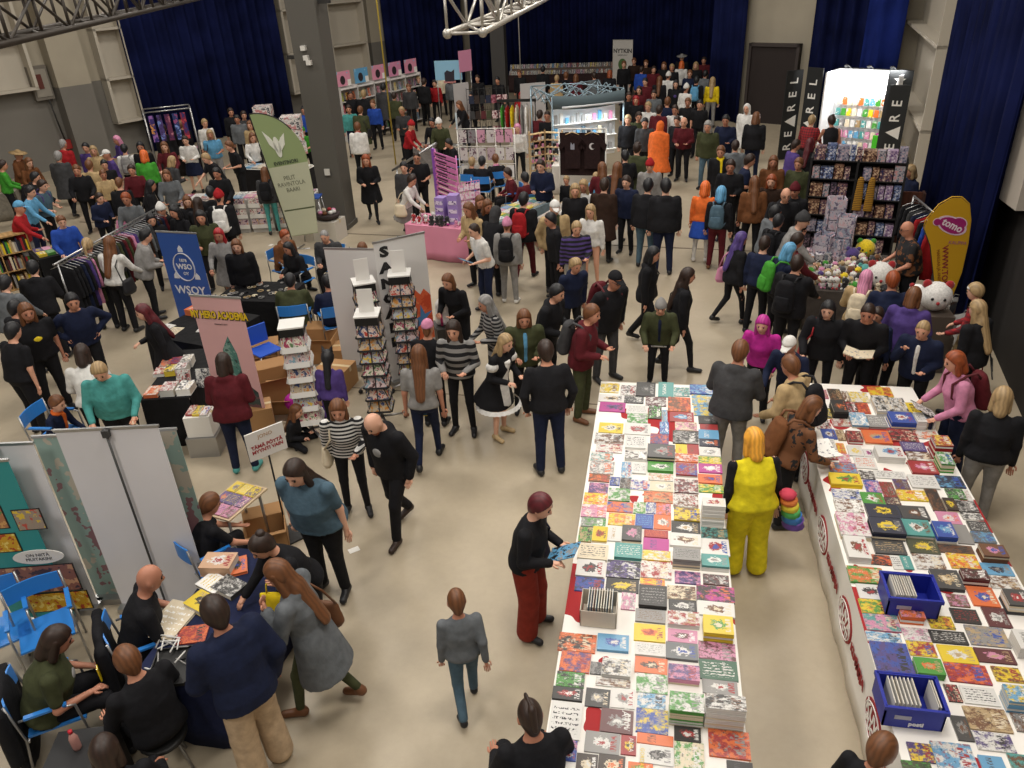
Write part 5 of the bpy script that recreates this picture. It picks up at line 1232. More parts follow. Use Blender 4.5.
BOOKS = {1: '''@590 380 6.83
80 20 120 55 0 e w 1;70 88 165 55 4 w a 2;75 145 165 60 4 P u 2;70 290 155 60 4 e w 2;45 360 185 65 4 w c 1;50 430 170 60 4 w r 1;15 485 140 60 3 w t 1;10 550 155 80 2 y w 1;0 635 135 50 6 c o 1;0 700 125 65 4 u p 1
215 35 100 65 3 w k 1;235 105 130 45 6 g k 1;255 165 140 55 4 w y 3;260 225 135 60 4 v w 1;245 290 165 70 6 w r 2;250 375 130 75 15 w k 3;245 480 140 50 20 w d 1;215 560 75 95 2 s w 1;295 565 90 60 12 w g 3;140 660 70 50 3 b g 1;210 665 70 65 5 k y 1;285 680 125 60 6 w b 1
320 15 125 85 8 k g 2;385 110 135 60 6 m w 1;400 175 100 75 5 d v 1;478 205 60 70 0 s y 1;478 285 60 70 0 b s 1;415 365 120 60 8 u r 1;400 435 175 80 40 g y 2;400 555 165 55 18 v w 2;405 635 160 45 6 w a 1;410 690 155 60 6 A w 2
470 15 100 85 6 t w 0;575 50 105 50 5 t w 1;525 115 165 90 8 o c 1;550 210 170 65 5 r s 2;585 285 145 50 5 A p 1;570 345 170 80 8 k y 1;585 435 75 60 0 e o 0;665 435 75 60 0 r c 0;585 498 150 50 10 o w 1;590 565 140 70 20 r b 1;580 675 155 80 8 m w 1
685 30 160 55 10 b s 1;705 100 150 60 3 s e 1;705 165 170 70 4 s e 1;750 240 120 50 5 k g 2;755 300 115 35 0 r m 0;745 338 140 55 6 s w 0;750 400 130 45 6 n w 2;755 460 135 50 5 w y 2;745 520 150 45 5 e v 1;745 568 150 55 8 P w 2;735 640 160 55 8 o r 2;745 710 160 50 5 v e 1
@580 480 6.4
35 75 145 75 5 e o 1;20 150 150 75 8 p w 1;15 235 150 55 5 y v 1;0 300 85 80 8 a v 1;85 295 95 80 15 e r 2;0 405 185 90 15 A g 3;-10 500 170 100 12 w g 2;-20 615 175 85 4 b n 1
190 50 130 70 8 v w 1;180 135 160 60 4 o b 1;190 210 160 70 4 e o 1;185 290 85 85 8 w a 0;275 285 120 85 20 g p 2;230 400 165 85 20 t w 3;175 510 210 100 5 k u 1;175 625 200 80 0 k e 2
415 70 180 65 5 o a 1;345 140 75 65 0 v w 1;425 140 60 65 0 b w 1;490 150 90 65 4 o p 1;360 215 110 80 3 b s 3;475 215 105 85 5 o w 2;415 315 145 45 4 r o 3;410 368 155 70 3 P u 0;405 445 170 60 5 e w 1;395 515 185 100 12 w r 1;390 620 150 60 10 o e 1
595 85 155 75 10 w c 1;605 175 155 75 12 e c 1;590 255 175 75 5 k w 2;580 335 185 75 15 w c 2;600 430 165 70 60 y g 3;610 580 155 70 8 u p 1
785 110 140 50 125 w r 2;775 300 160 65 5 t k 1;780 370 165 95 5 w r 2;780 470 165 70 35 t w 2;790 600 155 60 8 m g 1
@560 570 5.39
5 335 190 95 6 o k 1;15 430 175 105 6 o u 1;335 120 80 80 3 p w 1;210 340 160 80 12 s b 2;215 470 165 100 20 w g 1
430 75 145 100 20 k y 3;405 205 160 65 8 y c 3;405 285 160 85 6 e o 2;410 385 155 65 10 w y 3;410 460 165 85 6 o d 2
580 80 145 70 5 A c 1;590 150 145 65 3 k w 2;585 215 160 70 20 w r 1;585 315 150 65 4 p m 2;575 385 165 85 12 G w 2
740 80 190 80 8 k P 1;740 160 190 75 8 w c 2;775 240 150 90 45 e v 2;750 380 185 90 4 p m 1;750 475 195 105 5 1f5a40 w 3
@545 660 4.876
65 50 130 70 4 v k 1;45 125 140 60 8 k r 2;40 200 145 165 6 w k 3;85 380 75 50 3 p b 1;85 430 90 50 3 b w 2;140 450 120 90 5 d A 2;265 455 125 90 5 d A 2
205 5 90 55 3 g y 1;255 65 160 60 5 w c 1;205 135 120 90 5 k y 2;320 130 120 90 3 w y 2;280 225 150 120 6 m y 2;205 335 160 105 4 y w 2;375 365 85 85 4 r e 2;410 465 115 75 4 o v 2
450 60 145 90 5 w v 1;455 155 130 75 4 w s 1;450 230 150 115 5 b e 1;440 352 185 45 3 o k 0;465 410 160 110 4 w k 2
605 15 145 70 25 p u 1;610 150 165 90 65 v w 1;630 315 125 70 6 k r 2;630 395 140 125 5 A v 1
770 85 160 70 5 y w 2;780 160 190 75 85 w k 1;800 330 185 125 6 o r 1;905 490 120 60 0 k g 0''',
2: '''@800 380 6.83
40 130 90 60 4 w c 1;130 190 70 60 4 e k 1;60 200 70 60 4 k w 1;100 265 95 60 6 w r 1;140 330 90 60 5 b w 2;240 340 60 60 4 a c 1;150 400 90 60 4 w g 3;150 470 90 60 4 r w 1;230 430 70 60 4 o e 1;250 500 90 50 4 p w 1;30 55 90 60 5 t g 1;115 65 60 50 3 p r 1;185 60 85 65 5 k c 1;275 75 50 60 4 c w 1;320 80 130 60 8 w e 1;460 45 145 55 5 e o 1;205 135 95 70 45 k c 2;300 150 75 60 5 r k 1;375 155 80 60 5 o r 1;480 105 125 90 35 w k 1;595 120 135 75 25 w g 1;740 155 140 60 10 e d 0;215 260 115 45 5 w r 1;325 220 110 75 20 s w 1;450 240 115 70 12 y w 3;600 215 160 65 45 b w 2;765 220 80 55 55 w g 3;855 222 45 60 45 w b 3;903 222 45 60 45 s w 3;950 222 50 60 45 n w 3;305 345 100 60 25 r k 1;420 340 170 75 15 o a 2;595 330 200 80 8 r d 1;840 345 160 50 5 w o 1;900 375 120 60 85 r e 1;680 415 150 60 8 u w 3;720 485 165 55 5 c w 1;510 445 170 70 40 w s 2;300 445 110 60 8 w e 2;430 470 55 45 3 w P 2;345 520 150 70 6 w o 3;195 560 190 60 8 s o 1;200 630 195 70 25 e v 2;735 550 170 80 12 r p 2;925 490 90 70 55 v w 1;400 615 95 50 4 d w 1;500 615 200 50 4 w k 3;735 645 210 80 10 w y 3
@820 470 5.12
60 95 130 45 8 w b 1;220 50 75 55 4 b p 1;298 60 70 65 4 r c 1;370 45 70 50 4 u c 1;610 20 150 60 4 n s 1;70 145 130 60 8 w c 1;205 110 110 55 4 v w 2;385 95 140 50 6 e o 1;320 135 80 35 5 m g 1;530 95 75 95 5 d c 1;610 140 85 55 12 d e 2;655 95 110 45 4 v g 1;765 100 45 50 2 w r 3;230 170 160 60 10 n e 2;400 180 130 58 10 g c 2;80 215 140 100 25 w p 1;590 210 140 58 4 p w 2;735 215 120 35 3 w g 1;700 155 110 50 5 k y 1;250 240 160 70 35 n e 2;415 250 140 75 20 t w 2;560 260 105 75 35 b s 2;665 275 105 85 3 y y 0;755 260 125 50 5 g w 3;790 315 115 48 8 G s 1;120 335 115 95 30 w c 2;265 355 150 65 8 g a 3;435 345 145 70 6 f e 2;600 370 160 48 5 c g 1;800 375 130 60 35 c p 2;240 430 110 45 5 k o 1;357 435 45 60 5 w k 3;405 435 45 60 3 t w 0;470 425 140 70 3 w c 1;645 422 165 70 5 e o 1;830 468 155 60 5 s n 2;140 490 165 75 10 v o 1;710 500 130 50 35 m d 1;560 505 140 85 15 g a 2;860 538 140 60 4 w c 1;185 578 130 70 4 w k 2
@844 570 5.69
690 85 165 100 6 o b 2;862 102 150 80 50 g r 2;85 160 180 75 4 e v 1;580 135 105 60 5 c p 1;290 185 140 70 38 o p 1;600 215 140 72 5 k r 3;780 210 130 95 5 m w 2;110 245 190 85 6 p t 1;470 255 130 65 4 e k 1;685 312 210 100 4 y a 1;320 322 145 70 3 w p 1;480 337 190 68 4 k w 3;945 335 120 95 50 w y 0;350 398 145 75 3 e r 1;125 345 180 55 3 w s 1;150 405 205 165 15 b u 1;530 422 190 90 4 e w 2;735 438 200 75 6 m p 2;385 492 155 82 30 v o 2;570 522 215 100 5 r o 1;835 545 145 75 4 e c 1
@860 660 6.24
890 150 150 100 60 s e 1;530 150 60 90 4 k r 1;620 158 200 100 4 w k 3;640 285 240 130 3 a c 1;930 320 100 105 3 y c 1;700 440 215 115 3 w u 1;560 345 95 130 4 g y 2;290 510 140 105 3 u e 1;440 505 230 170 4 s w 1;735 590 140 90 3 s g 0;260 630 170 60 5 f v 1;910 570 130 100 3 t c 1'''}
CNM = {1: 'centre', 2: 'right'}
bk = []
for tb, src in BOOKS.items():
    xa, xb = (X0, X1) if tb == 1 else (RX0, RX1)
    for ln in src.split('\n'):
        if ln[0] == '@': ox, oy, sc_ = map(float, ln[1:].split()); continue
        for e in ln.split(';'):
            f = e.split(); x, y, w_, d_, t_ = [float(v)/sc_ for v in f[:5]]; x += ox; y += oy
            rg = (G(x+w_/2, y+d_/2, TZ)-Vector(CAM)); R_ = rg.length; hz = max(.012, t_/(775*math.hypot(rg.x, rg.y)/R_)*R_) if t_ else .01
            hz = min(hz, .26); z = TZ+hz; a = G(x, y, z); b_ = G(x+w_, y, z); c = G(x+w_/2, y+d_, z)
            wx = abs(b_.x-a.x); wy = abs(a.y-c.y); cx = (a.x+b_.x)/2; cy = a.y-wy/2
            if tb == 2: cx = min(cx, xb-.02-wx/2); 
            cx = min(max(cx, xa+wx/2-.03), xb-wx/2+.03)
            wx *= 1.07; wy *= 1.22; cy -= wy*.06
            bk.append([tb, cx, cy, max(.1, wx), max(.1, wy), hz, f[5], f[6], int(f[7]), int((cx-xa)/(xb-xa)*5)+1, x+w_/2, y])
# push neighbours apart so that no two books share a place
for it in range(60):
    mv = 0
    for i in range(len(bk)):
        for j in range(i):
            A_, B_ = bk[i], bk[j]
            if A_[0] != B_[0]: continue
            ox_ = (A_[3]+B_[3])/2-abs(A_[1]-B_[1]); oy_ = (A_[4]+B_[4])/2-abs(A_[2]-B_[2])
            if ox_ > .002 and oy_ > .002:
                mv += 1
                if ox_ < oy_: k = ox_/4*(1 if A_[1] > B_[1] else -1); A_[1] += k; B_[1] -= k; A_[3] -= ox_/2; B_[3] -= ox_/2
                else: k = oy_/4*(1 if A_[2] > B_[2] else -1); A_[2] += k; B_[2] -= k; A_[4] -= oy_/2; B_[4] -= oy_/2
    if not mv: break
NB = [len(bk)]; cap_left = 300-len(bk); rest = MB()
rows = {}
for b_ in sorted(bk, key=lambda v: -v[2]): rows.setdefault((b_[0], b_[9]), []).append(b_)
lay = []
for (tb, cl_), L_ in rows.items():
    for r, b_ in enumerate(L_):
        _, cx, cy, wx, wy, hz, c1, c2, st, _, bx_, by_ = b_
        n = max(1, round(hz/.02)); th = hz/n if n > 1 else hz
        jit = random.uniform(-.05, .05)*(.35 if n == 1 else .1)
        book('book', c1, c2, st, (wx-.004, wy-.004, th), (cx, cy, TZ+hz-th), jit, '%s book, %s print, column %d, row %d from back, %s table' % (wd(c1), wd(c2), cl_, r+1, CNM[tb]), 'books on the two long tables', side={'780160': 'o'}.get('', None))
        for k in range(n-1): lay.append((by_, tb, cl_, r, cx, cy, wx, wy, th, TZ+th*k, c1, c2, n-1-k))
lay.sort(key=lambda v: -v[0])
for i, (by_, tb, cl_, r, cx, cy, wx, wy, th, z, c1, c2, dn) in enumerate(lay):
    sc_ = random.choice([c1, c1, 'w', 'A']); jx, jy = random.uniform(-.003, .003), random.uniform(-.003, .003)
    if i < cap_left: book('book', c1, c2, 0, (wx-.008, wy-.008, th), (cx+jx, cy+jy, z), 0, 'book, number %d under the top, pile at column %d, row %d, %s table' % (dn, cl_, r+1, CNM[tb]), 'books on the two long tables', side=sc_)
    else: rest.box(cx+jx-wx/2+.004, cx+jx+wx/2-.004, cy+jy-wy/2+.004, cy+jy+wy/2-.004, z, z+th*.93, mat(sc_, .7))
if rest.V: tag(rest.build('lower_books'), 'lower books of the piles on the two long tables', 'books', kind='stuff')
# lettering that can be read on covers
def cover_text(px, py, s, size, c, hz=.02):
    p = G(px, py, TZ+hz+.004); best = min([o for o in COL.objects if o.name.startswith('book') and o.type == 'MESH'], key=lambda o: (o.location.x-p.x)**2+(o.location.y-p.y)**2)
    t = text('title', s, size, mat(c, .5), Matrix(), best, .0)
    zt = best.location.z+best.scale.z+.003; S = best.scale
    t.matrix_local = Matrix.Diagonal((1/S.x, 1/S.y, 1/S.z, 1))@Matrix.Translation((p.x-best.location.x, p.y-best.location.y, zt-best.location.z))@Matrix.Rotation(-PI/2, 4, 'Z')
cover_text(625, 716, 'RATT', .075, 'w'); cover_text(631, 744, 'ALGA', .045, 'w'); cover_text(884, 608, 'TLA', .08, 'k'); cover_text(893, 623, 'POP', .05, 'r'); cover_text(724, 668, 'SARJAKUVA', .025, 'w'); cover_text(642, 758, 'GORDAN', .04, 'e')
# ---------------------------------------------------------------- crates and a box of magazines
def crate(px, py, w_, d_, h_, m, name, lab, cat, rot=0., txt=None, wall=.012, mags=(), lab2=''):
    """px,py: middle of the front top rim"""
    p = G(px, py, TZ+h_); t = thing(name, lab, cat, (p.x, p.y+d_/2, TZ+.007), rot); q = MB()
    q.box(-w_/2+.01, w_/2-.01, -d_/2+.01, d_/2-.01, 0, wall, m)
    for x0, x1, y0, y1 in ((-w_/2, w_/2, -d_/2, -d_/2+wall), (-w_/2, w_/2, d_/2-wall, d_/2), (-w_/2, -w_/2+wall, -d_/2, d_/2), (w_/2-wall, w_/2, -d_/2, d_/2)): q.box(x0, x1, y0, y1, 0, h_, m)
    q.build('body', t)
    if txt:
        q = MB()
        for x0, x1, y0, y1 in ((-w_/2-.012, w_/2+.012, -d_/2-.012, -d_/2), (-w_/2-.012, w_/2+.012, d_/2, d_/2+.012), (-w_/2-.012, -w_/2, -d_/2, d_/2), (w_/2, w_/2+.012, -d_/2, d_/2)):
            q.box(x0, x1, y0, y1, h_-.03, h_+.004, m)
        q.build('rim', t); text('lettering', txt, .05, mat('e6e6ea'), LM((.02, -d_/2-.003, .045), (1, 0, 0), (0, 0, 1)), t, .002, bold=.002)
        MB().box(-.13, -.02, -d_/2-.005, -d_/2, .085, .12, mat('a8a8b8')).build('label', t)
    for i, (fx, c1, c2, tl) in enumerate(mags):
        book('magazine', c1, c2, 3, (.24, .19, .008), (t.location.x+(fx-.5)*(w_-.06), t.location.y, TZ+.02+.10), (PI/2, 0, PI/2+tl*.0), '%s magazine standing %s, slot %d from left' % (wd(c1), lab2, i+1), 'magazines standing in boxes', side='w', cat='magazine').rotation_euler = (PI/2-.0, 0, PI/2)
    return t
bl = mat('1a2894', .45)
mg1 = [(.08+.055*i, random.choice('wwwAyk'), random.choice('kgr'), .3) for i in range(9)]
crate(916, 600, .40, .30, .20, bl, 'postal_crate', 'blue plastic post crate further away on the right book table', 'crate', 0, 'posti', mags=mg1, lab2='in the farther blue crate')
mg2 = [(.1+.08*i, random.choice('wwwA'), random.choice('kgr'), .3) for i in range(7)]+[(.93, 'k', 'w', 0), (.97, 'w', 'k', 0)]
crate(917, 710, .40, .30, .20, bl, 'postal_crate', 'blue plastic post crate nearest the camera on the right book table', 'crate', 0, 'posti', mags=mg2, lab2='in the nearer blue crate')
mg3 = [(.12+.09*i, random.choice('bewswAr'), random.choice('kgw'), .3) for i in range(10)]
crate(598, 613, .30, .26, .17, mat('c9bfb0', .8), 'cardboard_box', 'grey cardboard box of magazines on the centre book table', 'box', 0, None, .006, mg3, 'in the grey box')
# ---------------------------------------------------------------- near left corner: banners, chairs, signing table
wb = mat('e4e2e4', .55, kind='wall')
prm = mat('8fa8a0', .5, kind='art:b8b0a0:8a6468:3')
rollup((33, 438), (176, 430), 2.0, 'printed grey green banner mostly hidden behind the white one', prm)
rollup((55, 432), (158, 427), 2.14, 'back of a wide white banner with a central pole, near left', wb, pole=True)
rollup((-44, 447), (33, 444), 2.02, 'back of a white banner left of the double white banner', wb, pole=True)
t, L = rollup((-60, 466), (8, 461), 1.95, 'teal comic strip banner at the left edge', mat('2a9090', .5), z0=.1)
m_ = [mat(c, .5, kind=k) for c, k in (('b07850', 'art:6a8a50:d0a060:9'), ('a09080', 'art:c05040:e0c040:9'), ('8a5a50', 'art:403040:c09070:7'), ('d0a020', 'art:b04020:e8d070:11'))]
for nm, x, z, w_, h_, i, r in (('comic_panel', .22, 1.35, .26, .24, 0, 0), ('comic_panel', .56, 1.3, .24, .22, 1, 0), ('comic_panel', .25, 1.05, .24, .2, 3, 0), ('comic_panel', .42, .58, .7, .32, 2, 0), ('comic_panel', .5, .28, .6, .22, 3, 0)):
    q = MB(); q.box(x-w_/2-.012, x+w_/2+.012, -.008, -.004, z-h_/2-.012, z+h_/2+.012, mat('201c1c')); q.box(x-w_/2, x+w_/2, -.012, -.005, z-h_/2, z+h_/2, m_[i]); q.build(nm, t)
shape(t, 'speech_balloon', oval(.5, .86, .24, .085), mat('e8e4de'), -.012, .008)
text('balloon_lettering', 'ON NIITÄ\nMUITAKIN!', .05, mat('303030'), FRONT(.5, .86, -.018), t, .001)
# blue chairs
def ch_at(px, py, face, lab, z=.45):
    p = G(px, py, z); p.z = 0; aw = math.atan2(p.y, p.x); return chair(p, aw-math.radians(face)-PI/2, lab)
ch_at(46, 628, 188, 'empty bright blue armchair right of another by the teal banner')
ch_at(2, 630, 188, 'empty bright blue armchair at the left edge by the teal banner')
pp = list(PEOPLE.items())
def chair_for(key, lab):
    o = PEOPLE[key]; p = o['sp'](0, .06, 0); rz = o['rz']; return chair((p.x, p.y, 0), rz, lab)
chair_for('sitting on a blue chair in the near left corner', 'blue armchair under the person in olive with a phone')
chair_for('signing a pad at the dark table', 'blue armchair of the bald person signing a pad')
for k_, l_ in (('seated low beside the dark signing table', 'round black stool of the person seated low beside signing table'), ('at the bottom edge in front of signing table', 'round black stool at the bottom edge of the view')):
    o = PEOPLE[k_]; p = o['sp'](0, .02, 0); t = thing('stool', l_, 'stool', (p.x, p.y, 0)); drum(t, 'seat', [(.18, .36), (.19, .38), (.17, .40)], BLACKM)
    for i in range(4): MB().tube([(.17*math.cos(i*PI/2), .17*math.sin(i*PI/2), 0), (.1*math.cos(i*PI/2), .1*math.sin(i*PI/2), .37)], .012, CHROME, 6).build('leg', t)
chair_for('seated in a blue chair, olive back', 'blue armchair under the seated olive back')
chair_for('seated in a blue chair, navy back', 'blue armchair under the seated navy back')
for k, l in (('seated behind the comics stand', 'chair of the person seated behind the comics stand'), ('seated behind the grey shawled pair', 'blue armchair beyond the jewellery, ginger person seated'), ('seated with black hair near the jewellery', 'blue armchair beyond the jewellery, black haired person seated'),
             ('with red shirt under a jacket', 'blue armchair under the red shirted person'), ('seated behind the tall white banner', 'blue armchair behind the tall white banner'), ('boy seated behind the white banner tops', 'blue armchair of the boy behind the white banners'),
             ('seated behind the pink grid', 'blue armchair behind pink grid, blond person seated'), ('seated in the middle behind pink grid', 'blue armchair behind pink grid, middle person seated'), ('seated in pink hood behind pink grid', 'blue armchair behind pink grid, pink hooded person seated'),
             ('seated in maroon beside the pink grid', 'blue armchair of the person in maroon by the pink grid'), ('leaning low by the handrail table', 'blue armchair at the handrail table'), ('with a mohawk left of the long table', 'blue armchair of the person with a mohawk'),
             ('seated left of the T-shirt stand', 'blue armchair left of the T-shirt stand'), ('seated beside the stall of maroon seller', 'blue armchair beside the maroon seller')): chair_for(k, l)
# coats over chair backs
LOWSEAT = 0
def coat_on(key, c, lab, dx=0):
    o = PEOPLE[key]; p = o['sp'](dx, -.26, 0); f = Field(); f.loft((0, 0, .5), np.eye(3), [-.42, -.1, .25, .34, .38], [.27, .26, .27, .24, .1], [.07, .09, .06, .05, .02], None, .03)
    f.cap((-.25, 0, .78), (-.3, -.02, .3), .06, .05, .03).cap((.25, 0, .78), (.3, -.02, .3), .06, .05, .03); V, Q = f.mesh(.03)
    tag(link('coat', newmesh('coat', V, Q, mat(c, kind='cloth'), smooth=True), None, (p.x, p.y, 0), o['rz']), lab, 'coat')
coat_on('sitting on a blue chair in the near left corner', 'k', 'black coat hung over the near left chair back')
coat_on('signing a pad at the dark table', 'k', 'black coat hung over the chair of the signing person')
# signing table
SA, SB = G(137, 676, .74), G(226, 548, .74); SA.x = SB.x = (SA.x+SB.x)/2
table((SA.x, SA.y), (SB.x, SB.y), -.72, .73, lab='trestle table under the dark navy signing cloth')
cloth((SA.x, SA.y), (SB.x, SB.y), -.72, .735, mat('1a2140', .9, kind='cloth'), 'dark navy cloth draped over the signing table', wave=.015)
Z = .744
def flat(px, py, w_, d_, h_, rz, c1, c2, st, nm, lab, cat='book', side=None, group=None, z=Z): p = G(px, py, z+h_); return book(nm, c1, c2, st, (w_, d_, h_), (p.x, p.y, z), rz, lab, group, side, cat)
flat(172, 619, .30, .42, .025, -.1, 'A', 'W', 3, 'sketch_pad', 'open cream sketch pad the bald person signs', 'pad')
for i, (x, y) in enumerate(((202, 601), (205, 596), (199, 606))): flat(x, y, .2, .27, .02+.012*i if i else .06, 1.2, 'e', 'k', 2, 'comic', 'yellow comic with black title on the signing table, number %d' % (i+1)) if i == 0 else None
flat(213, 582, .20, .26, .04, 1.2, 'W', 'e', 3, 'comic', 'white comic behind the yellow one on signing table')
flat(229, 585, .20, .27, .05, 1.2, 'k', 'w', 1, 'comic', 'dark illustrated comic beside the white one on signing table')
flat(218, 560, .30, .22, .11, .1, 'c8a080', 'w', 2, 'comic', 'thick pale orange book pile at signing table end')
flat(237, 565, .18, .24, .03, .5, 'o', 'k', 2, 'comic', 'orange comic by the bun haired person')
flat(192, 634, .25, .2, .012, .3, 'r', 'o', 1, 'comic', 'red and orange comic at the pens on signing table')
rr = random.Random(4)
p = G(172, 668, Z); t = thing('pen_tray', 'dark tray full of pens on the signing table', 'tray', (p.x, p.y, Z), .3); MB().box(-.16, .16, -.2, .2, 0, .006, BLACKM).build('base', t)
q = MB(); 
for b_ in ((-.16, -.15, -.2, .2), (.15, .16, -.2, .2), (-.16, .16, -.2, -.19), (-.16, .16, .19, .2)): q.box(*b_, .006, .03, BLACKM)
q.build('rim', t)
for i in range(24):
    x, y = rr.uniform(148, 186), rr.uniform(632, 684); x += (660-y)*.45
    p = G(x, y, Z+.02); L_ = rr.uniform(.06, .075); o = MB().tube([(-L_, 0, 0), (L_*.8, 0, 0), (L_, 0, 0)], [.007, .007, .002], mat(rr.choice(['w', 'w', 'y', 'k', 'w']), .3), 6).build('pen', None, (p.x, p.y, Z+.012+.03*(rr.random() < .4)), rr.uniform(0, PI)); tag(o, 'marker pen scattered on the navy signing table', 'pen', 'marker pens on the signing table')
# small dark stand and bottle by the olive person
p = G(75, 742, .62); t = thing('bottle', 'small clear bottle with a red cap beside the near left chair', 'bottle', (p.x, p.y, .55), 0)
tag(MB().box(-.22, .22, -.2, .2, 0, .55, mat('1c1c1e', .6)).build('equipment_case', None, (p.x+.02, p.y-.02, 0), .3), 'black case under the red capped bottle', 'case')
drum(t, 'body', [(.03, 0), (.033, .02), (.033, .12), (.012, .17)], mat('b08078', .15), n=12); drum(t, 'cap', [(.016, .17), (.016, .2)], mat('c02030', .4), n=10)
# comics stand on folding frame
A_, B_ = G(198, 512, .72), G(229, 521, .72); t, A, a, L = table(A_, B_, .60, .72, mat('c8b090', .6), 'low folding stand covered with comics beside printed banner', th=.02)
fill(A, a, .02, L-.02, .02, .58, .721, 3, 3, 'comic', 'on the low folding comics stand', 'comics on the low folding stand', ['p', 'u', 'e', 'w', 'o', 'y', 'm'], .012)
carton(G(264, 525, .3).to_2d().to_3d(), .5, .45, .35, .3, 'open cardboard carton behind the large long haired person', True)
# sign on a stick
A_, B_ = G(247, 452, 1.35), G(271, 430, 1.35); A, a, L = frame(A_, B_); A_, B_ = G(245, 440, 1.4), G(272, 425, 1.4); A, a, L = frame(A_, B_)
t = thing('sign_on_a_pole', 'white placard with red lettering on a thin pole', 'sign', A, a-.25)
MB().box(0, .42, -.008, .008, 1.12, 1.45, mat('dedad4', .5)).build('board', t); MB().tube([(.21, .02, 0), (.21, .02, 1.4)], .01, BLACKM, 6).build('pole', t); MB().box(.05, .37, -.16, .16, 0, .02, BLACKM).build('foot', t)
text('lettering', 'JONO', .06, mat('b08a60'), FRONT(.21, 1.38, -.010), t); text('lettering', 'TÄMÄ PÖYTÄ\nMYYNTI VAIN', .056, mat('a02a30'), FRONT(.21, 1.24, -.010), t, bold=.002)
# black stalls with manga
A_, B_ = G(104, 345, .74), G(141, 401, .74); L0_ = (B_-A_).length
def stall(pA, pB, dep, z, mcl, lab, zu=None, **k):
    A_, B_ = G(pA[0], pA[1], zu or z), G(pB[0], pB[1], zu or z); table(A_, B_, dep, z-.012, lab='trestle table under the '+lab); cloth(A_, B_, dep, z-.006, mcl, lab, **k); return frame(A_, B_)
bc_ = mat('141416', .95, kind='cloth')
A, a, L = stall((141, 400), (189, 397), 1.5, .74, bc_, 'black cloth of the manga stall nearest the white banners')
R2 = lambda x, y: Vector((A.x, A.y, 0))+Matrix.Rotation(a, 3, 'Z')@Vector((x, y, 0))
k = 0
for x, h_, c1, c2 in ((.12, .05, 'o', 'w'), (.34, .10, 'w', 'r'), (.56, .10, 'W', 'n')):
    p = R2(x, .16); book('comic', c1, c2, 1, (.19, .26, h_), (p.x, p.y, .744), a, '%s manga pile at the front of the black stall, %s from left' % (wd(c1), ORD[k]), 'manga piles on the black stalls'); k += 1
for x, c1, c2, l in ((.45, 'w', 'r', 'white and red manga propped upright on the black stall'), (.72, 'w', 'n', 'white and navy manga propped upright on the black stall')):
    p = R2(x, .42); book('comic', c1, c2, 1, (.19, .26, .03), (p.x, p.y, .80), (1.2, 0, a), l)
p = R2(.15, .9); 
for i in range(7): q_ = R2(-.0+.16*(i % 3), .75+.24*(i//3)); book('comic', 'weworwA'[i], 'rkkyugk'[i], 1, (.15, .22, .05+.03*(i % 3)), (q_.x, q_.y, .744), a+.1, '%s comic pile beside the red haired seller, number %d' % (wd('weworwA'[i]), i+1), 'comic piles beside the red haired seller')
p = G(199, 412, .6); t = carton((p.x, p.y, .30), a, .34, .3, .3, 'white box of comics right of the black manga stall', False, WHITE); tag(MB().box(-.2, .2, -.18, .18, 0, .295, CHROME).build('trolley', None, (p.x, p.y, 0), a), 'low metal trolley under the white box of comics', 'trolley')
for i in range(3): book('comic', 'rew'[i], 'wkr'[i], 1, (.1, .24, .03), (p.x-.1+.1*i, p.y, .602), a, '%s comic on the white box by the manga stall' % wd('rew'[i]))
A, a, L = stall((146, 335), (206, 346), 1.2, .74, bc_, 'black cloth of the stall below the blue publisher banner')
for i in range(4):
    q_ = R2x = Vector((A.x, A.y, 0))+Matrix.Rotation(a, 3, 'Z')@Vector((.12+.22*i, .95-.05*(i % 2), 0)); book('comic', 'opwt'[i], 'wyks'[i], 0, (.2, .28, .1+.02*i), (q_.x, q_.y, .744), a, '%s pile at the back of the stall below the blue banner' % wd('opwt'[i]))
for i, (x, y, h_) in enumerate(((.1, .3, .03), (.34, .25, .03), (.75, .5, .3))):
    q_ = Vector((A.x, A.y, 0))+Matrix.Rotation(a, 3, 'Z')@Vector((x, y, 0)); book('leaflet', 'wAw'[i], 'yku'[i], 3, (.2, .28, .006), (q_.x, q_.y, .744), a+.2*i, 'pale leaflet on the stall below the blue banner, %s one' % ORD[i], cat='leaflet')
for i, (x, y, h_, l) in enumerate(((213, 342, .62, 'white tall box behind the pink hero banner, left'), (205, 365, .40, 'white box with blue stripe beside pink hero banner'))):
    p = G(x, y, h_); t = carton((p.x, p.y, 0), .2, .42, .4, h_, l, False, WHITE); MB().box(-.212, .212, -.202, .202, h_*.4, h_*.5, mat('2a4fa0')).build('stripe', t)
p = G(185, 360, .4); t = thing('folding_chair', 'dark blue folding chair with a white paper behind manga stall', 'chair', (p.x, p.y, 0), 2.6); MB().box(-.2, .2, -.2, .2, .42, .45, mat('1e3fa8')).build('seat', t); MB().box(-.2, .2, .2, .23, .5, .85, mat('1e3fa8')).build('backrest', t)
for sx in (-.18, .18):
    for sy in (-.18, .2): MB().tube([(sx, sy, 0), (sx, sy, .43)], .011, CHROME, 6).build('leg', t)
MB().box(-.09, .09, .231, .236, .5, .82, mat('d8dce8')).build('paper', t)
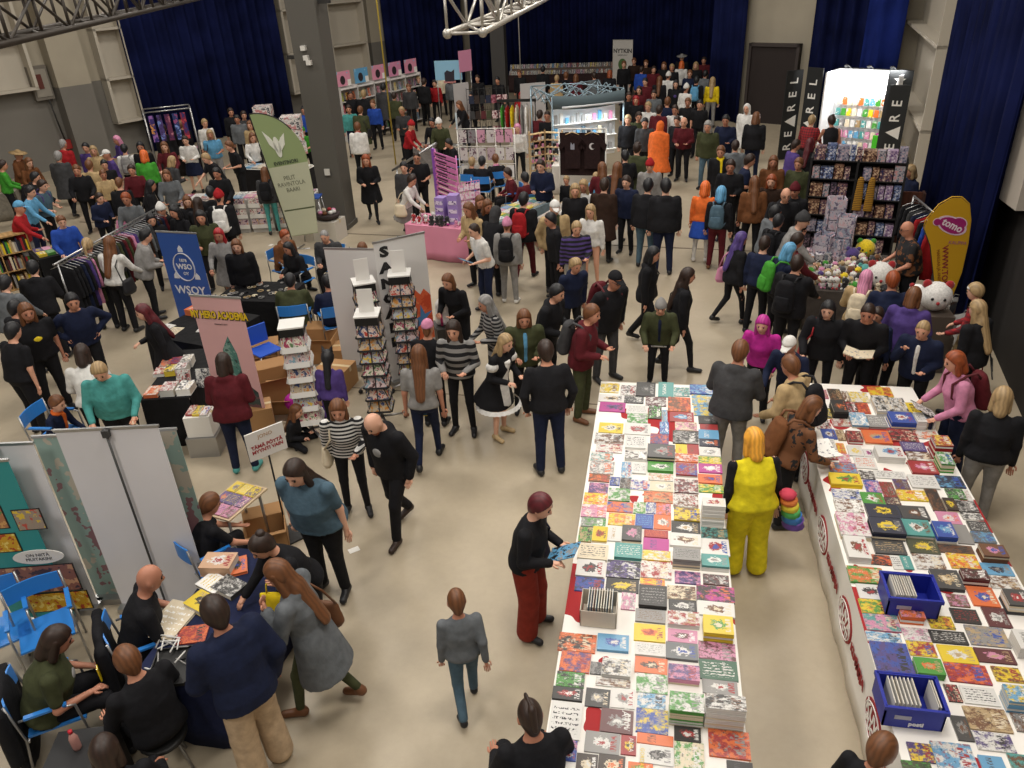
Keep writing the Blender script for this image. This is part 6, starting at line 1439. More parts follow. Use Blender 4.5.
# publisher banner and hero banner
t, L = rollup((156, 232), (196, 234), 2.0, 'blue publisher banner with white ring emblem reading WSOY', mat('2b53a0', .5))
cx, cz = L/2, 1.42; wm = mat('dcdee2', .5)
q = MB()
for i in range(28): a0, a1 = 2*PI*i/28, 2*PI*(i+1)/28; q.bar((cx+.2*math.cos(a0), -.012, cz+.24*math.sin(a0)), (cx+.2*math.cos(a1), -.012, cz+.24*math.sin(a1)), .01, .028, wm, (0, 1, 0))
q.build('emblem_ring', t)
for ang in (90, 215, 325):
    x, z = cx+.25*math.cos(math.radians(ang)), cz+.30*math.sin(math.radians(ang)); shape(t, 'emblem_leaf', [(x-.05, z-.04), (x+.05, z-.04), (x+.045, z+.02), (x, z+.075), (x-.045, z+.02)], wm)
text('emblem_lettering', '1878', .075, wm, FRONT(cx, cz+.11), t, bold=.002); text('emblem_lettering', 'WSO', .13, wm, FRONT(cx, cz), t, bold=.004); text('emblem_lettering', 'OY', .075, wm, FRONT(cx, cz-.12), t, bold=.002)
text('name_lettering', 'WSOY', .20, wm, FRONT(cx, 1.0), t, bold=.004)
t, L = rollup((190, 296), (240, 299), 2.0, 'pink banner with yellow title reading MY HERO ACADEMIA', mat('d8a8a8', .5, kind='wall'))
cx = L/2; text('title_shadow', 'MY HERO ACADEMIA', .088, mat('2a2418'), FRONT(cx+.004, 1.745, -.008)@Matrix.Diagonal((1, 1.6, 1, 1)), t, .001, bold=.009); text('title_lettering', 'MY HERO ACADEMIA', .088, mat('e0bc20'), FRONT(cx, 1.75, -.012)@Matrix.Diagonal((1, 1.6, 1, 1)), t, .002, bold=.003)
text('small_lettering', 'MANGAT NYT', .03, mat('302828'), FRONT(cx, 1.62), t)
shape(t, 'print_shape', [(.1, .1), (L-.05, .1), (L-.05, .62), (L-.25, .8), (.35, .42), (.1, .3)], mat('3c4a48', .5, kind='art:6a4a50:2a3a38:4'))
shape(t, 'print_shape', [(.28, .75), (.52, .7), (.5, 1.2), (.42, 1.45), (.3, 1.25)], mat('4a7a72', .5, kind='art:2c3c3c:7a9a90:7'))
# jewellery table
A, a, L = stall((214, 300), (282, 302), .9, .72, bc_, 'black cloth of the jewellery table')
rr = random.Random(8)
for i in range(46):
    x, y = rr.uniform(.05, L-.05), rr.uniform(.05, .85); p = Vector((A.x, A.y, 0))+Matrix.Rotation(a, 3, 'Z')@Vector((x, y, 0)); r_ = rr.uniform(.022, .05)
    q = MB(); n = 10; cm = mat(rr.choice(['y', 'w', 'y', 'k', 'A', 'a']), .3, .5)
    q.tube([(r_*math.cos(2*PI*j/n), r_*math.sin(2*PI*j/n), .012) for j in range(n+1)], .008, cm, 5).ball((r_, 0, .02), r_*.4, cm, 6); tag(q.build('trinket', None, (p.x, p.y, .724)), 'small silvery trinket on the black jewellery table', 'jewellery', 'trinkets on the jewellery table')
for i, (x, y, c) in enumerate(((242, 262, 'p'), (250, 268, 's'), (232, 268, 'w'))):
    p = G(x, y, .95); t = thing('jewellery_stand', '%s necklace stand at the back of the jewellery table' % WORD[c], 'display stand', (p.x, p.y, .724), 0); drum(t, 'base', [(.09, 0), (.09, .015), (.015, .03), (.012, .2)], mat(c, .5)); drum(t, 'bust', [(.03, .15), (.09, .2), (.075, .3), (.03, .36), (.03, .4)], mat(c, .6))
# cardboard cartons behind the spinner racks
for i, (x, y, w_, d_, h_, r, op, l) in enumerate(((318, 335, .55, .45, .42, .1, True, 'open carton right of the blue armchairs'), (296, 345, .45, .4, .3, .3, False, 'closed carton left behind the white spinner rack'), (335, 365, .5, .4, .35, -.1, False, 'carton behind the cat ears'), (345, 345, .4, .4, .3, .2, False, 'carton right behind the cat ears'),
        (268, 375, .6, .45, .4, .6, True, 'open carton left of the white spinner rack'), (278, 395, .5, .4, .22, .2, True, 'low open carton below the white spinner rack'), (262, 352, .5, .45, .35, .4, True, 'open carton by the pink hero banner'), (256, 405, .4, .35, .38, .5, False, 'carton right of the maroon hoodie'))):
    p = G(x, y, h_); p.z = 0; carton(p, r, w_, d_, h_, 'brown cardboard '+l, op)
p = G(264, 347, .5); t = thing('folding_chair', 'bright blue folding chair among the cartons', 'chair', (p.x, p.y, .0), 1.0); MB().box(-.2, .2, -.2, .2, .44, .46, mat('1e4fb8')).build('seat', t); MB().box(-.2, .2, .2, .23, .5, .8, mat('1e4fb8')).build('backrest', t)
for sx in (-.18, .18):
    for sy in (-.18, .2): MB().tube([(sx, sy, 0), (sx, sy, .44)], .011, CHROME, 6).build('leg', t)
# spinner racks and the white banners behind them
spinner(291, 323, 1.72, 6, 'white spinner rack of manga left of the cat ears', face='w', rz=.35, top_sign=False, r=.16)
spinner(367, 312, 1.72, 7, 'black spinner rack of comics in front, right of the cat ears', face='k', rz=.2, r=.15)
spinner(363, 280, 1.72, 7, 'black spinner rack behind the front one by white banner', face='k', rz=.5, r=.15)
spinner(399, 272, 1.85, 8, 'tall black spinner rack in front of the lettered banner', face='k', rz=.25, r=.16)
rollup((324, 249), (374, 250), 2.0, 'plain white banner left of the lettered one', mat('d2d0ce', .5), pole=False)
t, L = rollup((373, 244), (424, 233), 2.25, 'white banner with big black vertical letters and orange art', mat('d6d4d2', .5))
for i, c in enumerate('SANGALL'): text('lettering', c, .2, mat('18181a'), FRONT(.14, 2.1-.235*i)@Matrix.Diagonal((1.35, 1, 1, 1)), t, .002, bold=.012)
shape(t, 'print_shape', [(.42, .55), (.78, .6), (.78, 1.3), (.68, 1.42), (.62, 1.34), (.52, 1.46), (.47, 1.25), (.4, 1.2)], mat('d8603a', .5, kind='art:c84a2a:e08050:5')); shape(t, 'print_shape', [(.45, .95), (.58, 1.0), (.6, 1.18), (.66, 1.02), (.78, 1.05), (.68, .95), (.72, .8), (.6, .88), (.5, .82)], mat('4a80b8', .5), -.011)
# bags beside the cat ears
p = G(318, 398, .3); t = thing('rucksack', 'violet rucksack with a round badge beside the spinner rack', 'backpack', (p.x, p.y, .0), .2)
f = Field(); f.loft((0, 0, .22), np.eye(3), [-.22, -.18, .1, .2], [.13, .16, .15, .1], [.09, .11, .1, .06], None, .03); V, Q = f.mesh(.02); link('body', newmesh('body', V, Q, mat('6a4fa0', kind='cloth'), smooth=True), t)
MB().lathe([(.035, 0), (.035, .008)], mat('e0a080'), 12, (0, 0, 0), True, Matrix.Translation((0, -.115, .2))@Matrix.Rotation(PI/2, 4, 'X')).build('badge', t); MB().tube([(-.04, 0, .42), (-.03, 0, .48), (.03, 0, .48), (.04, 0, .42)], .01, mat('5a3f90'), 6).build('handle', t)
p = G(304, 390, .4); f = Field(); f.cap((-.2, 0, .2), (.2, .1, .3), .13, .1, .03).cap((.0, 0, .1), (.2, -.1, .15), .12, .1, .03); V, Q = f.mesh(.025); tag(link('jacket', newmesh('jacket', V, Q, mat('b02a98', kind='cloth'), smooth=True), None, (p.x, p.y, 0)), 'magenta jacket heaped beside the violet rucksack', 'jacket')
p = G(445, 310, .9); t = thing('rucksack', 'white rucksack with pink straps behind the pink cap', 'backpack', (p.x, p.y, .68), .5)
f = Field(); f.loft((0, 0, .2), np.eye(3), [-.2, -.15, .15, .22], [.14, .17, .15, .1], [.09, .11, .1, .06], None, .03); V, Q = f.mesh(.02); link('body', newmesh('body', V, Q, mat('e2dedc', kind='cloth'), smooth=True), t)
for s in (-1, 1): MB().tube([(s*.09, -.12, .02), (s*.1, -.13, .2), (s*.09, -.08, .4)], .02, mat('c83a78'), 6).build('pink_strap', t)
tag(MB().box(-.2, .2, -.2, .2, 0, .67, mat('3a3634')).build('storage_case', None, (p.x, p.y, 0), .5), 'dark case under the white and pink rucksack', 'case')
for i, (x, y) in enumerate(((394, 447), (354, 550), (271, 245), (466, 328))):
    p = G(x, y); tag(MB().box(-.06, .06, -.04, .04, .001, .003, WHITE).build('paper_scrap', None, (p.x, p.y, 0), i*.7), 'small white paper scrap on the floor', 'paper', 'paper scraps on the floor')
# clothes rail
A_, B_ = G(57, 263, 1.55), G(155, 209, 1.55); A, a, L = frame(A_, B_); t = thing('clothes_rail', 'long metal clothes rail full of dark garments on the left', 'clothes rail', A, a)
MB().tube([(-.1, 0, 1.55), (L+.1, 0, 1.55)], .018, CHROME, 8).build('rail', t)
for x in (0, L/2, L): MB().tube([(x, 0, 1.55), (x, 0, .05)], .016, CHROME, 8).build('upright', t); MB().tube([(x, -.28, .04), (x, .28, .04)], .016, CHROME, 8).build('foot', t)
rr = random.Random(2)
for i in range(34):
    x = .06+(L-.12)*i/33; q_ = Vector((A.x, A.y, 1.535))+Matrix.Rotation(a, 3, 'Z')@Vector((x, 0, 0)); c = rr.choice('kkkkgnmdGgfup'); garment(q_, a, c, '%s garment hanging on the left clothes rail' % WORD[c], '%s garments on the left clothes rail' % WORD[c])
# wooden bookcase far left
A_, B_ = G(2, 237, 1.15), G(26, 232, 1.15); A, a, L = frame(A_, B_); A = Vector(A)-Matrix.Rotation(a, 3, 'Z')@Vector((.7, 0, 0)); L += .7; wo = mat('b08a58', .6, kind='wood')
t = thing('bookcase', 'low pale wooden bookcase at the left edge', 'bookcase', A, a); q = MB()
q.box(0, L, .0, .35, 0, .03, wo).box(0, L, 0, .35, 1.12, 1.15, wo).box(0, L, .33, .35, .03, 1.12, wo)
for x in (0, L/2-.01, L-.02): q.box(x, x+.02, 0, .33, .03, 1.12, wo)
q.build('frame', t)
for z in (.4, .76): MB().box(.02, L-.02, .01, .33, z, z+.02, wo).build('shelf', t)
for zi, z in enumerate((.03, .42, .78)):
    x = .03; k = 0
    while x < L-.06:
        w_ = rr.uniform(.025, .05); h_ = rr.uniform(.2, .29)
        if not (L/2-.06 < x < L/2+.02):
            q_ = Vector((A.x, A.y, 0))+Matrix.Rotation(a, 3, 'Z')@Vector((x+w_/2, .12, 0)); c = rr.choice('mvnadcrykeA'); b_ = MB().box(-w_/2, w_/2-.002, -.09, .09, 0, h_, mat(c, .6)).build('novel', None, (q_.x, q_.y, z+.0), a); tag(b_, '%s book in the wooden bookcase, shelf %d from floor, number %d' % (wd(c), zi+1, k+1), 'book', 'books in the wooden bookcase'); k += 1
        x += w_
# tables at far left
A, a, L = stall((38, 260), (72, 252), .8, .74, bc_, 'black cloth of the table behind the clothes rail')
fill(A, a, .05, .9 if L > 1 else L-.1, .1, .7, .744, 3, 2, 'craft_item', 'on table behind the clothes rail', 'crafts behind the clothes rail', ['e', 'v', 'w', 'a', 'u', 'p'], .05, cat='craft')
p = G(71, 242, .9); carton((p.x, p.y, .744), .4, .3, .25, .22, 'brown open carton on the table behind the rail', True)
A, a, L = stall((-50, 200), (14, 192), .7, .74, mat('8a8478', .9, kind='cloth'), 'grey cloth of the far left stall')
for i in range(5): q_ = Vector((A.x, A.y, 0))+Matrix.Rotation(a, 3, 'Z')@Vector((L-.25-.34*i, .35, 0)); book('record_box', 'aywac'[i], 'wkrgk'[i], 3, (.3, .35, .2+.03*(i % 2)), (q_.x, q_.y, .744), a, '%s pile on the far left stall, %s from right' % (wd('aywac'[i]), ORD[i]), cat='box')
# comics table with card racks on the front
A, a, L = stall((172, 203), (312, 197), .8, .78, mat('b8b4ae', .9, kind='cloth'), 'pale cloth of the long comics table in the middle left')
fill(A, a, .05, L-.05, .1, .7, .79, 12, 2, 'fanzine', 'on the middle left comics table', 'fanzines on the middle left table', ['w', 'A', 'p', 's', 'w', 'r', 'y', 'w'], .02, cat='comic')
R3 = lambda x, y, z=0: Vector((A.x, A.y, z))+Matrix.Rotation(a, 3, 'Z')@Vector((x, y, 0))
nr = int(L/.62)
for i in range(nr):
    p = R3(.35+i*.62, -.14); t = thing('card_rack', 'white wire rack of prints before the comics table, %s from left' % ORD[i], 'display rack', p, a, 'card racks before the comics table'); q = MB()
    for z in (.1, .36, .62): q.box(-.28, .28, -.03, -.02, z, z+.1, WHITE)
    q.box(-.28, .28, 0, .01, .0, .85, mat('b0aca6')); q.build('frame', t)
    for r_ in range(3):
        for c_ in range(3):
            cc = rr.choice([('d8c0c0', 'a03040', '304060'), ('e0d8d0', '806050', 'c08080'), ('c8b0b8', '502040', 'd0a050')]); MB().box(-.26+c_*.18, -.1+c_*.18, -.018, -.004, .12+r_*.26, .33+r_*.26, mat(cc[0], .5, kind='art:%s:%s:16' % cc[1:])).build('print', t)
A, a, L = stall((236, 169), (304, 171), .7, .78, mat('1c1a1c', .9, kind='cloth'), 'black cloth of the table behind the feather flag', mtop=mat('c8c4bc', .8))
fill(A, a, .05, L-.05, .05, .6, .79, 10, 1, 'fanzine', 'on the table behind the feather flag', 'fanzines behind the feather flag', ['w', 'A', 's', 'w', 'y'], .03, cat='comic')
# cube display on a pole, small stands
for px, py, zt, n, lab in ((290, 115, 2.0, 3, 'cube tower of printed faces left of the pillar'), (262, 105, 1.9, 2, 'small print display above the green feather flag')):
    p = G(px, py, zt); t = thing('print_tower', lab, 'display', (p.x, p.y, 0), .3); MB().tube([(0, 0, 0), (0, 0, zt-.3*n)], .03, CHROME, 8).build('pole', t); MB().box(-.25, .25, -.25, .25, 0, .03, BLACKM).build('base', t)
    for i in range(n):
        MB().box(-.28, .28, -.28, .28, zt-.36*(i+1), zt-.36*i-.02, mat('d8d4d0', .5, kind='art:404048:c08080:9'), Matrix.Rotation(.15*i, 4, 'Z')).build('print_cube', t)
p = G(286, 140, 1.0); tag(MB().box(-.5, .5, -.02, .02, 0, 1.25, mat('a02a60', .8, kind='spots:401830:14:.55')).build('cloth_screen', None, (p.x, p.y, 0), -.1), 'magenta patterned cloth screen left of the pillar', 'screen')
# green feather flag
t = feather(252, 113, 3.05, 1.05, 2.75, mat('8c9c6c', .7), 'green and pale feather flag with white bird emblem before comics table', -.12); t.rotation_euler = (0, -.17, -.12); t.location.x += .42
shape(t, 'lower_panel', [(.01, .36), (.72, .36), (.95, 1.3), (1.03, 1.9), (.01, 1.9)], mat('b8baa0', .7), -.006, .006)
q = MB(); em = mat('dedfd2', .6)
q.sheet(oval(.42, 2.3, .08, .22), .006, em); q.sheet([(.42, 2.15), (.24, 2.38), (.16, 2.68), (.3, 2.52), (.38, 2.38)], .006, em); q.sheet([(.42, 2.15), (.62, 2.33), (.68, 2.56), (.56, 2.48), (.47, 2.38)], .006, em); o = q.build('bird_emblem', t); o.location = (0, -.012, 0)
text('lettering', 'EVENTINORI', .11, mat('3c4438'), FRONT(.5, 1.96, -.012), t, bold=.002); text('lettering', 'PELIT\nRAVINTOLA\nBAARI', .13, mat('6a6c5c'), FRONT(.46, 1.5, -.012), t)
MB().box(.05, .85, -.012, -.006, .92, .95, mat('50583c')).build('tie_band', t)
# bar stool table and basket by the pillar
p = G(312, 196, 1.0); t = thing('bar_stool', 'tall metal bar stool with blue seat beside the pillar', 'stool', (p.x, p.y, 0), .2); MB().box(-.2, .2, -.2, .2, .97, 1.0, mat('2a50a0')).build('seat', t)
for sx in (-1, 1):
    for sy in (-1, 1): MB().tube([(sx*.28, sy*.28, 0), (sx*.16, sy*.16, .97)], .015, CHROME, 6).build('leg', t)
MB().tube([(-.2, -.2, .4), (.2, -.2, .4), (.2, .2, .4), (-.2, .2, .4), (-.2, -.2, .4)], .01, CHROME, 6).build('footrest', t)
p = G(328, 218, .5); t = carton((p.x, p.y, 0), -.1, .6, .55, .48, 'white box carrying a dark basket before the pillar', False, mat('c4beb4'))
t = thing('basket', 'dark round basket of goods on the white box by pillar', 'basket', (p.x, p.y, .484), 0); drum(t, 'body', [(.2, 0), (.27, .03), (.3, .12), (.28, .13)], mat('2c2020', .8), n=18)
for i in range(8): q_ = (p.x+.17*math.cos(i*.8), p.y+.17*math.sin(i*.8), .62); tag(MB().ball((0, 0, .04), (.06, .05, .05), mat('wprAwpcw'[i], .7), 8).build('bundle', None, q_), 'small wrapped item in the dark basket', 'bundle', 'wrapped items in the basket')
# poster stall by the left curtain
A_, B_ = G(143, 113, 2.2), G(190, 108, 2.2); A, a, L = frame(A_, B_); t = thing('poster_stand', 'steel frame hung with purple posters by the left curtain', 'display', A, a); q = MB()
for x in (0, L): q.tube([(x, 0, 0), (x, 0, 2.2)], .025, CHROME, 6).tube([(x, .8, 0), (x, .8, 2.2), (x, 0, 2.2)], .02, CHROME, 6)
q.tube([(0, 0, 2.2), (L, 0, 2.2)], .02, CHROME, 6).tube([(0, .8, 2.2), (L, .8, 2.2)], .02, CHROME, 6); q.build('frame', t)
for i in range(5): MB().box(.1+i*(L-.2)/5, .02+(i+1)*(L-.2)/5, -.03, -.015, 1.35, 2.1, mat(['3a2c70', '50407a', '6a3050', '2c3c70', '802a4a'][i], .4, kind='art:%s:%s:5' % (('9a6ab0', 'd09050'), ('7a90d0', '302040'), ('c08090', '402050'), ('8aa0e0', 'a05080'), ('d04a50', '303070'))[i])).build('poster', t)
A, a, L = stall((158, 153), (198, 150), .7, .78, mat('2a2628', .9, kind='cloth'), 'dark cloth of the poster stall by the curtain'); fill(A, a, .05, L-.05, .05, .6, .79, 7, 2, 'print', 'on the poster stall table', 'prints on the poster stall', ['w', 'A', 'p', 's', 'y'], .01, cat='print')
# ---------------------------------------------------------------- far and middle stalls
pink = mat('d88aa4', .8, kind='wall'); pinkm = mat('d078b0', .5); lil = mat('9a80c0', .5)
# far bookshelf right of the pillar
A_, B_ = G(340, 88, 1.9), G(420, 72, 1.9); A, a, L = frame(A_, B_); t = thing('bookshelf', 'long white bookshelf with posters on top right of the pillar', 'bookshelf', A, a); q = MB(); sw = mat('c8c4c0', .6); nx_ = 5
for i in range(nx_+1): q.box(L*i/nx_-.02, L*i/nx_+.02, 0, .4, 0, 1.9, sw)
q.box(0, L, .38, .4, 0, 1.9, sw); q.build('carcass', t)
for k in range(5): MB().box(0, L, 0, .38, .12+k*.42, .15+k*.42, sw).build('shelf', t)
rr = random.Random(5); R4 = lambda x, y, z=0: Vector((A.x, A.y, z))+Matrix.Rotation(a, 3, 'Z')@Vector((x, y, 0)); kk = 0
for k in range(4):
    x = .04
    while x < L-.12:
        w_ = rr.uniform(.11, .17)
        c = rr.choice(['A', 'r', 'w', 'e', 's', 'p', 'k', 'v', 'o', 'y', 'u']); c2 = rr.choice('wkre'); kk += 1
        book('album', c, c2 if c2 != c else 'k', 1, (w_-.01, .28, .03), tuple(R4(x+w_/2, .1, .295+k*.42)), (PI/2-.1, 0, a), '%s album facing out, shelf %d from floor, place %d, far bookshelf' % (wd(c), k+1, kk), 'albums facing out on the far bookshelf'); x += w_*1.9
for i in range(5):
    p = R4(.4+i*(L-.7)/4, .2); t2 = thing('poster', 'picture board with dark portrait on the far bookshelf, %s from left' % ORD[i], 'poster', (p.x, p.y, 1.905), a)
    MB().box(-.34, .34, -.01, .01, 0, .5, mat('pstp'[i % 4] if i % 2 else 'd890a8', .6, kind='spots:90b8d0:3:.6')).build('board', t2); MB().sheet(oval(-.05, .2, .12, .15), .006, mat('2a2226'), Matrix.Translation((0, -.013, 0))).build('portrait', t2)
    MB().box(.18, .34, -.02, -.012, -.0, .2, WHITE).build('price_card', t2)
# light blue and pink posters
for tl, tr, zt, zb, c, lab in (((434, 61), (461, 60), 2.6, 1.95, '8fc0dc', 'light blue picture board right of the far bookshelf'), ((447, 54), (460, 52), 2.9, 2.2, 'd890b0', 'pink picture board behind the light blue one')):
    A_, B_ = G(tl[0], tl[1], zt), G(tr[0], tr[1], zt); A, a, L = frame(A_, B_); 
    if c == 'd890b0': A = A+Vector((.2, .8, 0))
    t2 = thing('picture_board', lab, 'poster', A, a); MB().box(0, L, -.01, .01, zb, zt, mat(c, .6)).build('board', t2)
    for x in (.05, L-.05): MB().tube([(x, .03, 0), (x, .03, zt)], .02, CHROME, 6).build('post', t2)
    if c != 'd890b0': MB().sheet([(L*.35, zt-.7), (L*.7, zt-.7), (L*.72, zt-.3), (L*.6, zt-.38), (L*.45, zt-.32), (L*.35, zt-.4)], .006, mat('2a2430'), Matrix.Translation((0, -.014, 0))).build('cat_shape', t2); MB().box(L*.3, L*.75, -.016, -.011, zt-.75, zt-.68, mat('c08080')).build('caption_strip', t2)
# far long book table with the white poster
A, a, L = stall((508, 65), (612, 62), .7, .78, mat('3a2a2a', .9, kind='cloth'), 'dark cloth of the far long book table', zu=1.25)
R5 = lambda x, y, z=0: Vector((A.x, A.y, z))+Matrix.Rotation(a, 3, 'Z')@Vector((x, y, 0)); n = 46
for i in range(n):
    for j in (0, 1):
        c = rr.choice(['w', 'r', 'A', 's', 'p', 'k', 'y', 'e', 'w']); book('album', c, 'k' if c != 'k' else 'w', 1, (L/n-.02, .3, .03), tuple(R5(L*(i+.5)/n, .15+j*.35, .80+j*.25)), (1.1, 0, a), '%s album upright on the far long table, %s row, number %d' % (wd(c), ['front', 'back'][j], i+1), 'albums on the far long table')
tag(MB().box(.1, L-.1, .36, .7, .785, 1.02, mat('6a5a50', .7)).build('display_riser', None, A, a), 'brown riser on the far long book table', 'riser')
t2, L = rollup((613, 40), (633, 40), 2.3, 'white poster with black title at the end of far long table', mat('c4c0ba', .6)); text('lettering', 'NYTKIN', .24, mat('202020'), FRONT(L/2, 1.85), t2, bold=.006); text('lettering', 'SARJAKUVAT', .08, mat('202020'), FRONT(L/2, 1.68), t2); shape(t2, 'print_shape', oval(L/2, 1.3, .2, .24), mat('4a6a3a', .6)); shape(t2, 'print_shape', [(L/2-.2, .8), (L/2+.25, .8), (L/2+.2, 1.1), (L/2-.15, 1.1)], mat('2a2826'))
# canopy stall
A_, B_ = G(552, 97, 2.35), G(624, 90, 2.35); A, a, L = frame(A_, B_); L = max(L, 1.9); D_ = 1.9
t = thing('canopy_stall', 'stall under a folded grey blue canopy frame', 'canopy', A, a); fr = mat('8fa4b0', .4, .4)
for x in (0, L):
    for y in (0, D_): MB().tube([(x, y, 0), (x, y, 2.35)], .025, fr, 6).build('leg', t)
q = MB(); n = 4
for y in (0, D_, D_/2):
    for i in range(n): x0, x1 = L*i/n, L*(i+1)/n; q.tube([(x0, y, 2.1), (x1, y, 2.4)], .018, fr, 5).tube([(x0, y, 2.4), (x1, y, 2.1)], .018, fr, 5)
for x in (0, L, L/2):
    for i in range(3): y0, y1 = D_*i/3, D_*(i+1)/3; q.tube([(x, y0, 2.1), (x, y1, 2.4)], .018, fr, 5).tube([(x, y0, 2.4), (x, y1, 2.1)], .018, fr, 5)
q.tube([(0, 0, 2.4), (L/2, D_/2, 2.5), (L, 0, 2.4)], .018, fr, 5).tube([(0, D_, 2.4), (L/2, D_/2, 2.5), (L, D_, 2.4)], .018, fr, 5); q.build('scissor_frame', t)
q = MB(); V = []; N_ = 24
for k, (z, o) in enumerate(((2.38, 0), (2.2, .03), (2.04, .02))): V += [(L*i/N_, -o-.03-.05*math.sin(PI*i/N_), z-.06*math.sin(PI*i/N_)) for i in range(N_+1)]
w_ = N_+1; nb = len(V); V += [(x, y-.012, z) for x, y, z in V]; F = [(r*w_+i, r*w_+i+1, (r+1)*w_+i+1, (r+1)*w_+i) for r in (0, 1) for i in range(N_)]; F += [tuple(nb+j for j in f[::-1]) for f in F]+[(2*w_+i, 2*w_+i+1, nb+2*w_+i+1, nb+2*w_+i) for i in range(N_)]+[(i+1, i, nb+i, nb+i+1) for i in range(N_)]
q.add(V, F, mat('4c5c62', .7), True); q.build('valance', t)
A2 = A; a2 = a; L2 = L
p = Vector((A.x, A.y, 0))+Matrix.Rotation(a, 3, 'Z')@Vector((.1, .3, 0)); t = thing('lit_display_wall', 'white lit panel of small figures under the canopy', 'display', p, a)
MB().box(0, L-.2, .06, .1, .6, 1.95, mat('e8ecf0', .5)).build('panel', t)
for r_ in range(3):
    MB().box(0, L-.2, -.1, .06, .75+r_*.4, .77+r_*.4, WHITE).build('shelf', t)
    for i in range(11): MB().box(.04+i*(L-.3)/11, .04+i*(L-.3)/11+.09, -.06, 0, .77+r_*.4, .77+r_*.4+rr.uniform(.15, .3), mat(rr.choice(['w', 's', 'A', 'k', 'y', 'p', 'B']), .5)).build('figure_box', t)
l = bpy.data.lights.new('display_lamp', 'AREA'); l.shape = 'RECTANGLE'; l.size = 1.4; l.size_y = .1; l.energy = 45; l.color = (.9, .97, 1); o = bpy.data.objects.new('display_lamp', l); COL.objects.link(o); o.location = p+Matrix.Rotation(a, 3, 'Z')@Vector((L/2, -.35, 2.0)); o.rotation_euler = (-.5, 0, a)
tag(MB().tube([(0, 0, 0), (L-.3, 0, 0)], .03, mat('d8dce0', .3), 8).build('lamp_tube', None, o.location+Matrix.Rotation(a, 3, 'Z')@Vector((-(L-.3)/2, -.05, .06)), a), 'white lamp tube under the canopy front edge', 'lamp')
# T-shirt stand
A_, B_ = G(559, 131, 1.85), G(606, 131, 1.85); A, a, L = frame(A_, B_); t = thing('display_stand', 'stand with brown cloth and two hung shirts facing the aisle', 'display stand', A, a); dk = mat('2a1a1a', .9, kind='cloth')
q = MB()
for x in (0, L): q.tube([(x, 0, 0), (x, 0, 1.9)], .02, WHITE, 6)
q.tube([(0, 0, 1.9), (L, 0, 1.9)], .02, WHITE, 6); q.build('frame', t)
MB().box(0, L, .03, .05, .75, 1.8, dk).build('back_cloth', t)
for i, x in enumerate((L*.3, L*.72)):
    tq = MB(); s_ = .95; tq.sheet([(x-.2*s_, .95), (x+.2*s_, .95), (x+.21*s_, 1.5), (x+.34*s_, 1.38), (x+.38*s_, 1.52), (x+.16*s_, 1.78), (x+.07, 1.80), (x, 1.76), (x-.07, 1.80), (x-.16*s_, 1.78), (x-.38*s_, 1.52), (x-.34*s_, 1.38), (x-.21*s_, 1.5)], .05, dk, Matrix.Translation((0, -.06, 0))); sh = tq.build('hanging_shirt', t)
    MB().tube([(x-.17, -.1, 1.78), (x, -.1, 1.85), (x+.17, -.1, 1.78)], .012, mat('d0b080', .5), 6).tube([(x, -.1, 1.85), (x, -.05, 1.92)], .006, CHROME, 5).build('coat_hanger', sh)
    if i: q = MB(); o1 = oval(x, 1.5, .075, .08, 20, .9, 5.4); o2 = oval(x+.03, 1.5, .055, .06, 20, 5.2, 1.1); q.sheet(o1+o2, .004, mat('d0cccc'), Matrix.Translation((0, -.09, 0))); q.build('moon_print', sh)
    else: MB().sheet([(x-.05, 1.42), (x+.05, 1.42), (x+.05, 1.52), (x+.04, 1.58), (x+.01, 1.54), (x-.01, 1.54), (x-.04, 1.6), (x-.05, 1.52)], .004, mat('9a9ca8'), Matrix.Translation((0, -.09, 0))).build('cat_print', sh)
A, a, L = stall((556, 160), (606, 160), -.7, .75, mat('d4cfc8', .8), 'white cloth of the T-shirt stall')
p = G(603, 168, .9); tag(plush((p.x, p.y, .755), .09, 'a', 'bear', 'small beige soft toy on the T-shirt stall'), None, None)
# wooden shelf stand
A_, B_ = G(529, 133, 1.55), G(562, 131, 1.55); A, a, L = frame(A_, B_); wo = mat('d8b888', .6, kind='wood'); t = thing('wooden_shelf_stand', 'folding pale wooden shelf stand with small goods', 'shelf stand', A, a)
for x0, x1, y0, y1 in ((0, L*.5, -.0, .25), (L*.5, L, .25, 0)):
    for k in range(6): MB().bar((x0, y0, .55+k*.19), (x1, y1, .55+k*.19), .14, .02, wo).build('shelf', t)
    for u in (0, 1): x, y = (x0, y0) if not u else (x1, y1); MB().box(x-.015, x+.015, y-.08, y+.08, 0, 1.58, wo).build('side_post', t)
for k in range(5):
    for i in range(8): x = .05+(L-.1)*i/8; y = .25-abs(x-L/2)/(L/2)*.25; MB().box(x, x+.06, y-.06, y, .57+k*.19, .65+k*.19, mat(rr.choice(['w', 'k', 'd', 'p', 'c']), .6)).build('jewellery_card', t)
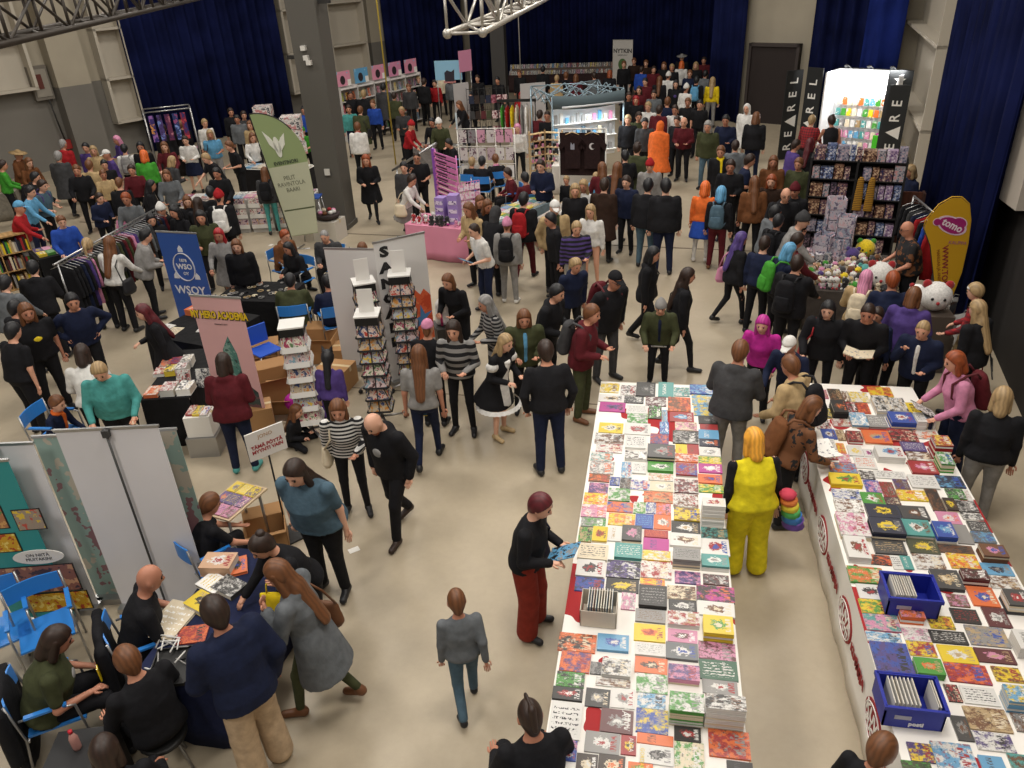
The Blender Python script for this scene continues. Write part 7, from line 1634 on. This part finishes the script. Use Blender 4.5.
# white grid display with price sheets
A_, B_ = G(457, 129, 1.85), G(514, 128, 1.85); A, a, L = frame(A_, B_); t = thing('grid_display', 'white grid wall pinned with price sheets above seated trio', 'display', A, a); q = MB()
for x in (0, L/3, 2*L/3, L): q.tube([(x, 0, 0), (x, 0, 1.85)], .015, WHITE, 6)
for z in (.5, .95, 1.4, 1.85): q.tube([(0, 0, z), (L, 0, z)], .012, WHITE, 6)
q.build('frame', t)
for r_ in range(3):
    for i in range(6):
        x = .04+i*(L-.04)/6; c = ('e8e4e0' if r_ == 2 else rr.choice(['d8d0d0', 'c8b0b8', '908c90', 'd8a0b8', 'e0dcd8'])); MB().box(x, x+(L-.04)/6-.04, -.03, -.018, 1.5-r_*.45+.0, 1.82-r_*.45, mat(c, .6, kind='' if r_ == 2 else 'spots:705060:12:.6')).build('sheet', t)
MB().box(-.02, .02, -.02, .02, 1.85, 2.25, mat('d0e0e8', .4)).build('corner_post', t)
# handbag grids, partitions and rail behind
A_, B_ = G(466, 88, 1.95), G(508, 86, 1.95); A, a, L = frame(A_, B_); t = thing('grid_display', 'dark grid wall hung with handbags and pins', 'display', A, a); q = MB()
for i in range(8): q.tube([(L*i/7, 0, .2), (L*i/7, 0, 1.95)], .01, BLACKM, 5)
for k in range(6): q.tube([(0, 0, .25+k*.33), (L, 0, .25+k*.33)], .01, BLACKM, 5)
q.build('grid', t)
for r_ in range(3):
    for i in range(7):
        x = .05+i*(L-.1)/7; m_ = mat(rr.choice(['k', 'd', 'k', 'm', 'g', 'n', 'f']), .6) if i < 4 else mat(rr.choice(['d8c0c0', 'a06070', 'c8b8b0']), .5, kind='spots:702838:14:.5'); b_ = MB(); b_.box(x+.02, x+.2, -.1, -.015, 1.45-r_*.5, 1.7-r_*.5, m_, None, .015, .01); bb = b_.build('handbag' if i < 4 else 'badge_card', t)
        if i < 4: MB().tube([(x+.05, -.06, 1.69-r_*.5), (x+.08, -.06, 1.85-r_*.5), (x+.14, -.06, 1.85-r_*.5), (x+.17, -.06, 1.69-r_*.5)], .007, m_, 5).build('bag_handle', bb)
for tl, tr, zt, lab in (((453, 84), (468, 82), 2.1, 'white partition left of the handbag grid'), ((520, 84), (545, 82), 2.1, 'grey partition between handbag grid and canopy')):
    A_, B_ = G(tl[0], tl[1], zt), G(tr[0], tr[1], zt); A, a, L = frame(A_, B_); t = thing('partition', lab, 'partition', A, a); MB().box(0, L, -.015, .015, .1, zt, mat('b4b0b0', .6)).build('panel', t)
    for x in (0, L): MB().box(x-.02, x+.02, -.2, .2, 0, .1, CHROME).build('foot', t); 
A_, B_ = G(497, 101, 1.8), G(536, 100, 1.8); A, a, L = frame(A_, B_); t = thing('clothes_rail', 'black rail with cosplay garments behind the pink haired person', 'clothes rail', A, a); MB().box(0, L, -.04, .04, 1.76, 1.84, BLACKM).build('rail', t)
for x in (.03, L-.03): MB().tube([(x, 0, 0), (x, 0, 1.8)], .02, BLACKM, 6).build('upright', t)
for i in range(7): q_ = Vector((A.x, A.y, 1.76))+Matrix.Rotation(a, 3, 'Z')@Vector((.15+i*(L-.3)/6, 0, 0)); c = 'vreAyWa'[i]; garment(q_, a, c, '%s costume hanging on the black rail behind handbags' % WORD[c], None)
# pink table
A, a, L = stall((405, 224), (468, 230), .85, .75, pink, 'bright pink cloth of the doll table')
R6 = lambda x, y, z=0: Vector((A.x, A.y, z))+Matrix.Rotation(a, 3, 'Z')@Vector((x, y, 0))
for i, (x, y, c, c2, r_) in enumerate(((.15, .15, 'r', 'w', .07), (.3, .12, 'r', 'W', .06), (.42, .2, 'w', 'r', .07), (.62, .1, 'k', 'k', .075), (.74, .14, 'k', 'k', .07), (.86, .1, 'k', 'd', .08), (.95, .18, 'k', 'k', .07), (.28, .32, 'p', 'w', .06), (1.2, .12, 'p', 'p', .05), (.5, .4, 'w', 'w', .07), (.15, .5, 'c', 'w', .07))):
    plush(R6(x, y, .755), r_, c, 'bear', '%s and %s doll on the pink table, %s of the dolls' % (WORD[c], WORD[c2] if c2 != c else 'dark', ORD[i]), a, c2, 'dolls on the pink table')
for i, (x, y, h_) in enumerate(((.66, .5, .5), (1.05, .35, .62), (.95, .6, .45))):
    t = thing('display_box', 'lilac display tower on the pink table, %s from left' % ['first', 'third', 'second'][i], 'display', R6(x, y, .755), a+.2*i)
    MB().box(-.11, .11, -.11, .11, 0, h_, lil).build('body', t)
    for k in range(3): MB().box(-.09, .09, -.118, -.11, .06+k*h_/3.4, .06+k*h_/3.4+.08, mat('d8cce0', .6, kind='spots:604880:20:.55')).build('card_row', t)
for i in range(16): p = R6(rr.uniform(.95, L-.1), rr.uniform(.1, .75), .755); tag(MB().ball((0, 0, .03), (.035, .03, .03), mat(rr.choice(['p', 'w', 'u', 'A', 'P']), .6), 8).box(-.02, .02, -.012, .012, .05, .08, mat('w')).build('trinket', None, p), 'small pastel trinket on the right of the pink table', 'trinket', 'trinkets on the pink table')
# pink pegboards
for pts, zt, zb, lab in (((431, 152), (456, 160), 2.0, .95) + ('slanted pink slat board with dark cards above the doll table',), ((459, 170), (480, 168), 1.6, .75)+('pink wire grid with cards right of the slat board',)) if 0 else ():
    pass
for tl, tr, zt, zb, lab, sl in (((434, 149), (455, 156), 1.95, .9, 'pink slatted price board with purple edge', 1), ((456, 184), (479, 180), 1.35, .76, 'pink wire grid of cards right of slatted board', 0)):
    A_, B_ = G(tl[0], tl[1], zt), G(tr[0], tr[1], zt); A1, a1, L1 = frame(A_, B_); t = thing('pink_display_board', lab, 'display board', A1, a1)
    if sl:
        for k in range(8): s_ = MB().box(0, L1, -.02, .0, zb+k*.13, zb+k*.13+.09, pinkm).build('slat', t); MB().box(.08, L1*.6, -.028, -.02, zb+k*.13+.03, zb+k*.13+.06, mat('301828')).build('lettering_strip', s_)
        MB().box(-.12, 0, -.02, .02, zb-.2, zt, mat('9050b8', .5)).build('purple_side', t)
        for x in (0, L1): MB().tube([(x, .02, 0), (x, .02, zt)], .015, pinkm, 6).build('post', t)
    else:
        q = MB()
        for i in range(9): q.tube([(L1*i/8, 0, zb), (L1*i/8, 0, zt)], .008, pinkm, 5)
        for k in range(7): q.tube([(0, 0, zb+(zt-zb)*k/6), (L1, 0, zb+(zt-zb)*k/6)], .008, pinkm, 5)
        q.build('grid', t)
        for k in range(12): MB().box(.04+(k % 4)*L1/4.2, .04+(k % 4)*L1/4.2+.12, -.02, -.01, zb+.03+(k//4)*.19, zb+.17+(k//4)*.19, mat('e0a0c0', .6, kind='spots:f0e0e8:16:.5')).build('card', t)
# stair handrail in front
A_, B_ = G(402, 156, 1.5), G(432, 134, 1.9)
pA, pB = G(403, 222, 0), G(440, 222, 0); t = thing('handrail', 'slanting steel handrail on two posts beside the pink table', 'handrail', (pA.x, pA.y, 0), math.atan2(pB.y-pA.y, pB.x-pA.x)); L1 = (pB-pA).length
MB().tube([(-.12, 0, 1.28), (L1+.1, 0, 1.92)], .03, CHROME, 8).build('rail', t)
for x, z in ((0, 1.32), (L1, 1.86)): MB().tube([(x, 0, 0), (x, 0, z)], .022, CHROME, 8).build('post', t)
# table by the handrail with goods, long table right of the trio
A, a, L = stall((408, 148), (456, 150), .7, .75, mat('8a8684', .9, kind='cloth'), 'grey cloth of the stall beyond the handrail'); fill(A, a, .05, L-.05, .05, .6, .754, 9, 2, 'trinket_box', 'on the stall beyond the handrail', 'boxes beyond the handrail', ['w', 'A', 'k', 'r', 'y', 'd'], .06, cat='goods')
A, a, L = stall((500, 222), (556, 200), .7, .75, mat('7a8a90', .9, kind='cloth'), 'grey blue cloth of the stall right of the pink table'); fill(A, a, .05, L-.05, .05, .65, .754, 8, 3, 'sticker_sheet', 'on the stall right of pink table', 'stickers right of the pink table', ['w', 'v', 'p', 's', 'e', 'w'], .02, cat='goods')
A, a, L = stall((575, 222), (602, 205), .9, .75, mat('b0a8a0', .9, kind='cloth'), 'pale cloth of the small toy stall')
for i in range(20): c = 'wporeAwpasyw'[i % 12]; p = Vector((A.x, A.y, .754))+Matrix.Rotation(a, 3, 'Z')@Vector((.08+(i % 5)*(L-.1)/5, .1+(i//5)*.2, 0)); plush(p, .045, c, 'ball', '%s little round toy on the small toy stall' % WORD[c], a, None, 'round toys on the small toy stall')
# ---------------------------------------------------------------- right side: white booth, game shelf, plush table, yellow flag
A_, B_ = G(800, 172, 0), G(872, 176, 0)
BW = mat('e8e8ea', .5); A, a, L = frame(G(814, 165), G(876, 172)); L = 1.9; H2 = 2.5
t = thing('booth', 'white lit booth with black vertical lettered side panels', 'booth', A, a)
MB().box(0, L, .95, 1.0, 0, H2, BW).build('back_wall', t); MB().box(-.02, .02, 0, 1.0, 0, H2, BW).build('side_wall', t); MB().box(L-.02, L+.02, 0, 1.0, 0, H2, BW).build('side_wall', t)
lt = mat('ffffff', .5, emit=2.6); MB().box(.04, L-.04, .90, .94, H2-.62, H2-.05, lt).build('light_box', t)
blk = mat('191b1c', .6)
tri = lambda x, z, s: [(x-s/2, z), (x+s/2, z), (x, z+s*.9)]
def vpanel(M, w_, h_, lab, sub):
    p_ = thing('lettered_panel', lab, 'sign', (0, 0, 0)); p_.matrix_world = M; MB().box(0, w_, -.02, .02, 0, h_, blk).build('board', p_)
    X, Z_ = w_/2, 0
    for i, c in enumerate('REAREL'):
        z = .36+i*.37
        if z+.2 > h_: break
        if i == 2: MB().add([(X+.17, -.026, z-.17), (X+.17, -.026, z+.17), (X-.17, -.026, z), (X+.17, -.02, z-.17), (X+.17, -.02, z+.17), (X-.17, -.02, z)], [(0, 1, 2), (5, 4, 3), (0, 3, 4, 1), (1, 4, 5, 2), (2, 5, 3, 0)], WHITE).build('triangle_mark', p_)
        else: text('lettering', c, .34, WHITE, LM((X, -.026, z), (0, 0, 1), (-1, 0, 0)), p_, .002, bold=.004)
    return p_
def place(lx, ly, rz_): return Matrix.Translation(Vector((A.x, A.y, 0))+Matrix.Rotation(a, 3, 'Z')@Vector((lx, ly, 0)))@Matrix.Rotation(a+rz_, 4, 'Z')
vpanel(place(-.62, .25, -.25), .5, 2.6, 'black panel with white vertical letters at the booth left side', 1)
vpanel(place(-1.15, .1, .9), .5, 2.5, 'outermost black lettered panel left of the white booth', 1)
vpanel(place(L-.15, -.15, .2), .5, 2.3, 'black panel with white vertical letters at the booth right side', 1)
q_ = place(L-.35, .25, .3).translation; tag(MB().box(0, .6, -.02, .02, 0, 2.6, blk).build('panel', None, q_, a+.25), 'tall black panel with a white star right of booth', 'sign'); o = MB(); o.sheet([(.3+.15*(1 if i % 2 == 0 else .42)*math.cos(PI/2+i*PI/5), 2.35+.15*(1 if i % 2 == 0 else .42)*math.sin(PI/2+i*PI/5)) for i in range(10)], .006, WHITE, Matrix.Translation((0, -.03, 0))); tag(o.build('star', None, q_, a+.25), 'white star on the tall panel right of booth', 'star emblem')
rr = random.Random(11)
for r_ in range(5):
    for i in range(11):
        x = .12+i*(L-.24)/11; z = H2-.92-r_*.30; c = rr.choice(['p', 'e', 'v', 's', 'w', 'P', 'y', 'A', 'o', 't', 'w', 'h'])
        k_ = MB(); k_.tube([(x+.07, .95, z+.22), (x+.07, .8, z+.23)], .006, CHROME, 4); hk_ = k_.build('hook', t)
        MB().box(x, x+.13, .80, .86, z, z+.19, mat(c, .4, kind='spots:e8e4e0:12:.6'), None, .01, .01).build('packet', hk_)
MB().box(L-.5, L-.05, .3, .34, .3, .9, mat('50d030', .4)).build('green_sign', t)
l = bpy.data.lights.new('booth_lamp', 'AREA'); l.shape = 'RECTANGLE'; l.size = 2.0; l.size_y = .25; l.energy = 60; o = bpy.data.objects.new('booth_lamp', l); COL.objects.link(o); o.location = Vector((A.x, A.y, H2+.1))+Matrix.Rotation(a, 3, 'Z')@Vector((L/2, .25, 0)); o.rotation_euler = (.35, 0, a)
t3 = thing('lamp_bar', 'spot lamp bar on top of the white booth', 'lamp', (o.location.x, o.location.y, H2+.02), a); MB().tube([(-L/2, .7, 0), (L/2, .7, 0)], .02, BLACKM, 6).build('bar', t3)
for x in (-.6, 0, .6): MB().tube([(x, .7, .0), (x, .3, .14), (x, .2, .12)], [.015, .015, .05], BLACKM, 8).build('spot_head', t3)
# game shelf
A, a, L = frame(G(815, 247, .0), G(908, 250, .0)); L = 1.95; A = G(812, 250, 0)
H3 = 1.95; A, a, _ = frame(G(812, 158, H3), G(908, 162, H3)); L = (G(812, 158, H3)-G(908, 162, H3)).length
t = thing('shelving', 'black shelving packed with games and figures right of centre', 'shelving', A, a); q = MB(); sm_ = mat('161416', .6)
for x in (0, L/2, L): q.box(x-.02, x+.02, 0, .4, 0, H3, sm_)
q.box(0, L, .38, .4, 0, H3, sm_); q.build('carcass', t)
R7 = lambda x, y, z=0: Vector((A.x, A.y, z))+Matrix.Rotation(a, 3, 'Z')@Vector((x, y, 0))
bxn = 0
for k in range(6):
    z = .12+k*.36; MB().box(0, L, 0, .38, z-.02, z, sm_).build('shelf', t)
    x = .04
    while x < L-.14 and k < 6:
        w_ = rr.uniform(.1, .24); h_ = rr.uniform(.2, .3)
        if abs(x+w_/2-L/2) > w_/2+.03 or k == 5:
            c = rr.choice([('8a8a98', 'c0a8b0', '4a4060'), ('6a4a50', 'c8b0a0', '303050'), ('a890a8', '604878', 'd8d0d8'), ('586890', 'c8c8d0', '302838'), ('7a5a48', 'd0b090', '381c20'), ('a8a4a8', '505060', 'c89090'), ('3a3440', '8a7080', '18141c')]); bxn += 1
            tag(MB().box(-w_/2, w_/2-.01, -.1, .1, 0, h_, mat(c[0], .35, kind='art:%s:%s:19' % c[1:])).build('game_box', None, tuple(R7(x+w_/2, .13, z+.001)), a), 'printed game box on black shelving, shelf %d from floor, number %d' % (k+1, bxn), 'box', 'game boxes on the black shelving')
        x += w_+.01
# knitted mustard scarves hanging on its front
for i, (x, y) in enumerate(((858, 178), (872, 177))):
    p = G(x, y, 1.6); f = Field(); f.loft((0, 0, 0), np.eye(3), [-.62, -.3, 0, .05], [.09, .08, .06, .03], [.03, .03, .03, .02], None, .02); V, Q = f.mesh(.02); tag(link('scarf', newmesh('scarf', V, Q, mat('b08020', .95, kind='stripe:%s:9' % '6a4a18'), smooth=True), None, (R7(.95+.2*i, -.06, 1.6)), a), 'mustard striped scarf hanging on the black shelving, %s one' % ['left', 'right'][i], 'scarf')
# white card stands left front of it
for i, (x, y, zt) in enumerate(((838, 196, 1.7), (848, 214, 1.5), (826, 232, 1.15), (842, 236, 1.1))):
    p = G(x, y, zt); t = thing('card_tower', 'pale tower of cards before the black shelving, %s one' % ORD[i], 'display', (p.x, p.y, 0), -.3*i); MB().tube([(0, 0, 0), (0, 0, zt-.1)], .02, CHROME, 6).build('pole', t); MB().box(-.16, .16, -.16, .16, 0, .03, BLACKM).build('base', t)
    for k in range(5):
        for s_ in range(4): MB().box(-.12, .12, -.15, -.135, zt-.2-k*.19, zt-.03-k*.19, mat(rr.choice(['b8b4c0', 'c8c0c8', '98a0b0']), .4, kind='art:706880:d0b0b8:13'), Matrix.Rotation(s_*PI/2, 4, 'Z')).build('card', t)
# plush table
A, a, L = frame(G(808, 300, .75), G(905, 306, .75)); A_, B_ = G(806, 290, .7), G(900, 296, .7); DP = 1.9
table((A_.x, A_.y), (B_.x, B_.y), DP, .69, lab='trestle table under the plush toy stall cloth'); cloth((A_.x, A_.y), (B_.x, B_.y), DP, .7, mat('4a4440', .9, kind='cloth'), 'dark cloth of the plush toy stall'); A, a, L = frame(A_, B_)
R8 = lambda x, y, z=0: Vector((A.x, A.y, z))+Matrix.Rotation(a, 3, 'Z')@Vector((x, y, 0))
cs = [('w', 'h'), ('h', 'w'), ('c', 'a'), ('a', 'd'), ('k', 'w'), ('w', 'p'), ('y', 'w'), ('e', 'c'), ('A', 'c'), ('v', 'A'), ('w', 'k'), ('u', 'w'), ('a', 'w'), ('g', 'y'), ('p', 'w'), ('w', 'r')]
n = 0; words_ = {}
for j in range(8):
    for i in range(11):
        c, c2 = cs[(i*5+j*3) % len(cs)]; x = .1+i*(L-.2)/10+rr.uniform(-.03, .03); y = .12+j*.17+rr.uniform(-.02, .02)
        if j > 5 and i < 5: continue
        p = R8(x, y, .704); n += 1; wdn = '%s plush toy with %s details in the heap on the plush table' % (WORD[c], WORD[c2])
        plush(p, rr.uniform(.062, .085), c, 'bear' if rr.random() < .6 else 'ball', wdn, a+rr.uniform(-.8, .8), c2, '%s and %s plush toys on the table' % (WORD[c], WORD[c2]))
for px, py, r_, c, kind, l, c2, zz in ((866, 246, .17, 'e', 'ball', 'large round yellow plush behind the toy heap', 'v', .75), (853, 252, .13, 'u', 'ball', 'lilac round plush left of the yellow one', 'u', .75), (865, 268, .12, 't', 'ball', 'pale green round plush below the yellow one', 't', .75), (880, 275, .22, 'w', 'ball', 'big white plush with red mark in the middle of stall', 'r', .7), (936, 296, .22, 'w', 'ball', 'big white plush with red spot right of the toy stall', 'r', .9), (935, 318, .2, 'W', 'bear', 'large white plush bear at the right of the toy stall', 'w', .45), (917, 292, .13, 'W', 'ball', 'white cat plush with red bow at stall right', 'r', .8), (895, 300, .12, 'A', 'ball', 'cream plush between dark red and brown heads', 'h', .75)):
    p = G(px, py, zz+r_); z0 = 0 if px > 912 else .704
    if z0 == 0: tag(MB().box(-.24, .24, -.24, .24, 0, zz-.005, mat('5a5048')).build('crate', None, (p.x, p.y, 0)), 'dark crate under the %s' % l[:30].rsplit(' ', 1)[0], 'crate'); z0 = zz
    elif zz > .71: z0 = .704
    plush((p.x, p.y, z0), r_, c, kind, l, a, c2)
for i in range(14):
    p = R8(.1+(i % 7)*.14, DP-.35+(i//7)*.2, .704); tag(MB().box(-.055, .055, -.08, .08, 0, .07+.03*(i % 3), mat(['b0b0b8', 'd0ccd0', '808890', 'c0a0a8'][i % 4], .4, kind='art:505868:d8d0d0:16')).build('small_box', None, p, a+.1), 'small printed box on the left of plush table', 'box', 'small printed boxes beside the plush toys')
p = G(893, 252, .0); tag(MB().box(-.35, .35, -.02, .02, .2, 1.25, mat('5a3020', .8, kind='wood')).box(-.37, -.33, -.12, .12, 0, 1.25, mat('3a2018')).box(.33, .37, -.12, .12, 0, 1.25, mat('3a2018')).build('wooden_screen', None, (p.x, p.y, 0), a), 'brown wooden screen beside the vendor', 'screen')
# hanging clothes by the right curtain
A_, B_ = G(914, 196, 1.75), G(938, 205, 1.75); A, a, L = frame(A_, G(945, 222, 1.75)); t = thing('clothes_rail', 'dark rail of coats between shelving and yellow flag', 'clothes rail', A, a); MB().tube([(0, 0, 1.75), (L, 0, 1.75)], .018, CHROME, 8).build('rail', t)
for x in (0, L): MB().tube([(x, 0, 0), (x, 0, 1.75)], .018, CHROME, 8).build('upright', t)
for i in range(8): c = 'kkgnrkbr'[i]; p = Vector((A.x, A.y, 1.735))+Matrix.Rotation(a, 3, 'Z')@Vector((.1+i*(L-.2)/7, 0, 0)); garment(p, a+.2, c, '%s coat on the rail left of the yellow flag' % WORD[c], '%s coats on the rail left of the flag' % WORD[c])
# yellow flag
p0 = G(957, 197, 2.36); t = thing('feather_flag', 'tall yellow teardrop flag with magenta blob logo', 'flag', (p0.x-.12, p0.y, 0), .15); t.scale = (.8, .8, .8)
o_ = [(.30, .45), (.14, 1.2), (-.12, 2.05), (-.30, 2.38), (-.28, 2.55), (-.12, 2.8), (.08, 2.93), (.25, 2.92), (.40, 2.80), (.50, 2.5), (.55, 2.05), (.56, 1.5), (.50, .95), (.42, .55)]
ym = mat('c89a1c', .6); MB().sheet(o_, .008, ym).build('sail', t)
MB().tube([(.32, .01, 0), (.3, .01, .45), (.14, .01, 1.2), (-.12, .01, 2.05), (-.31, .01, 2.38)], .012, BLACKM, 6).tube([(.42, .01, .5), (.5, .01, .95), (.57, .01, 1.5), (.56, .01, 2.05), (.51, .01, 2.5), (.41, .01, 2.81), (.25, .01, 2.94), (.08, .01, 2.95), (-.13, .01, 2.82), (-.3, .01, 2.55), (-.31, .01, 2.38)], .01, ym, 6).build('pole', t)
MB().box(.1, .54, -.2, .2, 0, .04, BLACKM).build('base', t)
bl_ = lambda k: [(x_*k, z_*k) for x_, z_ in oval(0, 0, .26, .13, 20)]
for nm, k, m_, y in (('logo_halo', 1.18, mat('e0c8d8', .6), -.009), ('logo_blob', 1., mat('a0206c', .6), -.014)):
    q = MB(); M_ = Matrix.Translation((.18, y, 2.42))@Matrix.Rotation(.45, 4, 'Y'); q.sheet(bl_(k), .005, m_, M_); q.sheet([(x_+.1, z_+.09) for x_, z_ in oval(0, 0, .13*k, .09*k, 16)], .0055, m_, M_); q.sheet([(x_-.28, z_-.05) for x_, z_ in oval(0, 0, .07*k, .06*k, 14)], .0055, m_, M_); q.build(nm, t)
text('lettering', 'tomo', .19, mat('ecdce4'), Matrix.Translation((.19, -.019, 2.42))@Matrix.Rotation(.45, 4, 'Y')@LM((0, 0, 0), (1, 0, 0), (0, 0, 1)), t, .002, bold=.005)
dm = mat('8a5018'); text('lettering', 'KAUPPA', .09, mat('a0607c'), Matrix.Translation((.36, -.009, 2.08))@Matrix.Rotation(.1, 4, 'Y')@LM((0, 0, 0), (1, 0, 0), (0, 0, 1)), t, .002)
text('lettering', 'WWW.TOMO.FI', .15, mat('8a2a30'), Matrix.Translation((.25, -.009, 1.5))@Matrix.Rotation(1.38, 4, 'Y')@LM((0, 0, 0), (1, 0, 0), (0, 0, 1)), t, .002, bold=.003)
text('lettering', 'MANGAA JA ANIMEA', .08, mat('8a5018'), Matrix.Translation((.12, -.009, 1.6))@Matrix.Rotation(1.33, 4, 'Y')@LM((0, 0, 0), (1, 0, 0), (0, 0, 1)), t, .002)
# heap of bags at the right edge
for i, (x, y, c, r_) in enumerate(((990, 300, 'k', .3), (1000, 312, 'g', .26), (985, 318, 'd', .25), (1005, 330, 'y', .24), (1012, 345, 'a', .22), (995, 335, 'w', .22), (950, 292, 'G', .25), (962, 300, 'g', .22), (955, 312, 'y', .2), (1015, 318, 'k', .25), (1008, 298, 'k', .28))):
    p = G(x, y, .2); wx_ = RA.x+(p.y-RA.y)*RD.x/RD.y; p.x = min(p.x, wx_-.5); f = Field(); f.loft((0, 0, .22), np.eye(3), [-.21, -.15, .12, .24], [r_*.8, r_, r_*.8, r_*.3], [r_*.6, r_*.75, r_*.6, r_*.2], None, .03).ell((r_*.4, .1, .3), (r_*.5, r_*.4, .12), .05); V, Q = f.mesh(.03); tb = thing('bag', '%s bag in the heap at the right edge below the duct, %s' % (WORD[c], ORD[i]), 'bag', (p.x, p.y, 0), i*.7); link('bag_body', newmesh('bag_body', V, Q, mat(c, kind='cloth'), smooth=True), tb); MB().tube([(-.1, 0, .4), (-.06, 0, .5), (.06, 0, .5), (.1, 0, .4)], .01, mat(c), 6).build('handle', tb)
for i, pts in enumerate((((985, 345), (1000, 360), (1018, 372)), ((1000, 338), (990, 352), (1008, 380)))): tag(MB().tube([Vector((G(*p).x, G(*p).y, .012)) for p in [(min(q[0], 992), q[1]) for q in pts]], .01, BLACKM, 6).build('cable', None), 'black cable on the floor at the right edge, %s one' % ORD[i], 'cable')
# red wall box and plain dark panel laid over the lower right wall
pd = onplane(1016, 300, RA, RD); struct(MB().box(-2.6, 3.5, -.06, .1, 0, 3.2, mat('1a1614', .8)).build('dark_wall_panel', None, (pd.x, pd.y, 0), math.atan2(RD.y, RD.x)))
# rainbow bag of the yellow costume
k_ = PEOPLE['in bright yellow costume between the book tables']; p = k_['sp'](.33, -.06, .02); t = thing('rainbow_bag', 'rainbow striped tail bag hanging from the bright yellow costume', 'bag', p, k_['rz']); q = MB(); cols = ['c03a50', 'e08040', 'e0d040', '50b060', '4080c8', '7050a8']
for i, c in enumerate(cols): MB().lathe([(.05+.01*i, 0), (.085, -.03), (.07+.008*i, -.075)], mat(c, .8), 12, (.02*i, 0, .1-.07*i)).build('stripe', t)
# ---------------------------------------------------------------- lettering becomes mesh, leftovers are tidied
bpy.context.view_layer.update()
bpy.context.view_layer.update(); dg = bpy.context.evaluated_depsgraph_get()
for o in [o for o in COL.objects if o.type == 'FONT']:
    me = bpy.data.meshes.new_from_object(o.evaluated_get(dg)); n = bpy.data.objects.new(o.name, me); nm = o.name; par = o.parent; ml = o.matrix_local.copy()
    COL.objects.link(n); n.parent = par; n.matrix_local = ml
    for k in ('label', 'category', 'kind', 'group'):
        if k in o: n[k] = o[k]
    bpy.data.objects.remove(o); n.name = nm
_seen = {}
for o in COL.objects:
    if o.parent is None and 'label' in o: _seen.setdefault(o['label'], []).append(o)
for l, L_ in _seen.items():
    if len(L_) > 1: print('SAME LABEL', len(L_), l)
for l in _seen:
    if not 4 <= len(l.split()) <= 16: print('LABEL LENGTH', len(l.split()), l)
